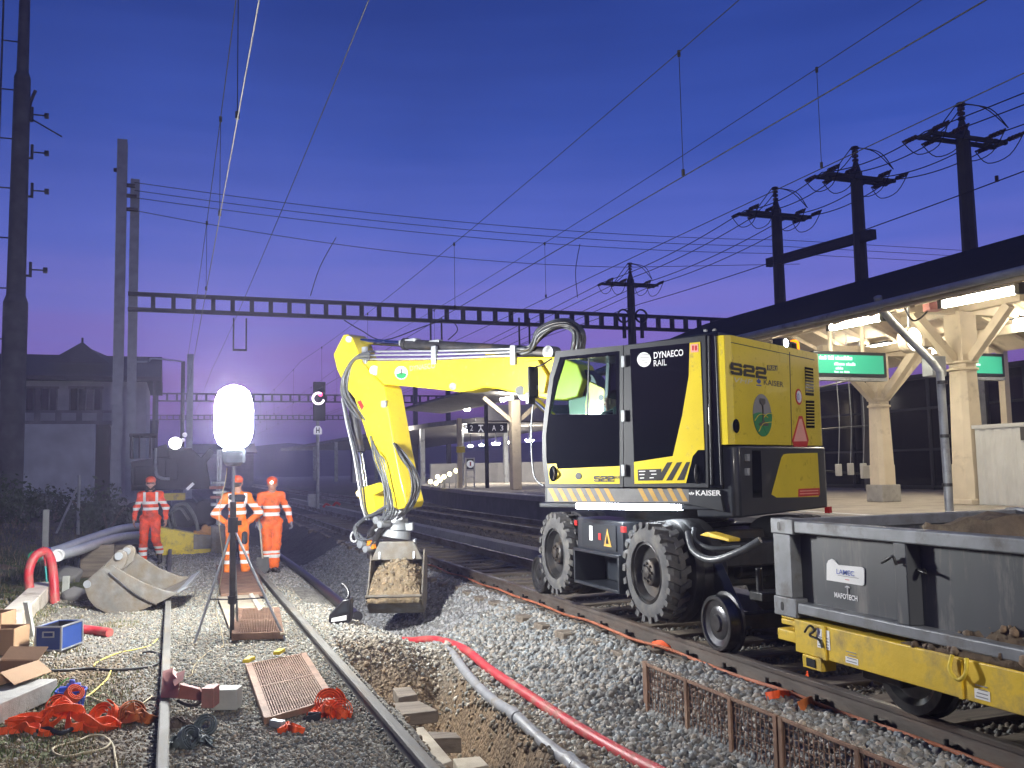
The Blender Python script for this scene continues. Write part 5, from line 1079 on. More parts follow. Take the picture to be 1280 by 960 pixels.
# man with head lamp leaning on a shovel
p3 = G(339, 716); J3 = joints(elL=(.27, .0, 1.13), wrL=(.27, .17, .93), hdL=(.25, .24, .86), palL=(-.3, 0, -1), elR=(-.29, -.05, 1.13), wrR=(-.34, .05, .90), hdR=(-.36, .10, .80), palR=(1, 0, 0), head=(0, .05, 1.58), curl=(.7,), knL=(.08, .05, .5), anL=(.06, -.02, .1), toeL=(.1, .16, 0), anR=(-.06, .0, .1), toeR=(-.09, .18, 0), knR=(-.08, .04, .5))
r3, at, rt_, cl = person('man in orange hi-vis suit with glowing head lamp holding a shovel', p3, math.radians(185), J3, head_turn=-.25, nod=.35, hv=HV3, gloves=True)
helmet(at, cl, M['helm'])
hl = MB(); hc = V(at(.0, .108, .085))+r3.location; fd = V(rotz(math.radians(185)-.25, (0, 1, 0))); hl.lathe(hc, fd, [(0, 0), (0, .022), (.02, .024), (.022, 0)], 14)
hl.build('head_lamp', M['headl'], r3)
# his shovel
hnd = V(rt_((.25, .24, .86)))+p3; tipg = hnd+V(rotz(math.radians(185), (-.06, .12, 0))); tipg.z = hz(tipg.x, tipg.y)
sv = thing('shovel', tipg, 'long-handled shovel held upright by the man with the head lamp', 'shovel')
dv = (hnd-tipg).normalized(); MB().tube([tipg+dv*.28, hnd+dv*.12], .016, 8).build('shaft', M['plank'], sv, smooth=60)
bl = MB(); w_ = V(rotz(math.radians(185), (1, 0, 0))); bl.prism([tipg+dv*.30-w_*.11, tipg+dv*.30+w_*.11, tipg+dv*.08+w_*.10, tipg, tipg+dv*.08-w_*.10], w_.cross(dv)*.008); bl.build('blade', M['steel_dk'], sv, bevel=.003)
# operator seated in the cab
op = U(OF, .68, 1.05)
Jo = joints(head=(0, .03, 1.32), neck=(0, 0, 1.19), shL=(.18, 0, 1.13), shR=(-.18, 0, 1.13), chest=(0, 0, 1.0), hip=(0, -.02, .72), hpL=(.10, .02, .68), hpR=(-.10, .02, .68), elL=(.25, .05, .88), elR=(-.25, .05, .88), wrL=(.27, .26, .87), wrR=(-.27, .26, .87), hdL=(.27, .36, .86), hdR=(-.27, .36, .86), palL=(0, 0, -1), palR=(0, 0, -1), knL=(.12, .44, .66), knR=(-.12, .44, .66), anL=(.12, .50, .34), anR=(-.12, .50, .40), floor=(0, 0, .32), toeL=(.13, .64, 0), toeR=(-.13, .64, 0))
st_m = mat('striped_shirt', (.45, .45, .46), .85, var=.1); nt = st_m.node_tree; wv = nt.nodes.new('ShaderNodeTexWave'); wv.bands_direction = 'Z'; wv.inputs['Scale'].default_value = 9; wv.inputs['Distortion'].default_value = 2; wv.inputs['Detail'].default_value = 0
tc_ = nt.nodes.new('ShaderNodeTexCoord'); nt.links.new(tc_.outputs['Object'], wv.inputs['Vector']); rmp = nt.nodes.new('ShaderNodeValToRGB'); rmp.color_ramp.interpolation = 'CONSTANT'; rmp.color_ramp.elements[0].color = (.02, .02, .025, 1); rmp.color_ramp.elements[1].color = (.62, .62, .62, 1); rmp.color_ramp.elements[1].position = .42
nt.links.new(wv.outputs['Fac'], rmp.inputs[0]); nt.links.new(rmp.outputs[0], nt.nodes['Principled BSDF'].inputs['Base Color'])
r4, at, rt_, cl = person('operator in a striped grey top sitting in the excavator cab', op+V((0, 0, 0)), math.atan2(-f_.x, f_.y), Jo, head_turn=.1, hv=st_m, tr_hv=M['navy'])
cl('hair', [('e', at(0, -.03, .06), (.09, .09, .08), .01)], mat('operator_hair', (.02, .015, .012), .8)); 
# ================================================================== THINGS ON THE GROUND
# yellow attachment box across the siding
c0 = G(197, 694); c1 = G(272, 692); yb = thing('ballast_attachment', (c0+c1)/2, 'scratched yellow steel ballast attachment lying across the siding behind the workers', 'machine attachment')
Yd = c0.y; xa, xb = c0.x, c1.x+.15; zg = hz((xa+xb)/2, Yd)
mb = MB(); mb.prism([(xa, Yd, zg+.05), (xa+.9, Yd, zg+.08), (xa+.9, Yd, zg+.42), (xa+.04, Yd, zg+.62)], (0, .5, 0)); mb.bb((xa-.03, Yd-.03, zg+.0), (xa+.04, Yd+.55, zg+.66)); mb.bb((xa, Yd-.05, zg+.0), (xb, Yd+.1, zg+.10)); mb.build('body', M['yellow_rust'], yb, bevel=.015)
mb = MB(); mb.prism([(xa+.75, Yd-.02, zg+.1), (xb, Yd-.02, zg+.12), (xb, Yd-.02, zg+.36), (xa+.75, Yd-.02, zg+.44)], (0, .4, 0)); mb.bb((xb-.28, Yd-.1, zg+.02), (xb+.12, Yd+.4, zg+.6)); mb.build('end_block', M['steel_worn'], yb, bevel=.015)
mb = MB(); mb.prism([(xa+.75, Yd+.1, zg+.5), (xa+1.25, Yd+.1, zg+.58), (xb-.2, Yd+.1, zg+.48), (xb-.2, Yd+.1, zg+.38), (xa+.75, Yd+.1, zg+.40)], (0, .25, 0)); mb.cyl((xa+1.0, Yd+.0, zg+.55), (xa+1.0, Yd+.4, zg+.55), .08); mb.cyl((xb-.3, Yd, zg+.5), (xb-.3, Yd+.4, zg+.5), .09); mb.build('arm', mat('rusty_orange_steel', (.55, .25, .05), .65, var=.3, dirt=(.12, .08, .05), dirt_amt=.5), yb, bevel=.01)
MB().tube([(xa+.35, Yd+.2, zg+.6), (xa+.3, Yd+.15, zg+1.0), (xa+.55, Yd+.1, zg+1.12), (xa+.75, Yd+.1, zg+.85), (xa+.85, Yd+.1, zg+.5)], .04, 8, 6).build('hose', M['hose'], yb, smooth=60)
MB().tube([(xa+.3, Yd+.2, zg+.55), (xa+.2, Yd+.15, zg+.85), (xa+.45, Yd+.1, zg+1.02), (xa+.65, Yd+.1, zg+.75)], .03, 8, 6).build('hose', M['hose'], yb, smooth=60)
# big ditching bucket lying on the ground
def gbucket():
    base = G(150, 766); pl = lambda px, py, d=0.: PP(px, py, base+CF*d, CF)
    near = [(107, 727), (105, 733), (110, 748), (118, 758), (132, 766), (146, 769), (166, 767), (186, 759), (204, 751), (222, 741)]
    far = [pl(x+40-22*(i/9), y-36+16*(i/9), .95) for i, (x, y) in enumerate(near)]; nr = [pl(x, y) for x, y in near]
    bt = thing('ditching_bucket', base, 'big dirty grey digger bucket lying on its side at the edge of the gravel', 'digger bucket')
    mb = MB(); n = len(nr)
    for i in range(n-1):
        nv = (nr[i+1]-nr[i]).cross(far[i]-nr[i]).normalized(); mb.prism([nr[i], nr[i+1], far[i+1], far[i]], nv*.02)
    mb.build('shell', M['steel_worn'], bt, smooth=40)
    top = [pl(x, y) for x, y in ((137, 714), (160, 727), (190, 737), (222, 741))]; 
    MB().prism([pl(x, y) for x, y in near]+[pl(x, y) for x, y in ((205, 738), (180, 729), (158, 717), (140, 706), (120, 715))], CF*.03).build('side_plate', M['steel_worn'], bt, bevel=.008)
    P = [pl(x, y, -.012) for x, y in ((136, 716), (150, 728), (170, 744), (196, 757))]; MB().tube(P, .012, 6, 5).build('wear_strip', M['steel_dk'], bt, smooth=60)
    fpl = far[:]+[pl(x+20, y-18, .95) for x, y in ((205, 738), (180, 728), (158, 714), (140, 702))]; MB().prism(fpl, -CF*.03).build('side_plate', M['steel_worn'], bt, bevel=.008)
    cp_ = lambda t, d: pl(222, 741).lerp(far[-1], t)+CR*d
    MB().prism([cp_(0, -.02)-UP*.02, cp_(1, -.02)-UP*.02, cp_(1, .12)+UP*.06, cp_(0, .12)+UP*.06], UP*.03).build('cutting_edge', M['galv'], bt, bevel=.005)
    for dx, dy, d in ((-2, 3, .02), (8, -3, .30)):
        e = MB(); e.prism([pl(x+dx, y+dy, d) for x, y in ((108, 727), (118, 716), (137, 700), (146, 688), (152, 684), (159, 687), (161, 694), (158, 704), (150, 712), (138, 720), (122, 732))], CF*.05); o_ = e.build('hinge_ear', M['steel_worn'], bt, bevel=.008)
        for x, y in ((151, 692), (112, 727)): q = pl(x+dx, y+dy, d); MB().cyl(q-CF*.03, q+CF*.08, .05, n=16).build('pin_boss', M['galv'], o_, smooth=40)
    return bt
gbucket()
# two thick grey ribbed pipes
def ribbed(P, r, label, endcol, nm='pipe'):
    o = MB().tube(P, r, 16, 10).build(nm, M['ribpipe'], smooth=60, label=label, cat='pipe', group='thick grey cable pipes')
    a = V(P[0]); d = (a-V(P[1])).normalized(); MB().lathe(a-d*.02, d, [(0, r*1.0), (.0, r*1.08), (.06, r*1.08), (.06, r*.8), (.03, r*.78), (.03, 0)], 20).build('end', endcol, o, smooth=40); return o
pz = lambda px, py, z: Pz(px, py, z)
e1 = pz(73, 694, .10); e0 = pz(40, 695, .12)
P1_ = [e1, e1+(pz(100, 688, .2)-e1), pz(125, 679, .32), pz(150, 673, .42), pz(172, 670, .48), pz(195, 669, .45)]
ribbed([V((p.x, 16.2+i*.5, CAMH+(p.z-CAMH)*1)) if 0 else p for i, p in enumerate([PY(73, 694, 15.6), PY(100, 687, 16.8), PY(128, 677, 18.8), PY(152, 671, 20.9), PY(172, 669, 22.0), PY(190, 669, 22.6)])], .085, 'thick grey pipe with an open pale end beside the verge', M['white'])
ribbed([PY(44, 696, 16.0), PY(70, 689, 16.8), PY(100, 678, 18.2), PY(128, 668, 20.0), PY(150, 661, 21.8), PY(172, 658, 23.0)], .085, 'thick grey pipe with a green end behind the pale-ended one', mat('green_pipe_end', (.02, .22, .12), .5))
for px, Yc in ((120, 18.2), (158, 21.3)):
    q = PY(px, 690, Yc); zg = hz(q.x, q.y); t_ = PY(px, 676, Yc).z; MB().bb((q.x-.25, q.y-.1, zg-.05), (q.x+.3, q.y+.15, max(zg+.1, t_-.07))).build('timber_block', M['sleeper'], label='dark timber block under the grey pipes '+('near their open ends' if px == 120 else 'behind the walking man'), cat='timber block', bevel=.01)
# red conduit bent in a hoop, and its stake
hY = 14.6; q0 = PY(40, 748, hY)
MB().tube([PY(42, 752, hY-.1), PY(37, 735, hY), PY(36, 715, hY), PY(42, 698, hY+.05), PY(50, 691, hY+.1), PY(58, 690, hY+.15), PY(64, 701, hY+.1), PY(67, 722, hY), PY(69, 755, hY-.1)], .062, 14, 8).build('conduit', M['redpipe'], smooth=60, label='red conduit bent into an upright hoop out of the ground', cat='conduit')
MB().tube([PY(59, 690, hY+.25), PY(63, 690, hY+.25)], .07, 12).build('sleeve', M['blue'], label='dark blue sleeve at the top of the red hoop', cat='pipe sleeve')
sk_ = thing('survey_stake', G(61, 745), 'thin red and teal survey stake standing in front of the red hoop', 'stake'); b0 = G(61, 745); t0 = PY(54, 683, b0.y); MB().tube([b0-UP*.1, b0.lerp(t0, .6)], .012, 6).build('lower_part', mat('teal_paint', (.06, .35, .33), .6), sk_); MB().tube([b0.lerp(t0, .6), t0], .012, 6).build('upper_part', M['redpipe'], sk_)
MB().tube([G(76, 791, .05), G(100, 792, .05), G(118, 794, .05), G(137, 796, .045)], .05, 12, 5).build('conduit', M['redpipe'], smooth=60, label='short piece of red conduit lying beside the blue crate', cat='conduit')
# small pale stakes and stones near the bucket
for i, (px, py, h_, lb) in enumerate(((101, 722, .34, 'short pale stake nearest the red hoop by the digger bucket'), (117, 716, .34, 'pale stake in the middle behind the digger bucket'), (128, 714, .40, 'slanting pale board stake right behind the digger bucket'), (82, 742, .26, 'small pale stake leaning left of the digger bucket'))):
    b0 = G(px, py); MB().box(b0+UP*h_*.4, (.10, .04, h_*1.2), (CR.lerp(UP, .0), CF, (UP+CR*(.35 if i == 2 else .05)).normalized())).build('stake', M['palegrey'], bevel=.006, label=lb, cat='stake')
for i, (px, py, s_) in enumerate(((92, 752, .17), (82, 728, .22))):
    b0 = G(px, py); v = IV*(1+RNG.uniform(-.18, .18, (12, 1)))*np.array([s_*1.3, s_, s_*.9]); MB().add([V(q)+b0+UP*s_*.4 for q in v], [tuple(f) for f in IF]).build('rock', M['concrete_dk'], bevel=.03, label='dark rock beside the digger bucket' if i == 0 else 'dark lump of rubble between red hoop and stakes', cat='rock')
b0 = G(96, 758); v = IV*(1+RNG.uniform(-.2, .2, (12, 1)))*.16; MB().add([V(q)+b0+CR*.35+UP*.06 for q in v], [tuple(f) for f in IF]).build('rock', M['palegrey'], bevel=.03, label='pale rock against the digger bucket', cat='rock')
# white timber beam with its post
a, b_ = G(4, 800), G(53, 748); d = (b_-a).normalized(); sd_ = d.cross(UP); MB().box((a+b_)/2+UP*.11, ((b_-a).length+.3, .26, .22), (d, sd_, UP)).build('timber_beam', M['white_wood'], bevel=.012, label='whitewashed timber beam lying on the verge behind the blue crate', cat='beam')
b0 = G(41, 800); t0 = PY(33, 752, b0.y); d = (t0-b0).normalized(); MB().box((b0+t0)/2, (.06, .05, (t0-b0).length), (CR, CR.cross(d)*-1, d)).build('post', M['palegrey'], bevel=.006, label='thin pale post leaning against the white beam', cat='post')
# blue crate
def open_box(name, o, ax, ay, w, d, h, th, m, par_label, cat, min_=None, rim=None, tilt=None):
    t = thing(name, o, par_label, cat); mb = MB(); C = lambda x, y, z: o+ax*x+ay*y+UP*z
    mb.box(C(0, 0, th/2), (w, d, th), (ax, ay, UP))
    fm = [(C(0, -d/2+th/2, h/2), (w, th, h)), (C(0, d/2-th/2, h/2), (w, th, h)), (C(-w/2+th/2, 0, h/2), (th, d-2*th, h)), (C(w/2-th/2, 0, h/2), (th, d-2*th, h))]
    for c_, s_ in fm: mb.box(c_, s_, (ax, ay, UP))
    mb.build('body', m, t, bevel=.003)
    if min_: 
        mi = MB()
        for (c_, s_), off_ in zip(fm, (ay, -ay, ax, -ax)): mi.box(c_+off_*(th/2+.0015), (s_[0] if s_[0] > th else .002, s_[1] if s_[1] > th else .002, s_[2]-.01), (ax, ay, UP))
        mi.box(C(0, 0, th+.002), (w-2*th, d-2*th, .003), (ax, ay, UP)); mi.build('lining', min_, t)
    if rim:
        for z in (h, .012):
            r_ = MB()
            for y in (-d/2, d/2): r_.box(C(0, y, z), (w+.016, .016, .016), (ax, ay, UP))
            for x in (-w/2, w/2): r_.box(C(x, 0, z), (.016, d+.016, .016), (ax, ay, UP))
            r_.build('rim', rim, t, bevel=.002)
        r_ = MB()
        for x in (-w/2, w/2):
            for y in (-d/2, d/2): r_.box(C(x, y, h/2), (.018, .018, h), (ax, ay, UP))
        r_.build('edge_trim', rim, t, bevel=.002)
    return t, C
A_, B2 = G(44, 818), G(76, 817); wd = (B2-A_).length; ax = (B2-A_).normalized(); ax.z = 0; ax.normalize(); ay = V((-ax.y, ax.x, 0)); dp = .42
o_ = (A_+B2)/2+ay*dp/2; o_.z = hz(o_.x, o_.y)+.01
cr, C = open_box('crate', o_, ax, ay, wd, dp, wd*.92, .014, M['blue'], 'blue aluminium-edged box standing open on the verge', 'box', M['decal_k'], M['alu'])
hm_ = MB(); hy = -dp/2-.004
for x in (-.055, .055): hm_.box(C(x, hy, wd*.62), (.012, .016, .05), (ax, ay, UP))
for z in (.05, -.02): hm_.box(C(0, hy, wd*.60+z*.7), (.12, .016, .012), (ax, ay, UP))
hm_.build('handle', M['alu'], cr, bevel=.002)
# cardboard box (open flaps)
A_, B2 = G(-22, 895), G(47, 868); wd = .46; ax = (B2-A_); ax.z = 0; ax.normalize(); ay = V((-ax.y, ax.x, 0)); dp = .34
o_ = B2-ax*wd/2+ay*dp/2; gz_ = hz(o_.x, o_.y); zt2 = PP(47, 826, B2, ay).z
o_.z = max(gz_+.16, zt2-.34)
bx, C = open_box('cardboard_box', o_, ax, ay, wd, dp, zt2-o_.z, .007, M['card'], 'brown cardboard box with open flaps on the grey timber block', 'box', M['card_in'])
h_ = zt2-o_.z
for p, q, n_ in ((C(-wd/2, -dp/2, h_), C(wd/2, -dp/2, h_), -ay), (C(wd/2, -dp/2, h_), C(wd/2, dp/2, h_), ax), (C(-wd/2, dp/2, h_), C(wd/2, dp/2, h_), ay)):
    dn = (n_*.75+UP*(-.55 if n_ == -ay else .5)).normalized(); MB().prism([p, q, q+dn*.15, p+dn*.15], n_.cross(q-p).normalized()*.005).build('flap', M['card'], bx)
MB().box(C(.06, -dp/2-.003, h_*.3), (.09, .003, .045), (ax, ay, UP)).build('label_plate', M['white'], bx)
# grey block under it
a, b_ = G(3, 902), G(62, 880); d = (b_-a); d.z = 0; ln_ = d.length; d.normalize(); s2 = V((-d.y, d.x, 0)); c_ = b_-d*.42+s2*.14; c_.z = hz(c_.x, c_.y)
gbz = max(.10, o_.z-c_.z-.01)
MB().box(c_+UP*(gbz/2-.01), (.95, .34, gbz), (d, s2, UP)).build('timber_block', M['concrete'], bevel=.008, label='grey weathered block lying on the grass under the cardboard box', cat='block')
# plywood boxes at the picture edge
for i, (px, py, w_, hh_, lb) in enumerate(((8, 816, .30, .36, 'upright cardboard carton with torn side behind the brown box'), (-6, 800, .28, .42, 'tan carton at the edge of the verge behind the white beam end'))):
    b0 = G(px, py); open_box('carton', b0, CR, CF, w_, .3, hh_*.72, .01, M['card'], lb, 'box', M['card_in'])
# blue basket with tools
b0 = G(88, 884); bk_ = thing('tool_basket', b0, 'small blue plastic basket of tools beside the orange straps', 'basket'); mb = MB(); rr_ = .11
for k in range(16):
    a = 2*math.pi*k/16; mb.tube([b0+V((rr_*.8*math.cos(a), rr_*.8*math.sin(a), .01)), b0+V((rr_*math.cos(a), rr_*math.sin(a), .13))], .007, 5)
for z, r in ((.012, .8), (.07, .9), (.13, 1.02)): mb.tube([b0+V((rr_*r*math.cos(t), rr_*r*math.sin(t), z)) for t in np.linspace(0, 6.283, 20)], .010, 6)
mb.lathe(b0, UP, [(0, 0), (.004, rr_*.82)], 16); mb.build('body', M['blue_lt'], bk_, smooth=40)
mb = MB(); mb.box(b0+V((.02, 0, .15)), (.10, .05, .06)); mb.cyl(b0+V((0, .0, .14)), b0+V((.01, 0, .21)), .022, n=10); mb.box(b0+V((-.05, .03, .13)), (.07, .06, .05)); mb.build('tool', M['blue_lt'], bk_, bevel=.006)
MB().tube([b0+V((-.12, -.02, .05)), b0+V((-.13, -.03, .12)), b0+V((-.06, -.02, .20)), b0+V((-.02, .02, .22))], .006, 6, 5).build('handle', mat('green_plastic', (.06, .3, .03), .5), bk_, smooth=60)
# --- strap heaps: crumpled webbing
def strap_heap(px, py, m, w, n, ex_, ey, hh_, label, seed, nrib=3, th=.0035):
    r = random.Random(seed); b0 = G(px, py); ob = None; mb = MB()
    for k in range(nrib):
        P, A = [], []; ang = r.uniform(0, 6.28)
        for i in range(n):
            t = i/(n-1); ang += r.uniform(-1.3, 1.3); x = ex_*(2*t-1)*.9 + r.uniform(-.3, .3)*ex_*.35; y = r.uniform(-1, 1)*ey*(1-.5*abs(2*t-1)); p = b0+CR*x+V((0, 1, 0))*y
            p.z = hz(p.x, p.y)+.012+hh_*max(0, 1-abs(2*t-1))*r.uniform(.1, 1); P.append(p); A.append(V((r.uniform(-.6, .6), r.uniform(-.6, .6), r.uniform(.25, 1))).normalized())
        mb.ribbon(P, w, A, th, 7)
    return mb.build('ratchet_straps' if 0 else 'strap', m, smooth=50, label=label, cat='strap')
def roll(c_, ax_, r0, r1, w, m, name, par=None, label=None):
    ax_ = V(ax_).normalized(); x = ax_.orthogonal().normalized(); y = ax_.cross(x); P = [c_+x*(r0+(r1-r0)*t)*math.cos(t*19)+y*(r0+(r1-r0)*t)*math.sin(t*19) for t in np.linspace(0, 1, 60)]
    return MB().ribbon(P, w, ax_, .003, 0).build(name, m, par, smooth=50, label=label, cat='strap' if label else None)
so = strap_heap(78, 912, M['strap'], .06, 9, .42, .16, .17, 'long tangled heap of orange webbing straps on the grass by the basket', 3, 5)
roll(G(72, 900, .10), V((.3, -.8, .5)), .03, .085, .06, M['strap'], 'strap_coil', so); roll(G(92, 888, .13), V((.5, -.6, .6)), .03, .07, .06, M['strap'], 'strap_coil', so); roll(G(128, 905, .06), V((-.4, -.6, .6)), .04, .11, .06, M['strap'], 'strap_coil', so)
strap_heap(20, 918, M['strap'], .055, 8, .30, .06, .05, 'flat orange strap trailing to the grass edge beside the tangled heap', 5, 2)
so = strap_heap(168, 905, M['strap_dk'], .07, 7, .16, .10, .10, 'dirty orange strap folded against the siding rail', 8, 3); roll(G(165, 903, .06), V((.2, -.9, .2)), .05, .10, .08, M['strap_dk'], 'strap_coil', so)
MB().tube([G(45, 920, .03), G(60, 918, .04), G(75, 922, .03), G(98, 914, .035), G(120, 906, .03)], .016, 8, 5).build('cord', M['navy'], smooth=60, label='dark blue strap end lying among the orange straps', cat='strap')
so = strap_heap(412, 898, M['strap'], .055, 8, .17, .12, .10, 'bright orange strap crumpled at the corner of the rusty grid', 12, 4); roll(G(412, 890, .07), V((.1, -.7, .7)), .06, .12, .055, M['strap'], 'strap_coil', so); roll(G(425, 898, .05), V((-.2, -.9, .3)), .05, .10, .05, M['strap'], 'strap_coil', so)
mb = MB(); q = G(392, 902, .03); mb.box(q, (.10, .06, .05), ((CR+UP*.2).normalized(), CF, UP)); mb.cyl(q-CR*.04+UP*.02, q+CR*.04+UP*.02, .02, n=8); mb.build('ratchet', M['navy'], so, bevel=.006)
so = strap_heap(363, 916, M['strap'], .05, 6, .09, .07, .05, 'small orange strap bundle left of the crumpled one on the gravel', 15, 3); mb = MB(); q = G(347, 910, .03); mb.box(q, (.05, .12, .05), ((CR*.5+CF*.8).normalized(), (CR*.8-CF*.5).normalized(), UP)); mb.build('ratchet', M['galv'], so, bevel=.006)
so = strap_heap(238, 932, M['strap_gr'], .05, 8, .16, .16, .10, 'grey webbing straps crumpled on the gravel beside the siding rail', 21, 4); roll(G(238, 935, .06), V((.6, -.6, .5)), .04, .09, .045, M['strap_gr'], 'strap_coil', so); roll(G(258, 920, .07), V((-.3, -.8, .4)), .03, .08, .045, M['strap_gr'], 'strap_coil', so)
strap_heap(222, 912, mat('brown_rag', (.12, .09, .075), .9, var=.3), .06, 6, .10, .10, .07, 'dark brown rag lying by the rail above the grey straps', 23, 3)
def pxstrap(name, pts, w, m, label, z=.02):
    P = [G(x, y, z+dz) for x, y, dz in pts]; A = [V((math.sin(i*1.9)*.5, .2, .8)).normalized() for i in range(len(P))]; return MB().ribbon(P, w, A, .0035, 7).build(name, m, smooth=50, label=label, cat='strap')
pxstrap('strap', [(816, 815, .05), (826, 818, .09), (838, 820, .05), (850, 818, .09), (862, 824, .04), (874, 828, .03)], .06, M['strap'], 'orange strap lying on the ballast at the top of the first mesh panel')
so = pxstrap('strap', [(958, 879, .03), (975, 878, .04), (992, 877, .04), (1008, 874, .08), (1009, 866, .13), (1014, 876, .10), (1022, 884, .05), (1029, 892, .02)], .055, M['strap'], 'orange strap knotted on the ballast beside the excavator track rail'); 
pxstrap('strap', [(1000, 893, .03), (1010, 890, .05), (1018, 888, .05)], .07, M['strap_dk'], 'small folded dirty orange strap below the knotted one')
# --- red screw clamp with grey block across the siding rail
b0 = G(240, 876); cl_ = thing('rail_clamp', b0, 'faded red cast rail clamp with a grey block lying across the siding rail', 'rail clamp')
q = lambda px, py, z: Pz(px, py, z)
mb = MB(); mb.prism([q(201, 872, .02), q(222, 873, .02), q(225, 852, .14), q(216, 842, .16), q(203, 846, .12)], V((0, .22, 0))); mb.prism([q(222, 873, -.02), q(258, 877, -.02), q(250, 862, .05), q(226, 856, .08)], V((0, .08, 0))); mb.prism([q(214, 846, .12), q(231, 839, .20), q(229, 850, .18), q(218, 858, .12)], V((0, .05, 0))); mb.box(q(263, 870, .02), (.09, .14, .14), (CR, CF, UP)); mb.build('casting', M['mauve'], cl_, bevel=.012)
MB().box(q(283, 872, -.03), (.20, .16, .15), (CR, CF, UP)).build('block', M['palegrey'], cl_, bevel=.006)
MB().tube([q(222, 876, -.02), q(240, 882, -.04), q(262, 872, .0)], .012, 6, 4).build('rod', M['steel_dk'], cl_, smooth=60)
# --- steel grids (track walkway gratings)
def grid(c4, z, th, label, mtop=None, xb=1, lift=0, n=26):
    P = [Pz(x, y, z) for x, y in c4]; a, b_, c_, d = P; t = thing('steel_grid', (a+c_)/2, label, 'steel grid'); fr_ = MB(); wd_ = .035
    lp = lambda u, v: a.lerp(b_, u).lerp(d.lerp(c_, u), v)
    for (u0, v0), (u1, v1) in (((0, 0), (1, 0)), ((0, 1), (1, 1)), ((0, 0), (0, 1)), ((1, 0), (1, 1)), ((0, .5), (1, .5))):
        p, q_ = lp(u0, v0), lp(u1, v1); dd = (q_-p).normalized(); wx = .06 if (u0 == u1) else .028; fr_.box((p+q_)/2-UP*th/2, ((q_-p).length+.02, wx, th*(1 if u0 == u1 else .9)), (dd, UP.cross(dd), UP))
    fr_.build('frame', M['rust'], t, bevel=.004); br = MB()
    for i in range(1, n): u = i/n; p, q_ = lp(u, .0), lp(u, 1.); dd = (q_-p).normalized(); br.box((p+q_)/2-UP*th*.45, ((q_-p).length, .008, th*.7), (dd, UP.cross(dd), UP))
    for j in range(1, 12): v = j/12; p, q_ = lp(0, v), lp(1, v); dd = (q_-p).normalized(); br.box((p+q_)/2-UP*th*.5, ((q_-p).length, .006, th*.35), (dd, UP.cross(dd), UP))
    br.build('bars', M['rust'], t); return t
g1 = grid([(311, 829), (379, 816), (415, 873), (335, 896)], -.06, .05, 'rusty steel grid lying on the gravel beside the orange strap')
g2 = grid([(300, 760), (346, 759), (351, 789), (293, 791)], -.02, .08, 'rusty steel grid behind the tripod foot')
for (px, py, ang) in ((311, 828, 0), (349, 818, .5)):
    c_ = Pz(px, py, -.04); MB().prism([c_+V((-.06, -.02, 0)), c_+V((.0, -.03, 0)), c_+V((.06, .0, .02)), c_+V((.0, .02, .03))], UP*.03).build('clip', M['yellow'], g1, bevel=.006)
# boards and a third walkway panel up the track
def board(c4, z, th, m, label, nm='board'): P = [Pz(x, y, z) for x, y in c4]; return MB().prism(P, -UP*th).build(nm, m, bevel=.008, label=label, cat='board')
board([(270, 706), (318, 704), (332, 740), (276, 742)], -.03, .06, M['rust'], 'rust-brown walkway panel between the rails behind the tripod')
board([(272, 746), (284, 745), (300, 790), (290, 792)], -.06, .03, M['plank'], 'pale plank lying left of the rear steel grid')
board([(284, 743), (322, 741), (332, 757), (292, 759)], -.06, .03, M['plank'], 'wide pale timber board behind the rear steel grid'); board([(311, 742), (316, 741), (328, 760), (323, 761)], -.02, .03, M['white_wood'], 'narrow pale batten on the wide board'); board([(340, 758), (346, 757), (356, 790), (350, 791)], -.03, .03, M['plank'], 'pale edge plank right of the rear steel grid')
# --- trench: sleeper ends, boards, conduits, mesh panels
board([(510, 911), (529, 908), (566, 951), (549, 957)], -.30, .05, M['plank'], 'pale weathered board sloping down into the trench')
board([(534, 914), (569, 915), (577, 922), (541, 923)], -.45, .12, M['sleeper'], 'brown sleeper end sticking out of the trench wall'); board([(566, 948), (600, 945), (612, 957), (574, 962)], -.45, .12, M['plank'], 'pale sleeper end at the trench bottom'); board([(536, 958), (565, 957), (575, 975), (540, 975)], -.42, .1, M['plank'], 'pale board end at the bottom edge of the trench')
board([(491, 860), (513, 858), (522, 868), (498, 872)], -.36, .10, M['sleeper'], 'short brown sleeper stump in the trench soil'); board([(470, 880), (525, 876), (548, 888), (494, 894)], -.36, .10, M['sleeper'], 'brown buried sleeper crossing the trench floor')
cd = [(3.06, 11.2), (2.98, 10.2), (2.86, 9.2), (2.76, 8.2), (2.70, 7.4), (2.64, 6.6), (2.56, 5.9), (2.46, 5.2), (2.3, 4.2)]
o = MB().tube([V((x, y, hz(x, y)+.045-(.04 if y > 10 else 0))) for x, y in cd], .048, 14, 6).build('conduit', M['greypipe'], smooth=60, label='grey conduit running along the ledge of the trench', cat='conduit')
for y, x in ((7.4, 2.70), (5.9, 2.56)): p = V((x, y, hz(x, y)+.045)); MB().cyl(p+V((.012, .09, 0)), p-V((.012, .09, 0)), .056, n=16).build('joint', M['greypipe'], o, smooth=40)
rd_ = [(2.62, 12.3), (2.7, 12.15), (2.9, 11.8), (3.08, 11.3), (3.12, 10.2), (3.10, 9.2), (3.10, 8.2), (3.12, 7.2), (3.13, 6.2), (3.2, 5.2), (3.32, 4.0)]
MB().tube([V((x, y, hz(x, y)+.05)) for x, y in rd_], .047, 14, 6).build('conduit', M['redpipe'], smooth=60, label='long red conduit running along the foot of the ballast slope', cat='conduit')
_b = []
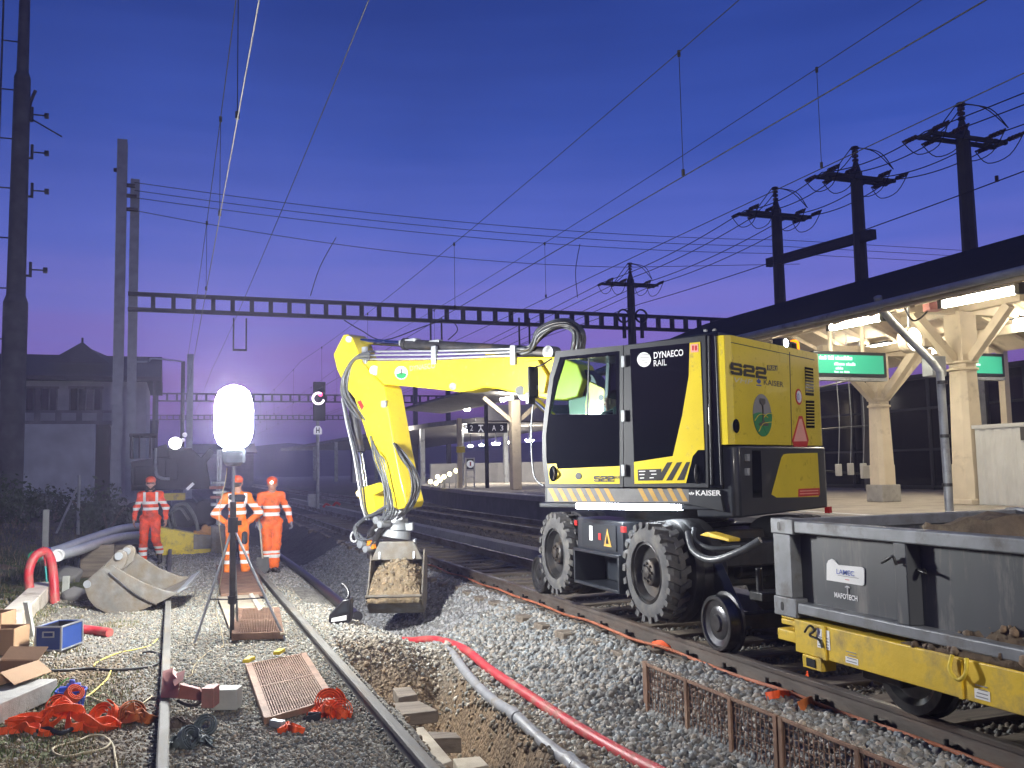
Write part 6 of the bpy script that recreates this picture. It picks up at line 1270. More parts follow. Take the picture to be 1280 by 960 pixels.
for path, zo in ((rd_, .03), (cd, .03)):
    for (xa_, ya_), (xb__, yb__) in zip(path[:-1], path[1:]):
        for _k in range(int(70*math.hypot(xb__-xa_, yb__-ya_))):
            t_ = random.random(); x_ = xa_+(xb__-xa_)*t_+random.choice((-1, 1))*random.uniform(.035, .10); y_ = ya_+(yb__-ya_)*t_; _b.append((x_, y_, hz(x_, y_)+random.uniform(0, zo)))
_b = np.array(_b); stones_mesh('gravel', _b, RNG.uniform(.007, .026, len(_b)), stone_cols(len(_b), (.20, .175, .135), .5, .15), 'small stones bedding the red and grey conduits')
for i, (y0, y1) in enumerate(((7.24, 5.42), (5.36, 3.3))):
    t = thing('mesh_panel', (3.87, (y0+y1)/2, -.5), ('rusty mesh panel holding back ballast, the one with the strap at its corner', 'rusty mesh panel holding back ballast, the one nearer the camera')[i], 'mesh panel'); fr_ = MB(); z0, z1 = -.50, -.035
    for y in (y0, y0-(y0-y1)*.36, y0-(y0-y1)*.70, y1): fr_.bb((3.845, y-.02, z0-.05), (3.875, y+.02, z1))
    for z in (z1-.012, z0+.012): fr_.bb((3.85, y1, z-.012), (3.87, y0, z+.012))
    if i == 0: fr_.bb((3.87, y0+.03, z0-.03), (3.90, y0+.10, z1+.0))
    fr_.build('frame', M['rust'], t, bevel=.003); ms = MB(); k = 0
    yy = y1+.03
    while yy < y0: ms.bb((3.856, yy-.002, z0), (3.861, yy+.002, z1)); yy += .05
    zz_ = z0
    while zz_ < z1: ms.bb((3.8615, y1, zz_-.002), (3.8665, y0, zz_+.002)); zz_ += .05
    ms.build('mesh', M['rust'], t)
MB().tube([(3.9, 3.4, -.02), (3.95, 3.38, .03), (4.0, 3.45, .0)], .03, 8, 4).build('strap', M['strap'], smooth=60, label='orange strap end tucked behind the second mesh panel', cat='strap') if 0 else None
# black cable duct pipes with end piece
for k, (dx, lb) in enumerate(((0, 'thick black cable pipe along the trench edge, the one by the gravel'), (.16, 'thick black cable pipe along the trench edge, the one by the dark slope'))):
    P = [Pz(x, y, -.12) for x, y in ((432, 757), (412, 735), (390, 712), (368, 695), (350, 681), (338, 670), (330, 660))]; P = [V((p.x+dx, p.y, hz(p.x+dx, p.y)+.08+.03*(k == 0))) for p in P]
    MB().tube(P, .07, 12, 5).build('pipe', M['blackpipe'], smooth=60, label=lb, cat='pipe', group='black cable pipes by the trench')
b0 = G(424, 781); pe = thing('end_box', b0, 'black plastic angular end box with white label at the end of the black pipes', 'end box'); pl = lambda px, py, d=0.: PP(px, py, b0+CF*d, CF)
MB().prism([pl(x, y) for x, y in ((410, 781), (411, 769), (428, 750), (438, 749), (437.5, 778))], CF*.22).build('body', M['blackpipe'], pe, bevel=.015)
MB().prism([pl(x, y, -.008) for x, y in ((414, 777.5), (414.5, 773), (433, 769), (433, 775))], CF*.006).build('label_plate', M['white'], pe); MB().prism([pl(x, y, -.008) for x, y in ((423, 763), (433, 753), (434, 765), (421, 768))], CF*.006).build('recess', M['anth_lt'], pe)
MB().tube([pl(432, 750, .08), pl(436, 744, .1), pl(434, 736, .15), pl(428, 730, .2)], .022, 8, 5).build('cable', M['blackpipe'], pe, smooth=60)
# --- cables on the ground
def gcable(pts, r, m, label, z=.012): MB().tube([G(x, y, z) for x, y in pts], r, 7, 7).build('cable', m, smooth=60, label=label, cat='cable')
gcable([(197, 800), (188, 808), (170, 813), (150, 817), (134, 823), (120, 830), (118, 834)], .007, M['cable_y'], 'yellow cable curving over the verge from the siding rail')
gcable([(139, 839), (134, 850), (124, 860), (112, 870), (98, 878)], .007, M['cable_y'], 'yellow cable leading down to the blue basket')
gcable([(52, 841), (80, 840), (110, 838), (140, 840), (170, 838), (193, 834), (201, 828), (199, 821), (190, 817), (178, 818)], .014, M['cable_k'], 'thick black hose looped on the verge beside the siding rail', .016)
gcable([(148, 975), (144, 950), (140, 932), (128, 922), (112, 922), (98, 928), (76, 934), (66, 938), (68, 944), (82, 948), (104, 944), (130, 938), (138, 930)], .008, M['cable_b'], 'beige rope looped on the ground in front of the orange straps')
gcable([(110, 872), (130, 880), (150, 886), (172, 884), (190, 872)], .006, M['cable_b'], 'thin pale cord on the stones between basket and rail')
# ================================================================== GANTRIES, MASTS, WIRES
GY0 = 42.
gt = thing('portal_gantry', (PY(147, 640, GY0).x, GY0, -.2), 'long ladder-like steel gantry spanning all tracks from the twin post on the verge', 'gantry')
def hpost(mb, x, y, z0, z1, w, d):
    mb.bb((x-w/2, y-d/2, z0), (x+w/2, y-d/2+.03, z1)); mb.bb((x-w/2, y+d/2-.03, z0), (x+w/2, y+d/2, z1)); mb.bb((x-.02, y-d/2+.03, z0), (x+.02, y+d/2-.03, z1)); mb.bb((x-w/2, y-d/2+.03, z0), (x-w/2+.03, y+d/2-.03, z1))
zT = PY(152, 176, GY0).z; xa = PY(147, 600, GY0).x; xb_ = PY(159, 600, GY0).x
mb = MB(); hpost(mb, xa-.06, GY0, -.2, zT, .40, .5); mb.build('post', M['mast_l'], gt)
mb = MB(); hpost(mb, xb_+.09, GY0+.3, -.2, PY(160, 222, GY0).z, .36, .4); mb.build('post', M['mast_l'], gt)
MB().bb((xa-.55, GY0-.6, -.4), (xb_+.1, GY0+.7, PY(147, 624, GY0).z)).build('footing', M['concrete'], gt, bevel=.03)
zb0, zb1 = PY(165, 389, GY0).z, PY(165, 365, GY0).z; xe = 32.
mb = MB(); mb.bb((xb_-.1, GY0-.12, zb1-.16), (xe, GY0+.12, zb1)); mb.bb((xb_-.1, GY0-.12, zb0), (xe, GY0+.12, zb0+.16))
x = xb_+.9
while x < xe: mb.bb((x-.09, GY0-.10, zb0+.16), (x+.09, GY0+.10, zb1-.16)); x += .82
mb.build('beam', M['mast'], gt)
for px in (300, 545, 655):
    q = PY(px, 395, GY0); mb = MB(); mb.bb((q.x-.3, GY0-.05, q.z-1.5), (q.x-.24, GY0+.05, q.z-.1)); mb.bb((q.x+.24, GY0-.05, q.z-1.5), (q.x+.3, GY0+.05, q.z-.1)); mb.bb((q.x-.3, GY0-.05, q.z-1.56), (q.x+.3, GY0+.05, q.z-1.48)); mb.build('drop_arm', M['mast'], gt)
for (px, py) in ((150, 213), (163, 232), (165, 245), (166, 262)): q = PY(px, py, GY0); MB().cyl(q-V((.25, 0, 0)), q+V((.2, 0, 0)), .09, n=10).build('insulator', M['insul'], gt, smooth=40)
MX = PY(788, 345, GY0).x
def mast(px, ptop, label, pbase, group='steel masts with crossarms above the station roof'):
    p = PX(px, ptop, MX); t = thing('mast', (MX, p.y, -.2), label, 'mast', group); z = p.z; y = p.y
    mb = MB(); w = .22; mb.prism([(MX-w, y-w, -.2), (MX+w, y-w, -.2), (MX+w, y+w, -.2), (MX-w, y+w, -.2)], (0, 0, .1)); mb.cyl((MX, y, -.2), (MX, y, z), .27, .20, n=8); mb.cyl((MX, y, z), (MX, y, z+.35), .17, .08, n=8); mb.build('post', M['mast'], t)
    zc = z-.25; mb = MB()
    for o in (-.2, .2): mb.bb((MX-1.5, y+o-.05, zc-.06), (MX+1.5, y+o+.05, zc+.06))
    for o in (-1.4, -1, 1, 1.4): mb.bb((MX+o-.06, y-.3, zc-.05), (MX+o+.06, y+.3, zc+.05))
    mb.build('crossarm', M['mast'], t)
    for o in (-1.45, -.7, .7, 1.45):
        for s in (-1, 1):
            i = MB(); i.cyl((MX+o, y+s*.25, zc+.05), (MX+o, y+s*.9, zc+.10), .03, n=6)
            for k in range(4): i.cyl((MX+o, y+s*(.35+.12*k), zc+.06), (MX+o, y+s*(.40+.12*k), zc+.06), .075, n=10)
            i.build('insulator', M['insul'], t)
    i = MB(); i.cyl((MX, y, z+.2), (MX, y, z+.85), .05, n=8)
    for k in range(3): i.cyl((MX, y, z+.38+.15*k), (MX, y, z+.45+.15*k), .11, n=10)
    i.cyl((MX, y, z+.82), (MX, y, z+.90), .15, .12, n=10); i.build('insulator', M['insul'], t)
    for o in (-1.45, -.7, .7, 1.45):
        MB().tube([(MX+o, y-.9, zc+.10), (MX+o*.95, y-.4, zc-.45), (MX+o*.95, y+.4, zc-.45), (MX+o, y+.9, zc+.10)], .016, 5, 4).build('jumper', M['wire'], t)
    for o in (-.12, .12): MB().tube([(MX+o, y, z+.88), (MX+o+.5, y-.5, z+.6), (MX+.75, y-.95, zc+.12)], .018, 5, 5).build('jumper', M['wire'], t); MB().tube([(MX+o, y, z+.88), (MX+o-.35, y+.3, z+.3), (MX-.7, y+.6, zc+.1)], .018, 5, 5).build('jumper', M['wire'], t)
    return t, y, zc, z
ms_ = [mast(788, 350, 'farthest of the steel masts, standing at the long gantry', 0), mast(970, 262, 'mast at the far end of the lengthwise beam above the station roof', 0), mast(1070, 215, 'mast at the near end of the lengthwise beam above the station roof', 0), mast(1203, 165, 'tallest-looking mast nearest the camera above the station roof', 0)]
q0 = PX(968, 326, MX); q1 = PX(1079, 297, MX)
mb = MB(); mb.prism([(MX-.12, q0.y+.4, q0.z-.17), (MX+.12, q0.y+.4, q0.z-.17), (MX+.12, q0.y+.4, q0.z+.17), (MX-.12, q0.y+.4, q0.z+.17)], V((0, q1.y-q0.y-.9, q1.z-q0.z)))
mb.build('beam', M['mast'], label='steel beam joining two masts lengthwise above the station roof', cat='beam')
# pulleys beside the far mast
for s in (-1, 1):
    q = PY(788+s*11, 402, GY0); MB().lathe(q+V((0, -.3, .25)), (0, 1, 0), [(0, .30), (0, .36), (.06, .38), (.12, .36), (.12, .30), (0, .30)], 20).build('tension_wheel', M['mast'], gt, smooth=40)
    MB().bb((q.x-.07, GY0-.35, q.z-.9), (q.x+.07, GY0-.2, q.z+.2)).build('tension_weight', M['mast'], gt)
def sagline(a, b_, sag, n=14): a, b_ = V(a), V(b_); return [a.lerp(b_, i/n)-UP*(4*sag*(i/n)*(1-i/n)) for i in range(n+1)]
# feeder lines along the masts
ends = [(m_[1], m_[2]) for m_ in ms_]
yN = PX(1280, 118, MX).y-14
for o in (-1.45, -.7, .7, 1.45):
    P = []
    pts = [(170, ends[0][1]-.6)]+[(y, z+.1) for y, z in ends]+[(yN, ends[3][1]+.1)]
    for (ya, za), (yb_, zb_) in zip(pts[:-1], pts[1:]): P += sagline((MX+o, ya, za), (MX+o, yb_, zb_), .25 if ya < 100 else .8)[:-1]
    P.append(V((MX+o, pts[-1][0], pts[-1][1]))); MB().tube(P, .019, 5).build('feeder_wire', M['wire'], label={-1.45: 'feeder wire on the track-side end of the mast crossarms', -.7: 'feeder wire on the inner track-side insulators of the masts', .7: 'feeder wire on the inner street-side insulators of the masts', 1.45: 'feeder wire on the street-side end of the mast crossarms'}[o], cat='wire', group='feeder wires along the masts')
lo0 = PX(1280, 214, MX-.5); lo1 = PX(800, 380, MX-.5); MB().tube([lo0+(lo0-lo1)*.5]+sagline(lo0, lo1, .15)+[lo1+(lo1-lo0)*2], .017, 6).build('feeder_wire', M['wire'], label='single low feeder wire crossing in front of the masts above the roof', cat='wire')
q = PX(1246, 225, MX-.5); MB().cyl(q-UP*.05, q+UP*.12, .05, n=8).build('wire_clamp', M['insul'], label='small clamp sitting on the low feeder wire', cat='clamp')
# catenaries: contact wire, messenger and droppers
def catenary(X, zc, zm, y0, y1, drop, label, rc_=.0065, m='wire'):
    t = thing('catenary', (X, y0, zc), label, 'overhead line', 'overhead lines above the tracks'); MB().tube([(X, y0, zc), (X, (y0+y1)/2, zc-.05), (X, y1, zc)], rc_, 6).build('contact_wire', M[m], t)
    S0 = [GY0-44, GY0, GY0+44, GY0+88, GY0+132]; P = []
    for a, b_ in zip(S0[:-1], S0[1:]):
        for i in range(12): u = i/12; P.append(V((X, a+(b_-a)*u, zm+.35-1.4*u*(1-u))))
    MB().tube(P, .006, 6).build('messenger_wire', M['wire'], t)
    for y in drop:
        u = ((y-S0[0]) % 44)/44; z_ = zm+.35-1.4*u*(1-u); d_ = MB(); d_.cyl((X, y, zc), (X, y, z_), .0045, n=5); d_.cyl((X, y, zc), (X, y, zc+.07), .02, n=6); d_.cyl((X, y, z_-.05), (X, y, z_+.02), .02, n=6); d_.build('dropper', M['wire'], t)
    return t
qa = PX(1235, 0, 5.37); qm = PX(940, 0, 5.37)
catenary(5.37, PX(860, 216, 5.37).z, PX(845, 78, 5.37).z+.0, -8, 150, [PX(854, 215, 5.37).y]+[PX(854, 215, 5.37).y+k*9 for k in range(1, 9)], 'overhead line right above the yellow excavator with thin droppers')
XB = 7.9; catenary(XB, PX(1026, 210, XB).z, PX(1023, 92, XB).z, -8, 150, [PX(1024, 150, XB).y]+[PX(1024, 150, XB).y+k*9.5 for k in range(1, 9)], 'overhead line above the dark platform track with one long dropper')
catenary(.52, Pz(320, 0, 4.95).z, 6.2, -8, 150, [PX(297, 100, .52).y, PX(275, 225, .52).y, PX(258, 330, .52).y, 60, 75], 'bright overhead line above the siding beside the left mast', .0065, 'wire_l')
MB().tube(sagline((1.62, -8, 6.1), (1.62, 44, 6.4), .3)+[V((1.62, 130, 6.4))], .006, 6).build('overhead_wire', M['wire'], label='single steep overhead wire right of the siding line', cat='wire')
# cross-span wires from the left twin post
for k, (py, pr, lb) in enumerate(((228, 300, 'topmost'), (238, 308, 'second from the top'), (247, 317, 'third from the top'), (263, 334, 'lowest'))):
    a = PY(168, py, GY0); b_ = PY(980 if k < 3 else 785, pr, GY0+2); P = sagline(a, b_, .55, 20)+([b_+V(((b_-a).x*.9, 0, .6))] if k < 3 else [PY(1000, 330, GY0+2)]); MB().tube(P, .016, 5).build('span_wire', M['wire'], label='thin cross wire over the tracks from the twin post, '+lb+' of four', cat='wire', group='cross wires from the twin post')
# hanging bits below the gantry
for px0, py0, px1, py1, nm in ((420, 297, 388, 370, 'slanting stay wire above the gantry beam left of the arm'), (725, 305, 722, 372, 'thin vertical stay wire left of the hose bundle above the gantry')):
    MB().tube([PY(px0, py0, GY0), PY((px0+px1)/2-4, (py0+py1)/2, GY0), PY(px1, py1, GY0)], .02, 5, 4).build('stay_wire', M['wire'], label=nm, cat='wire')
MB().tube([PY(x, y, GY0-.2) for x, y in ((430, 400), (450, 412), (480, 425), (530, 408), (560, 400), (572, 412), (560, 425))], .025, 5, 5).build('stay_wire', M['wire'], label='curled registration wire hanging below the gantry beam over the arm', cat='wire')
# far gantries
for Yg, px0, px1, py_, hb, lb in ((95, 195, 560, 499, .85, 'small distant gantry beam behind the excavator stick'), (150, 160, 440, 522, .8, 'faintest distant gantry near the signal')):
    a, b_ = PY(px0, py_, Yg), PY(px1, py_, Yg); t = thing('portal_gantry', ((a.x+b_.x)/2, Yg, -.2), lb, 'gantry'); zc = PY(520, py_, Yg).z; mb = MB(); mb.bb((a.x, Yg-.12, zc+hb/2-.14), (b_.x, Yg+.12, zc+hb/2)); mb.bb((a.x, Yg-.12, zc-hb/2), (b_.x, Yg+.12, zc-hb/2+.14)); x = a.x
    while x < b_.x: mb.bb((x, Yg-.1, zc-hb/2+.14), (x+.2, Yg+.1, zc+hb/2-.14)); x += .9
    mb.build('beam', M['mast'], t); 
    for x in ((a.x, PY(519, py_, Yg).x, b_.x) if Yg == 95 else (a.x, b_.x)): MB().bb((x-.22, Yg-.2, -.2), (x+.22, Yg+.2, zc+1.8)).build('post', M['mast'], t)
for px, pt, Yp, lb in ((238, 443, 70, 'thin grey twin post left of the balloon lamp'), (229, 452, 72, 'thinner dark post beside the grey twin post'), (497, 515, 80, 'short dark post behind the stick')):
    q = PY(px, pt, Yp); MB().bb((q.x-.22 if px == 238 else q.x-.14, Yp-.15, -.2), (q.x+.22 if px == 238 else q.x+.14, Yp+.15, q.z)).build('post', M['mast_l' if px == 238 else 'mast'], label=lb, cat='post')
# tall tapered mast at the picture edge
tm = thing('radio_mast', (PY(13, 600, 40).x, 40, 0), 'tall tapering steel mast with small bracket arms by the picture edge', 'mast'); x0 = PY(13, 600, 40).x
zs = [(-.3, .44), (PY(14, 378, 40).z, .44), (PY(14, 372, 40).z+.1, .34), (PY(20, 96, 40).z, .30), (PY(20, 92, 40).z+.1, .22), (PY(25, -40, 40).z, .19)]
mb = MB(); 
for (za, ra), (zb_, rb) in zip(zs[:-1], zs[1:]): mb.cyl((x0, 40, za), (x0, 40, zb_), ra, rb, n=20)
mb.build('shaft', mat('dull_mast_paint', (.085, .088, .085), .8, var=.3, vs=2), tm, smooth=40)
for px, py in ((40, 143), (40, 190), (40, 238), (38, 337)):
    q = PY(px, py, 40); b = MB(); b.cyl((x0, 40, q.z-.25), (q.x, 40, q.z-.25), .05, n=6); b.cyl((q.x, 40, q.z-.3), (q.x, 40, q.z+.3), .06, n=6); b.cyl((q.x, 40, q.z), (q.x+.55, 40, q.z), .03, n=6); b.cyl((q.x+.45, 40, q.z), (q.x+.6, 40, q.z), .12, n=8)
    if py == 143: b.tube([(q.x, 40, q.z-.3), (q.x-.1, 40, q.z+.3), (q.x+.1, 40, q.z+1.0)], .07, 6, 4); b.cyl((q.x, 40, q.z-.2), (q.x+1.1, 40, q.z-.8), .03, n=6)
    b.build('bracket_arm', M['mast'], tm)
b = MB(); b.tube([(x0-.75, 40, -.2), (x0-.75, 40, 22)], .04, 5)
for k in range(11): b.cyl((x0-.75, 40, 1+2*k), (x0-.2, 40, 1+2*k), .03, n=5)
b.build('ladder', M['mast'], tm)
# signal with ring and H board
sp = PY(397, 622, 46); sg = thing('rail_signal', (sp.x, 46, -.2), 'rail signal with a glowing ring and white H board on a slim post', 'signal'); zz0 = -.2
MB().cyl((sp.x, 46, -.2), (sp.x, 46, PY(397, 478, 46).z), .085, n=12).build('post', M['galv'], sg, smooth=40); a, b_ = PY(391, 526, 46), PY(406, 478, 46); hd_ = MB().bb((a.x, 45.75, a.z), (b_.x, 45.95, b_.z)).build('signal_head', M['dark'], sg, bevel=.02)
q = PY(398, 498, 45.72); MB().tube([q+V((.27*math.cos(t), 0, .27*math.sin(t))) for t in np.linspace(1.0, 6.0, 26)], .05, 8).build('ring', M['ring'], hd_, smooth=60); MB().lathe(q+V((.10, 0, .2)), (0, -1, 0), [(0, 0), (0, .10), (.04, .08), (.05, 0)], 14).build('red_lens', M['redsig'], hd_)
a, b_ = PY(392, 543, 45.85), PY(402.5, 534, 45.85); hb_ = MB().prism([(a.x, 45.85, a.z), (b_.x, 45.85, a.z), (b_.x, 45.85, b_.z-.1), ((a.x+b_.x)/2+.1, 45.85, b_.z+.05), ((a.x+b_.x)/2-.1, 45.85, b_.z+.05), (a.x, 45.85, b_.z-.1)], (0, .04, 0)).build('letter_board', M['signw'], sg)
text('H', (a.x+.12, 45.845, a.z+.06), (1, 0, 0), UP, (b_.x-a.x)-.24, .28, M['decal_k'], hb_, bold=.03)
MB().bb((sp.x-.5, 45.6, -.2), (sp.x-.15, 45.9, .55)).build('relay_box', M['galv'], label='small grey relay box at the foot of the rail signal', cat='relay box', bevel=.02)
MB().tube([(sp.x+.2, 45.5, -.1), (sp.x+.35, 45.5, .05), (sp.x+.6, 45.4, -.08), (sp.x+.8, 45.4, .10), (sp.x+1.0, 45.4, .0)], .06, 7, 4).build('coupling', M['red'], label='red and yellow fittings lying beside the rail signal', cat='fitting')

# ================================================================== BUILDINGS ON THE LEFT
HY = 52.; hx0, hx1 = PY(-60, 470, HY).x, PY(201, 470, HY).x; ze, zr = PY(100, 474, HY).z, PY(100, 431, HY).z
hs_ = thing('house', ((hx0+hx1)/2, HY, -.3), 'dim two-storey house with a wide dark tiled roof behind the twin post', 'house')
MB().bb((hx0, HY+.6, -.3), (hx1-.7, HY+9, ze+.1)).build('wall', M['plaster'], hs_)
rf = MB().prism([(hx0-.6, HY-.2, ze-.05), (hx0-.6, HY-.2, ze+.15), (hx0-.6, HY+4.6, zr), (hx0-.6, HY+9.6, ze+.15), (hx0-.6, HY+9.6, ze-.05)], (hx1-hx0+.6, 0, 0)).build('roof', M['tile'], hs_)
g = PY(97, 430, HY); MB().add([(g.x-1.5, HY+.5, ze+.9), (g.x+1.5, HY+.5, ze+.9), (g.x+1.1, HY+4.5, zr+.0), (g.x-1.1, HY+4.5, zr+.0), (g.x, HY+2.6, zr+.5), (g.x, HY+4.6, zr+.5)], [(0, 1, 4), (1, 2, 5, 4), (3, 0, 4, 5)]).build('gable', M['tile'], hs_); MB().cyl((g.x, HY+2.6, zr+.45), (g.x, HY+2.6, zr+.72), .06, n=6).build('finial', M['tile'], hs_)
for px in (52, 108):
    a, b_ = PY(px-22, 512, HY), PY(px+18, 485, HY); w = MB().bb((a.x, HY+.52, a.z), (b_.x, HY+.6, b_.z)).build('window', M['dk_glass'], hs_); m_ = MB()
    for i in range(5): xx = a.x+(b_.x-a.x)*i/4; m_.bb((xx-.04, HY+.48, a.z), (xx+.04, HY+.56, b_.z))
    m_.bb((a.x-.1, HY+.47, b_.z), (b_.x+.1, HY+.55, b_.z+.12)); m_.build('frame', M['concrete_dk'], w)
a, b_ = PY(-40, 531, HY-1), PY(140, 513, HY-1); bl_ = MB(); bl_.bb((a.x, HY-1, a.z), (b_.x, HY+.6, a.z+.2)); bl_.bb((a.x, HY-1, b_.z-.12), (b_.x, HY-.9, b_.z)); 
x = a.x
while x < b_.x: bl_.bb((x, HY-.98, a.z+.2), (x+.28, HY-.92, b_.z-.12)); x += .95
bl_.build('balcony', M['concrete_dk'], hs_)
mb = MB(); q = PY(195, 470, HY); mb.bb((q.x-.15, HY+.1, -.3), (q.x-.0, HY+.3, ze)); mb.build('drainpipe', M['mast'], hs_); MB().tube([PY(165, 452, HY-.3), PY(185, 452, HY-.3), PY(192, 448, HY-.3), PY(228, 452, 70)], .05, 6, 4).build('aerial_cable', M['mast_l'], label='slack cable running from the house to the thin twin post', cat='cable')
a, b_ = PY(24, 628, 44), PY(119, 530, 44); MB().bb((a.x-5.2, 44, -.5), (b_.x, 44.4, b_.z)).build('concrete_wall', M['plaster_l'], label='tall plain pale concrete wall below the house', cat='wall'); a, b_ = PY(119, 530, 45), PY(137, 530, 45); MB().bb((a.x, 45.5, -.4), (b_.x, 46, b_.z)).build('gate', M['dark'], label='dark gate beside the pale concrete wall', cat='gate')
# stay post with strut
q = G(98, 636); q = PY(98, 640, 30); mb = MB(); zt_ = PY(98, 594, 30).z; mb.cyl((q.x, 30, -.2), (q.x, 30, zt_), .045, n=8); mb.build('fence_post', M['galv'], label='thin pale fence post with a slanting strut on the dark verge', cat='fence post'); MB().cyl((q.x, 30, PY(98, 605, 30).z), (q.x-.62, 30.1, -.1), .03, n=8).build('strut', M['galv'], bpy.data.objects['fence_post']); 
MB().bb((PY(53, 655, 24).x, 24, -.1), (PY(61, 655, 24).x, 24.1, PY(57, 637, 24).z)).build('marker_stone', M['palegrey'], bevel=.02, label='pale upright marker stone on the dark verge', cat='marker stone')
# shrubs: trunk stems and leaf clumps
def shrub(x, y, r, h, label, seed):
    rg = np.random.default_rng(seed); z0 = hz(x, y); t = thing('shrub', (x, y, z0), label, 'shrub'); mb = MB()
    for k in range(5): a = rg.uniform(0, 6.28); mb.tube([(x, y, z0-.05), (x+.3*r*math.cos(a), y+.3*r*math.sin(a), z0+h*.5), (x+.6*r*math.cos(a), y+.6*r*math.sin(a), z0+h*.85)], [.03, .008], 5, 4)
    mb.build('stems', M['sleeper'], t); n = int(900*r); cl_ = rg.normal(size=(14, 3))*np.array([r*.5, r*.5, h*.22])+np.array([x, y, z0+h*.55]); c = cl_[rg.integers(0, 14, n)]+rg.normal(size=(n, 3))*np.array([.22*r, .22*r, .15*h]); c[:, 2] = np.maximum(c[:, 2], z0+.03)
    s = rg.uniform(.03, .075, n)[:, None]; u = rg.normal(size=(n, 3)); u /= np.linalg.norm(u, axis=1)[:, None]; v = np.cross(u, rg.normal(size=(n, 3))); v /= np.linalg.norm(v, axis=1)[:, None]
    vs = np.stack([c-u*s*1.6, c+v*s*.7, c+u*s*1.6, c-v*s*.7], 1).reshape(-1, 3)-np.array([x, y, z0]); o = np_mesh('leaves', vs, np.arange(4*n).reshape(n, 4), M['leaf'], parent=t)
for i, (px, Ys, r, h, lb) in enumerate(((20, 34, 1.2, 1.0, 'dark low shrub below the tall tapering mast'), (70, 36, 1.3, 1.0, 'dark low shrub in front of the pale concrete wall'), (118, 33, 1.1, 1.1, 'greenish shrub between fence post and twin post footing'), (136, 31, .9, .9, 'shrub close against the twin post footing'), (-25, 30, 1.3, 1.2, 'shrub at the picture edge on the verge'))):
    q = PY(px, 600, Ys); shrub(q.x, Ys, r, h, lb, 50+i)
# dark work machine with lamps behind the first man
DY = 33.; q0 = PY(195, 630, DY); q1 = PY(275, 630, DY); dm = thing('work_machine', ((q0.x+q1.x)/2, DY, -.15), 'dark rail excavator with lit headlamps behind the workers', 'excavator')
X = lambda px: PY(px, 600, DY).x; Zp = lambda py: PY(230, py, DY).z
mb = MB(); mb.prism([(X(x), DY, Zp(y)) for x, y in ((164, 612), (163, 576), (190, 572), (206, 562), (240, 562), (258, 578), (264, 612))], (0, 2.2, 0)); mb.bb((X(168), DY-.06, Zp(606)), (X(196), DY, Zp(582))); mb.bb((X(206), DY-.08, Zp(600)), (X(222), DY, Zp(574))); mb.bb((X(205), DY+.2, Zp(572)), (X(240), DY+1.8, Zp(560))); mb.build('body', M['dark'], dm, bevel=.05)
mb = MB(); mb.bb((X(161), DY+.3, Zp(572)), (X(164), DY+1.7, Zp(543))); mb.bb((X(185), DY+.3, Zp(572)), (X(188), DY+.4, Zp(543))); mb.bb((X(160), DY+.3, Zp(545)), (X(194), DY+1.7, Zp(541))); mb.bb((X(172), DY+.3, Zp(572)), (X(174), DY+.4, Zp(543))); mb.build('cab_frame', M['dark'], dm, bevel=.02); MB().bb((X(164), DY+1.0, Zp(572)), (X(185), DY+1.03, Zp(544))).build('window', M['glass_n'], dm)
mb = MB(); mb.prism([(X(190), DY-.2, Zp(560)), (X(208), DY-.2, Zp(555)), (X(212), DY-.2, Zp(572)), (X(196), DY-.2, Zp(572))], (0, .5, 0)); mb.prism([(X(225), DY, Zp(600)), (X(262), DY, Zp(560)), (X(268), DY, Zp(566)), (X(232), DY, Zp(612))], (0, .5, 0)); mb.build('arm', M['dark'], dm, bevel=.03)
MB().tube([(X(194), DY-.25, Zp(560)), (X(195), DY-.3, Zp(590)), (X(202), DY-.3, Zp(597)), (X(212), DY-.25, Zp(598))], .05, 8, 5).build('hose', M['galv'], dm, smooth=60)
for x in (172, 200, 232, 258): MB().lathe((X(x), DY-.25, .32), (0, 1, 0), [(0, 0), (0, .25), (.02, .42), (.05, .46), (.35, .46), (.4, .4), (.4, 0)], 24).build('wheel', M['rubber_dk'], dm, smooth=35)
MB().bb((X(200), DY-.1, Zp(625)), (X(232), DY-.02, Zp(616))).build('side_panel', M['yellow_rust'], dm)
for px, py, r in ((219, 554, .20), (228.5, 550, .07), (231, 543.5, .08)): q = PY(px, py, DY-.3); MB().lathe(q, (0, -1, 0), [(0, 0), (0, r), (.03, r*.9), (.05, 0)], 16).build('headlamp', M['headl'] if r > .1 else M['signw'], dm, smooth=40)
a, b_ = PY(233.5, 612, DY-.2), PY(242, 604, DY-.2); MB().tube([a, b_], .05, 8).build('strip_reflection', M['signw'], dm)  # glowing tube stands in for the reflection of a strip light
# stack of fittings behind the lamp pole
SY = 24.; X = lambda px: PY(px, 620, SY).x; Zp = lambda py: PY(280, py, SY).z
t = thing('equipment_rack', (X(274), SY, -.15), 'tall rack of rusty fittings with thin uprights behind the balloon lamp', 'rack'); mb = MB()
for px in (272, 275.5): mb.cyl((X(px), SY, -.15), (X(px), SY, Zp(562)), .03, n=6)
mb.build('uprights', M['galv'], t)
for k, (a, b_, py) in enumerate(((264, 282, 603), (262, 280, 609), (266, 283, 615), (263, 281, 621), (264, 280, 630))): MB().bb((X(a), SY-.2, Zp(py+2)), (X(b_), SY+.3, Zp(py-1.5))).build('shelf', M['mauve' if k % 2 else 'galv'], t, bevel=.01)
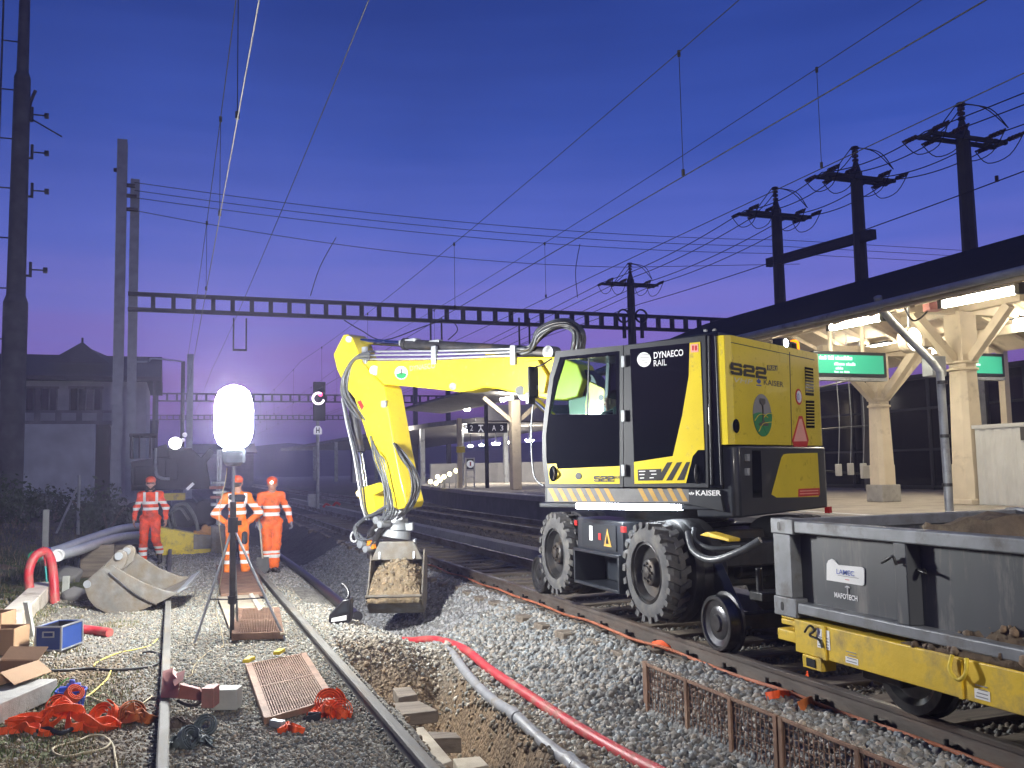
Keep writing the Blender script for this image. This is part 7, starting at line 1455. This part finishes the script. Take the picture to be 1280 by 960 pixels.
# ================================================================== STATION
PZ = .65
edge = [(11.75, -12), (11.75, 30), (12.4, 40), (14.4, 56), (17.5, 75), (24, 110)]
mb = MB(); top = [V((x, y, PZ)) for x, y in edge]+[V((60, 110, PZ)), V((60, -12, PZ))]; mb.prism(top, (0, 0, -.16)); plm = mb.build('platform', M['plat'], kind='structure', label='pale station platform along the dark track')
mb = MB(); mb.prism([V((x+.12, y, PZ-.17)) for x, y in edge]+[V((60, 110, PZ-.17)), V((60, -12, PZ-.17))], (0, 0, -1.0)); mb.build('platform_wall', M['concrete_dk'], kind='structure', label='dark concrete side wall of the platform')
P = [V((x+.35, y, PZ+.004)) for x, y in edge]; mb = MB()
for a, b_ in zip(P[:-1], P[1:]): mb.prism([a, b_, b_+V((.18, 0, 0)), a+V((.18, 0, 0))], (0, 0, .004))
mb.build('platform_line', M['white'], kind='structure')
def zc_(px, py, Yp): return PY(px, py, Yp).z
# right-hand wooden canopy: gable roof over the platform
EX_, RX, FX = 12.5, 16.8, 20.6; ye, yf = -6., 26.6
ez = PX(1280, 350, EX_).z+.16; rz = PX(1280, 293, RX).z
cn = thing('platform_canopy', (RX, 10, PZ), 'old cream timber platform canopy with a dark pitched roof', 'canopy')
rf = MB().prism([(EX_-.15, ye, ez), (RX, ye, rz), (FX, ye, ez), (FX, ye, ez-.10), (RX, ye, rz-.16), (EX_-.15, ye, ez-.10)], (0, yf-ye, 0)).build('roof', M['roof'], cn)
mb = MB(); mb.prism([(EX_, ye, ez-.11), (RX, ye, rz-.24), (FX-.1, ye, ez-.11), (FX-.1, ye, ez-.14), (RX, ye, rz-.28), (EX_, ye, ez-.14)], (0, yf-ye-.05, 0)); mb.build('ceiling', M['cream'], cn)
MB().tube([(EX_-.2, ye, ez-.05), (EX_-.2, yf, ez-.05)], .075, 10).build('gutter', M['galv'], cn, smooth=60); MB().bb((EX_-.1, ye, ez-.17), (EX_-.02, yf-.05, ez-.105)).build('fascia', M['cream'], cn)
y = ye+1
while y < yf: MB().prism([(EX_, y, ez-.145), (RX, y, rz-.285), (FX-.2, y, ez-.145), (FX-.2, y, ez-.20), (RX, y, rz-.46), (EX_, y, ez-.20)], (0, .12, 0)).build('rafter', M['cream'], cn); y += 1.05
for x, z in ((14.6, ez+.52), (16.9, zc_(1190, 384, Pz(1214, 630, PZ).y)+.42), (19.2, ez+.30)): MB().bb((x-.09, ye, z-.22), (x+.09, yf-.1, z)).build('purlin', M['cream'], cn)
def column(px, py, lab, ztop, wd, k=0):
    p = Pz(px, py, PZ); t = thing('canopy_column', p, lab, 'column'); x, y = p.x, p.y; 
    MB().prism([(x-wd*.62, y-wd*.62, PZ), (x+wd*.62, y-wd*.62, PZ), (x+wd*.62, y+wd*.62, PZ), (x-wd*.62, y+wd*.62, PZ)], (0, 0, .42 if k else .12)).build('plinth', M['concrete'] if k else M['cream'], t, bevel=.02)
    zc = ztop-1.15; w = wd
    mb = MB(); b0, b1 = PZ+(.42 if k else .12), PZ+.9
    for (z0, z1, a, b_) in ((b0, b1, w*.55, w*.55), (b1, zc, w*.52, w*.43)):
        c8 = lambda q, z: [V((x+sx*q*(1 if i else .62), y+sy*q*(.62 if i else 1), z)) for sx, sy, i in ((1, 1, 0), (1, 1, 1), (1, -1, 1), (1, -1, 0), (-1, -1, 0), (-1, -1, 1), (-1, 1, 1), (-1, 1, 0))]
        A, Bq = c8(a, z0), c8(b_, z1); mb.add(A+Bq, [(i, (i+1) % 8, 8+(i+1) % 8, 8+i) for i in range(8)]+[tuple(range(7, -1, -1)), tuple(range(8, 16))])
    mb.build('shaft', M['cream'], t)
    mb = MB()
    for dz in (0, -.16): mb.lathe((x, y, zc+dz-.05), UP, [(0, w*.5), (.02, w*.60), (.06, w*.60), (.08, w*.5)], 16)
    mb.bb((x-w*.42, y-w*.42, zc), (x+w*.42, y+w*.42, ztop)); mb.build('capital', M['cream'], t)
    for d in (V((0, 1, 0)), V((0, -1, 0)), V((1, 0, 0)), V((-1, 0, 0))):
        s = d.cross(UP); P0 = V((x, y, zc+.02))+d*w*.4; P1 = V((x, y, ztop-.05))+d*1.35; dd = (P1-P0).normalized(); n = s.cross(dd); MB().box((P0+P1)/2, ((P1-P0).length, .17, .19), (dd, s, n)).build('brace', M['cream'], t)
    MB().bb((x-1.7, y-.11, ztop-.06), (x+1.7, y+.11, ztop+.16)).build('tie_beam', M['cream'], t); MB().bb((x-.10, y-1.7, ztop-.03), (x+.10, y+1.7, ztop+.16)).build('head_beam', M['cream'], t); return t, p
c2, p2c = column(1214, 630, 'nearest cream canopy column with carved collar and diagonal braces', zc_(1190, 390, Pz(1214, 630, PZ).y), .56)
c1, p1c = column(1105, 627, 'cream canopy column on a stone plinth behind the green display', zc_(1090, 442, Pz(1105, 627, PZ).y), .46, 1)
p0c = V((p2c.x+.3, 7.5, PZ)); 
# fluorescent tubes
def tube_light(pa, pb, Xt, lb, m='tube'):
    a, b_ = PX(*pa, Xt), PX(*pb, Xt); t = thing('tube_light', (a+b_)/2, lb, 'ceiling light', 'fluorescent tubes under the canopy'); MB().tube([a, b_], .075, 12).build('tube', M[m], t, smooth=60)
    d = (b_-a).normalized(); h_ = MB(); h_.box((a+b_)/2+UP*.10, ((b_-a).length+.15, .16, .06), (d, d.cross(UP), UP)); h_.box(a-d*.05, (.10, .17, .17), (d, d.cross(UP), UP)); h_.box(b_+d*.05, (.10, .17, .17), (d, d.cross(UP), UP)); h_.build('housing', M['anth_lt'], t); return t
tube_light((1181, 380), (1272, 362), 14.0, 'big glowing tube under the canopy nearest the camera'); tube_light((1040, 409), (1103, 396.5), 14.0, 'glowing tube under the canopy above the first green display'); tube_light((1156, 440), (1176, 437), 18.6, 'small far glowing tube seen beside the downpipe'); 
for _x, _y, _lb in ((19.0, 21.5, 'tube assumed under the far side of the canopy near its end'), (19.0, 15.5, 'tube assumed under the far side of the canopy by the cabin'), (14.0, 21.3, 'tube assumed under the canopy, hidden by the excavator hood')):  # assumed tubes, added to brighten the cream columns and ceiling
    a = thing('tube_light', (_x, _y, ez+.35), 'glowing '+_lb, 'ceiling light', 'fluorescent tubes under the canopy'); MB().tube([(_x, _y-.9, ez+.30), (_x, _y+.9, ez+.30)], .075, 12).build('tube', M['tube'], a, smooth=60); MB().bb((_x-.08, _y-1, ez+.38), (_x+.08, _y+1, ez+.44)).build('housing', M['anth_lt'], a)
a = thing('tube_light', (14, 3.5, 4.4), 'glowing tube assumed under the canopy outside the picture to the right', 'ceiling light', 'fluorescent tubes under the canopy'); MB().tube([(14, 2.8, 4.42), (14, 4.6, 4.42)], .075, 12).build('tube', M['tube'], a, smooth=60)  # assumed tube, added beyond the right edge of view
# display boards hung across the platform
def display(px0, py0, px1, py1, Yd, lb, lines):
    a, b_ = PY(px0, py1, Yd), PY(px1, py0, Yd); t = thing('display_board', ((a.x+b_.x)/2, Yd, a.z), lb, 'display board', 'green departure boards'); MB().bb((a.x-.10, Yd+.012, a.z-.08), (b_.x+.10, Yd+.26, b_.z+.08)).build('case', M['blue'] if 0 else M['anth'], t, bevel=.02)
    MB().bb((a.x, Yd-.0, a.z), (b_.x, Yd+.010, b_.z)).build('screen', M['green'], t); h_ = b_.z-a.z; w_ = b_.x-a.x
    for words, x_, z_, hh in lines:
        ln = MB(); xx = a.x+w_*x_; r_ = random.Random(len(words)+int(z_*100))
        for wl in words:
            for k in range(wl): cw = w_*.016; ln.bb((xx, Yd-.005, a.z+h_*z_), (xx+cw*.78, Yd-.001, a.z+h_*(z_+hh*r_.choice((.7, .75, 1.))))); xx += cw
            xx += w_*.018
        ln.build('text_line', M['green_t'], t)
    for x_ in (.25, .75): MB().cyl((a.x+w_*x_, Yd+.13, b_.z+.08), (a.x+w_*x_, Yd+.13, ez+.3), .05, n=8).build('hanger', M['cream'], t)
    MB().bb((a.x-.1, Yd+.012, a.z-.16), (b_.x+.1, Yd+.26, a.z-.09)).build('lower_rail', M['galv'], t)
    return t
display(1023, 445, 1104, 466, 17.2, 'green lit departure board left of the plinth column', [((7, 6, 16), .02, .72, .22), ((10, 9), .24, .42, .17), ((7,), .26, .20, .15), ((4, 3, 5), .24, .03, .10)])
display(1201, 446, 1252, 466, 17.3, 'green lit departure board behind the nearest cream column', [((7,), .06, .72, .20), ((16, 10), .04, .44, .14), ((5, 2), .06, .20, .16), ((3, 4, 4), .06, .03, .10)])
# clock drum
q = PY(1137, 425, 15.8); ck = thing('platform_clock', q, 'round lit platform clock hanging under the canopy behind the downpipe', 'clock'); d = (-CF+CR*.55).normalized(); MB().lathe(q-d*.12, d, [(0, 0), (0, .26), (.02, .29), (.22, .29), (.24, .27), (.24, .255)], 28).build('drum', M['cream'], ck, smooth=40)
MB().lathe(q+d*.115, d, [(0, .255), (.004, 0)], 28).build('face', M['clockface'], ck)
for an, L_ in ((.5, .2), (2.4, .15)): e = d.cross(UP).normalized(); v = (UP*math.cos(an)+e*math.sin(an)); MB().tube([q+d*.125, q+d*.125+v*L_], .010, 5).build('hand', M['decal_k'], ck)
MB().cyl(q+UP*.28, q+UP*.75, .03, n=8).build('hanger', M['galv'], ck)
# downpipe
dpX = 13.4; Pq = [PX(1097, 371, EX_-.2), PX(1100, 384, EX_-.1), PX(1118, 405, 12.9), PX(1165, 452, dpX), PX(1175, 465, dpX), PX(1187, 640, dpX)]
dp_ = thing('downpipe', (dpX, Pq[-1].y, PZ), 'grey downpipe running slantwise from the gutter and down to the platform', 'downpipe'); MB().tube(Pq, .075, 12).build('pipe', M['galv'], dp_, smooth=60)
for (px, py) in ((1178, 478), (1181, 545), (1184, 606)): q = PX(px, py, dpX); MB().cyl(q-UP*.03, q+UP*.03, .095, n=14).build('clip', M['steel_dk'], dp_)
q = PY(1172, 458, 15.5); MB().bb((q.x-.25, 15.4, q.z-.22), (q.x+.15, 15.7, q.z+.22)).build('junction_box', M['galv'], label='grey box mounted beside the downpipe bend', cat='junction box', bevel=.02)
q = PY(1167, 382, 15.0); sp_ = MB().box(q, (.34, .34, .22), (CR, CF, UP)).build('loudspeaker', M['mauve'], label='small dark loudspeaker under the canopy by the big tube', cat='loudspeaker', bevel=.03)
MB().tube([PY(1130, 384, 15.2), PY(1140, 400, 15.2), PY(1150, 398, 15.2), PY(1160, 388, 15.1)], .02, 6, 5).build('cable', M['cable_k'], label='loose black cable hanging under the canopy', cat='cable')
# light column behind and sheet-metal cabin
q = PY(1222, 470, 19.5); MB().bb((q.x-.13, 19.4, PZ), (q.x+.13, 19.6, q.z+1.2)).build('steel_post', M['galv'], label='slim grey steel post behind the nearest cream column', cat='post', bevel=.02); q = PY(1236, 420, 19.5); MB().bb((q.x-.09, 19.0, PZ), (q.x+.09, 19.2, ez+.4)).build('timber_post', M['cream'], label='pale timber post behind the second green board', cat='post')
p = Pz(1223, 631, PZ); zc2 = PX(1224, 533, p.x).z; cb = thing('sheet_cabin', (p.x+1.2, p.y-1.7, PZ), 'off-white corrugated sheet cabin on the platform at the picture edge', 'cabin'); mb = MB(); mb.bb((p.x+.03, p.y-3.4, PZ), (p.x+2.4, p.y, zc2-.02)); yy = p.y
while yy > p.y-3.2: mb.prism([(p.x+.03, yy, PZ+.02), (p.x, yy-.04, PZ+.02), (p.x, yy-.15, PZ+.02), (p.x+.03, yy-.19, PZ+.02)], (0, 0, zc2-PZ-.08)); yy -= .26
mb.build('body', M['corr'], cb); MB().bb((p.x-.03, p.y-3.43, zc2-.05), (p.x+2.43, p.y+.03, zc2+.03)).build('roof', M['corr'], cb); q = PX(1278, 542, p.x-.012); MB().bb((p.x-.016, q.y-.3, q.z-.14), (p.x-.002, q.y+.05, q.z+.14)).build('label_plate', M['decal_sd'], cb)
# dark glazed building behind the platform
BYX = 24.; gb = thing('station_building', (BYX, 20, PZ), 'dark glazed station building behind the cream columns', 'building'); MB().bb((BYX+.1, -8, -.2), (BYX+6, 40, 4.6)).build('wall', mat('dark_facade', (.035, .038, .045), .6), gb); MB().bb((BYX, -8, PZ+.1), (BYX+.1, 36, 4.4)).build('glass_front', M['dk_glass'], gb); mb = MB(); y = -8
while y < 36: mb.bb((BYX-.06, y-.05, PZ), (BYX, y+.05, 4.5)); y += 1.9
for z in (PZ+.1, 2.0, 3.4, 4.45): mb.bb((BYX-.05, -8, z-.04), (BYX-.001, 36, z+.04))
mb.build('glazing_bars', M['anth_lt'], gb)
# cables with plugs hanging before the glazing
for i, (px, pb) in enumerate(((1048, 595), (1063, 594), (1079, 594))):
    Yh = 21.5; a = PY(px-3, 468, Yh); b_ = PY(px, pb-12, Yh); t = thing('hanging_plug', b_-UP*.3, ('hanging cable with white plug, first behind the rear hood', 'hanging cable with white plug, middle of the three', 'hanging cable with white plug nearest the plinth column')[i], 'hanging cable'); MB().tube([a+UP*1.2, a, a.lerp(b_, .5)+CR*.06, b_], .014, 6, 4).build('cable', M['galv'], t); MB().box(b_-UP*.10, (.16, .14, .34), (CR, CF, UP)).build('plug', M['corr'], t, bevel=.02)
for i, (a, b_, lb) in enumerate((((1022, 485), (1085, 470), 'upper sloping frame rail before the dark glazing'), ((1022, 537), (1088, 532), 'middle frame rail before the dark glazing'), ((1022, 588), (1075, 592), 'lower pale rail behind the hanging plugs'))): MB().tube([PY(*a, 21.8), PY(*b_, 21.8)], .03, 6).build('rail_bar', M['anth_lt'], label=lb, cat='rail')
q = PY(1081, 590, 21); MB().bb((q.x-.12, 20.95, q.z-.18), (q.x+.16, 21.05, q.z+.18)).build('socket_box', M['corr'], label='small pale socket box beside the hanging plugs', cat='socket box', bevel=.01)
# --- small gull-wing canopy with white column (mid distance)
p3c = Pz(645, 612, PZ); t = thing('gull_wing_canopy', p3c, 'small gull-wing canopy on a single white forked column beyond the excavator arm', 'canopy'); x, y = p3c.x, p3c.y; zt3 = PY(645, 500, y).z; w = .22
MB().prism([(x-w, y-w, PZ), (x+w, y-w, PZ), (x+w, y+w, PZ), (x-w, y+w, PZ)], (0, 0, zt3-PZ)).build('column', M['cream'], t, bevel=.03)
for dx, py in ((-1.5, 500), (1.5, 500), (.35, 495)): a = V((x, y, PY(645, 530, y).z)); b_ = V((x+dx, y+(1.2 if dx == .35 else 0), zt3+.1)); dd = (b_-a).normalized(); s = V((0, 1, 0)); MB().box((a+b_)/2, ((b_-a).length, .14, .18), (dd, s, s.cross(dd))).build('brace', M['cream'], t)
MB().prism([(x-2.4, y-2, zt3+.30), (x, y-2, zt3+.10), (x+2.6, y-2, zt3+.55), (x+2.6, y-2, zt3+.67), (x, y-2, zt3+.24), (x-2.4, y-2, zt3+.42)], (0, 14, 0)).build('roof', M['concrete_dk'], t)
a = PY(626, 500, y-1.4); b_ = PY(641, 497, y-1.4); t2 = thing('canopy_light', (a+b_)/2, 'bright strip light under the gull-wing canopy', 'ceiling light'); MB().tube([a, b_], .07, 10).build('tube', emit('bright_strip_light', (1., .93, .8), 260.), t2, smooth=60)
# --- long far canopy over the island platform with lamps
fz = 4.25
fc = thing('platform_canopy', (17, 70, PZ), 'long flat far canopy with many slim posts and a row of lamps', 'canopy')
P = [V((12.6, 118, 0)), V((15.0, 56, 0)), V((16.2, 50, 0)), V((24, 50, 0)), V((30, 118, 0))]
MB().prism([p+UP*fz for p in P], (0, 0, .28)).build('roof', M['concrete_dk'], fc)
MB().bb((16.8, 49.7, fz+.1), (24.2, 50.0, fz+1.0)).build('fascia', M['plaster'], fc)
for px, Yp in ((393, 100), (420, 84), (443, 74), (498, 62), (528, 58), (576, 52), (632, 58), (470, 90)):
    q = PY(px, 560, Yp); MB().bb((q.x-.14, Yp-.14, PZ), (q.x+.14, Yp+.14, fz)).build('post', M['galv'], fc)
for i, (px, py, Yp) in enumerate(((502, 539, 60), (582, 538, 52), (588, 557, 66), (602, 556, 70), (620, 554, 56), (638, 552, 60), (662, 550, 54), (585, 519, 49.5))):
    q = PY(px, py, Yp); lb = ['far lamp left of the lit arm under the long canopy', 'far lamp over the slim post with the yellow box', 'faint far lamp, first of the lower row', 'faint far lamp, second of the lower row', 'bright far lamp left of the white forked column', 'far lamp right behind the white forked column', 'bright far lamp between forked column and cab', 'small far lamp beside the dark sign post'][i]
    if i == 7: q = PY(584, 511, 49)
    tl_ = thing('platform_lamp', q, lb, 'lamp', 'far platform lamps'); r = .22 if i in (4, 6, 0, 1) else .15
    MB().lathe(q, UP, [(-.1, 0), (-.1, r), (0, r*1.3), (.03, 0)], 14).build('diffuser', M['farlamp'], tl_, smooth=40); MB().cyl(q+UP*.02, V((q.x, q.y, max(fz, q.z+.3))), .03, n=6).build('stem', M['anth'], tl_)
# dark sign post with boards 2 ... A 3
yS = 44.; q = PY(609, 605, yS); MB().cyl((q.x, yS, PZ), (q.x, yS, PY(609, 500, yS).z), .10, n=10).build('sign_post', M['dark'], label='slim dark post carrying the black platform number boards', cat='post', smooth=40)
def bsign(px0, py0, px1, py1, lb, items):
    a, b_ = PY(px0, py1, yS-.2), PY(px1, py0, yS-.2); o = MB().bb((a.x, yS-.2, a.z), (b_.x, yS-.05, b_.z)).build('platform_sign', M['dark'], label=lb, cat='sign'); w_, h_ = b_.x-a.x, b_.z-a.z
    for s, x_, ww in items: text(s, (a.x+w_*x_, yS-.204, a.z+h_*.22), (1, 0, 0), UP, w_*ww, h_*.56, M['signw'], o)
    return o
bsign(585, 529, 607, 541, 'black platform board with white 2 and a walking symbol', [('2', .12, .16)])
o = bpy.data.objects['platform_sign']; a, b_ = PY(598, 540, yS-.205), PY(604, 531, yS-.205); mb = MB(); c_ = (a+b_)/2; mb.bb((a.x, yS-.208, b_.z-.06), (b_.x, yS-.204, b_.z)); mb.tube([(c_.x, yS-.207, b_.z), (c_.x, yS-.207, c_.z), (a.x, yS-.207, a.z)], .03, 5); mb.tube([(c_.x, yS-.207, c_.z), (b_.x, yS-.207, a.z)], .03, 5); mb.build('symbol', M['signw'], o)
bsign(611, 529, 634, 541, 'black platform board with white A and 3', [('A', .18, .2), ('3', .62, .16)])
# info stand, post with yellow box, row of floor spots, retaining wall with handrail
yI = 46.; a, b_ = PY(582, 604, yI), PY(593.5, 572, yI); t = thing('info_stand', ((a.x+b_.x)/2, yI, PZ), 'white framed information stand with a red and white sign', 'sign'); mb = MB(); 
for x in (a.x, b_.x-.07): mb.bb((x, yI, PZ), (x+.07, yI+.07, b_.z))
for z in (b_.z-.07, PY(588, 597, yI).z, PY(588, 588, yI).z): mb.bb((a.x+.07, yI, z), (b_.x-.07, yI+.06, z+.06))
mb.build('frame', M['white'], t); c_ = PY(588, 580, yI); MB().bb((a.x+.07, yI+.02, PY(588, 587, yI).z), (b_.x-.07, yI+.05, b_.z-.07)).build('panel', M['anth_lt'], t); o = MB().lathe((c_.x, yI+.01, c_.z), (0, -1, 0), [(0, 0), (0, .2), (.01, .2), (.012, 0)], 20).build('round_sign', M['signw'], t); MB().bb((c_.x-.04, yI-.01, c_.z-.1), (c_.x+.04, yI-.003, c_.z+.1)).build('sign_symbol', M['red'], o)
q = PY(575, 562, 45.5); MB().bb((q.x-.22, 45.3, q.z-.16), (q.x+.22, 45.5, q.z+.16)).build('ticket_validator', M['yellow'], label='small yellow box on a slim platform post', cat='ticket box', bevel=.02); q = PY(575, 600, 45.7); MB().bb((q.x-.11, 45.6, PZ), (q.x+.11, 45.8, fz)).build('platform_post', M['cream'], label='slim pale platform post carrying the yellow box', cat='post')
for i, (px, py) in enumerate(((538, 602), (547, 596), (555, 596), (545, 604), (562, 592.5), (570, 588.5), (529, 606) if 0 else (550, 600))):
    q = PY(px, py, 47-i*.15); t = thing('floor_spot', (q.x, q.y, PZ), ['lowest glowing yellow spot at the platform end', 'yellow spot second up in the slanting row', 'yellow spot in the middle of the slanting row', 'doubled lower yellow spot near the platform floor', 'yellow spot second from the top of the slanting row', 'topmost yellow spot by the handrail', 'faint extra yellow spot between the lower ones'][i], 'lamp', 'slanting row of yellow spots'); MB().lathe(q, (-CF), [(0, 0), (0, .12), (.06, .10), (.08, 0)], 14).build('lens', M['warm'], t, smooth=40); MB().cyl((q.x, q.y+.05, PZ), (q.x, q.y+.05, q.z), .03, n=6).build('stem', M['galv'], t)
a, b_ = PY(556, 590, 47.3), PY(574, 588, 47.3); mb = MB(); mb.tube([(a.x, 47.3, PZ), (a.x, 47.3, b_.z), (b_.x, 47.3, b_.z), (b_.x, 47.3, PZ)], .03, 6); mb.build('handrail', M['galv'], label='short pale handrail behind the yellow spots', cat='railing')
MB().prism([V((16.8, 62, PZ)), V((21, 60, PZ)), V((29, 54, PZ)), V((29, 54.4, PZ)), V((21, 60.4, PZ)), V((16.8, 62.4, PZ))], (0, 0, 1.35)).build('retaining_wall', M['plaster'], label='long grey retaining wall behind the far platform', cat='wall')
mb = MB(); mb.tube([(18, 44, PZ+1.0), (30, 38, PZ+1.0)], .035, 6); mb.tube([(18, 44, PZ+.5), (30, 38, PZ+.5)], .025, 6)
for k in range(7): t_ = k/6; mb.cyl((18+12*t_, 44-6*t_, PZ), (18+12*t_, 44-6*t_, PZ+1.0), .03, n=6)
mb.build('railing', M['galv'], label='thin platform railing right of the white forked column', cat='railing')
q = PY(686, 520, 60); 
# distant hills and town silhouette
xs_ = np.linspace(-260, 420, 90); hh = 6+9*fbm(xs_*.02, xs_*0, 91)+3*fbm(xs_*.1, xs_*0, 92); mb = MB(); mb.prism([V((-260, 330, -3))]+[V((float(x), 330, float(h))) for x, h in zip(xs_, hh)]+[V((420, 330, -3))], (0, 40, 0)); mb.build('hills', mat('distant_hill', (.02, .022, .03), .9), kind='structure', label='low dark ridge on the horizon')
for i, (x0, x1, y, h, lb) in enumerate(((-9, -1.5, 75, 4.6, 'low dark shed far behind the work machine'), (2.5, 9.5, 120, 4.0, 'low dark shed far up the track'))): 
    t = thing('shed', ((x0+x1)/2, y, -.2), lb, 'building'); MB().bb((x0, y, -.2), (x1, y+8, h)).build('wall', M['concrete_dk'], t); MB().prism([(x0-.4, y-.4, h), (x1+.4, y-.4, h), (x1+.4, y+4, h+1.2), (x0-.4, y+4, h+1.2)], (0, 0, .15)).build('roof', M['roof'], t)
bpy.context.view_layer.update()
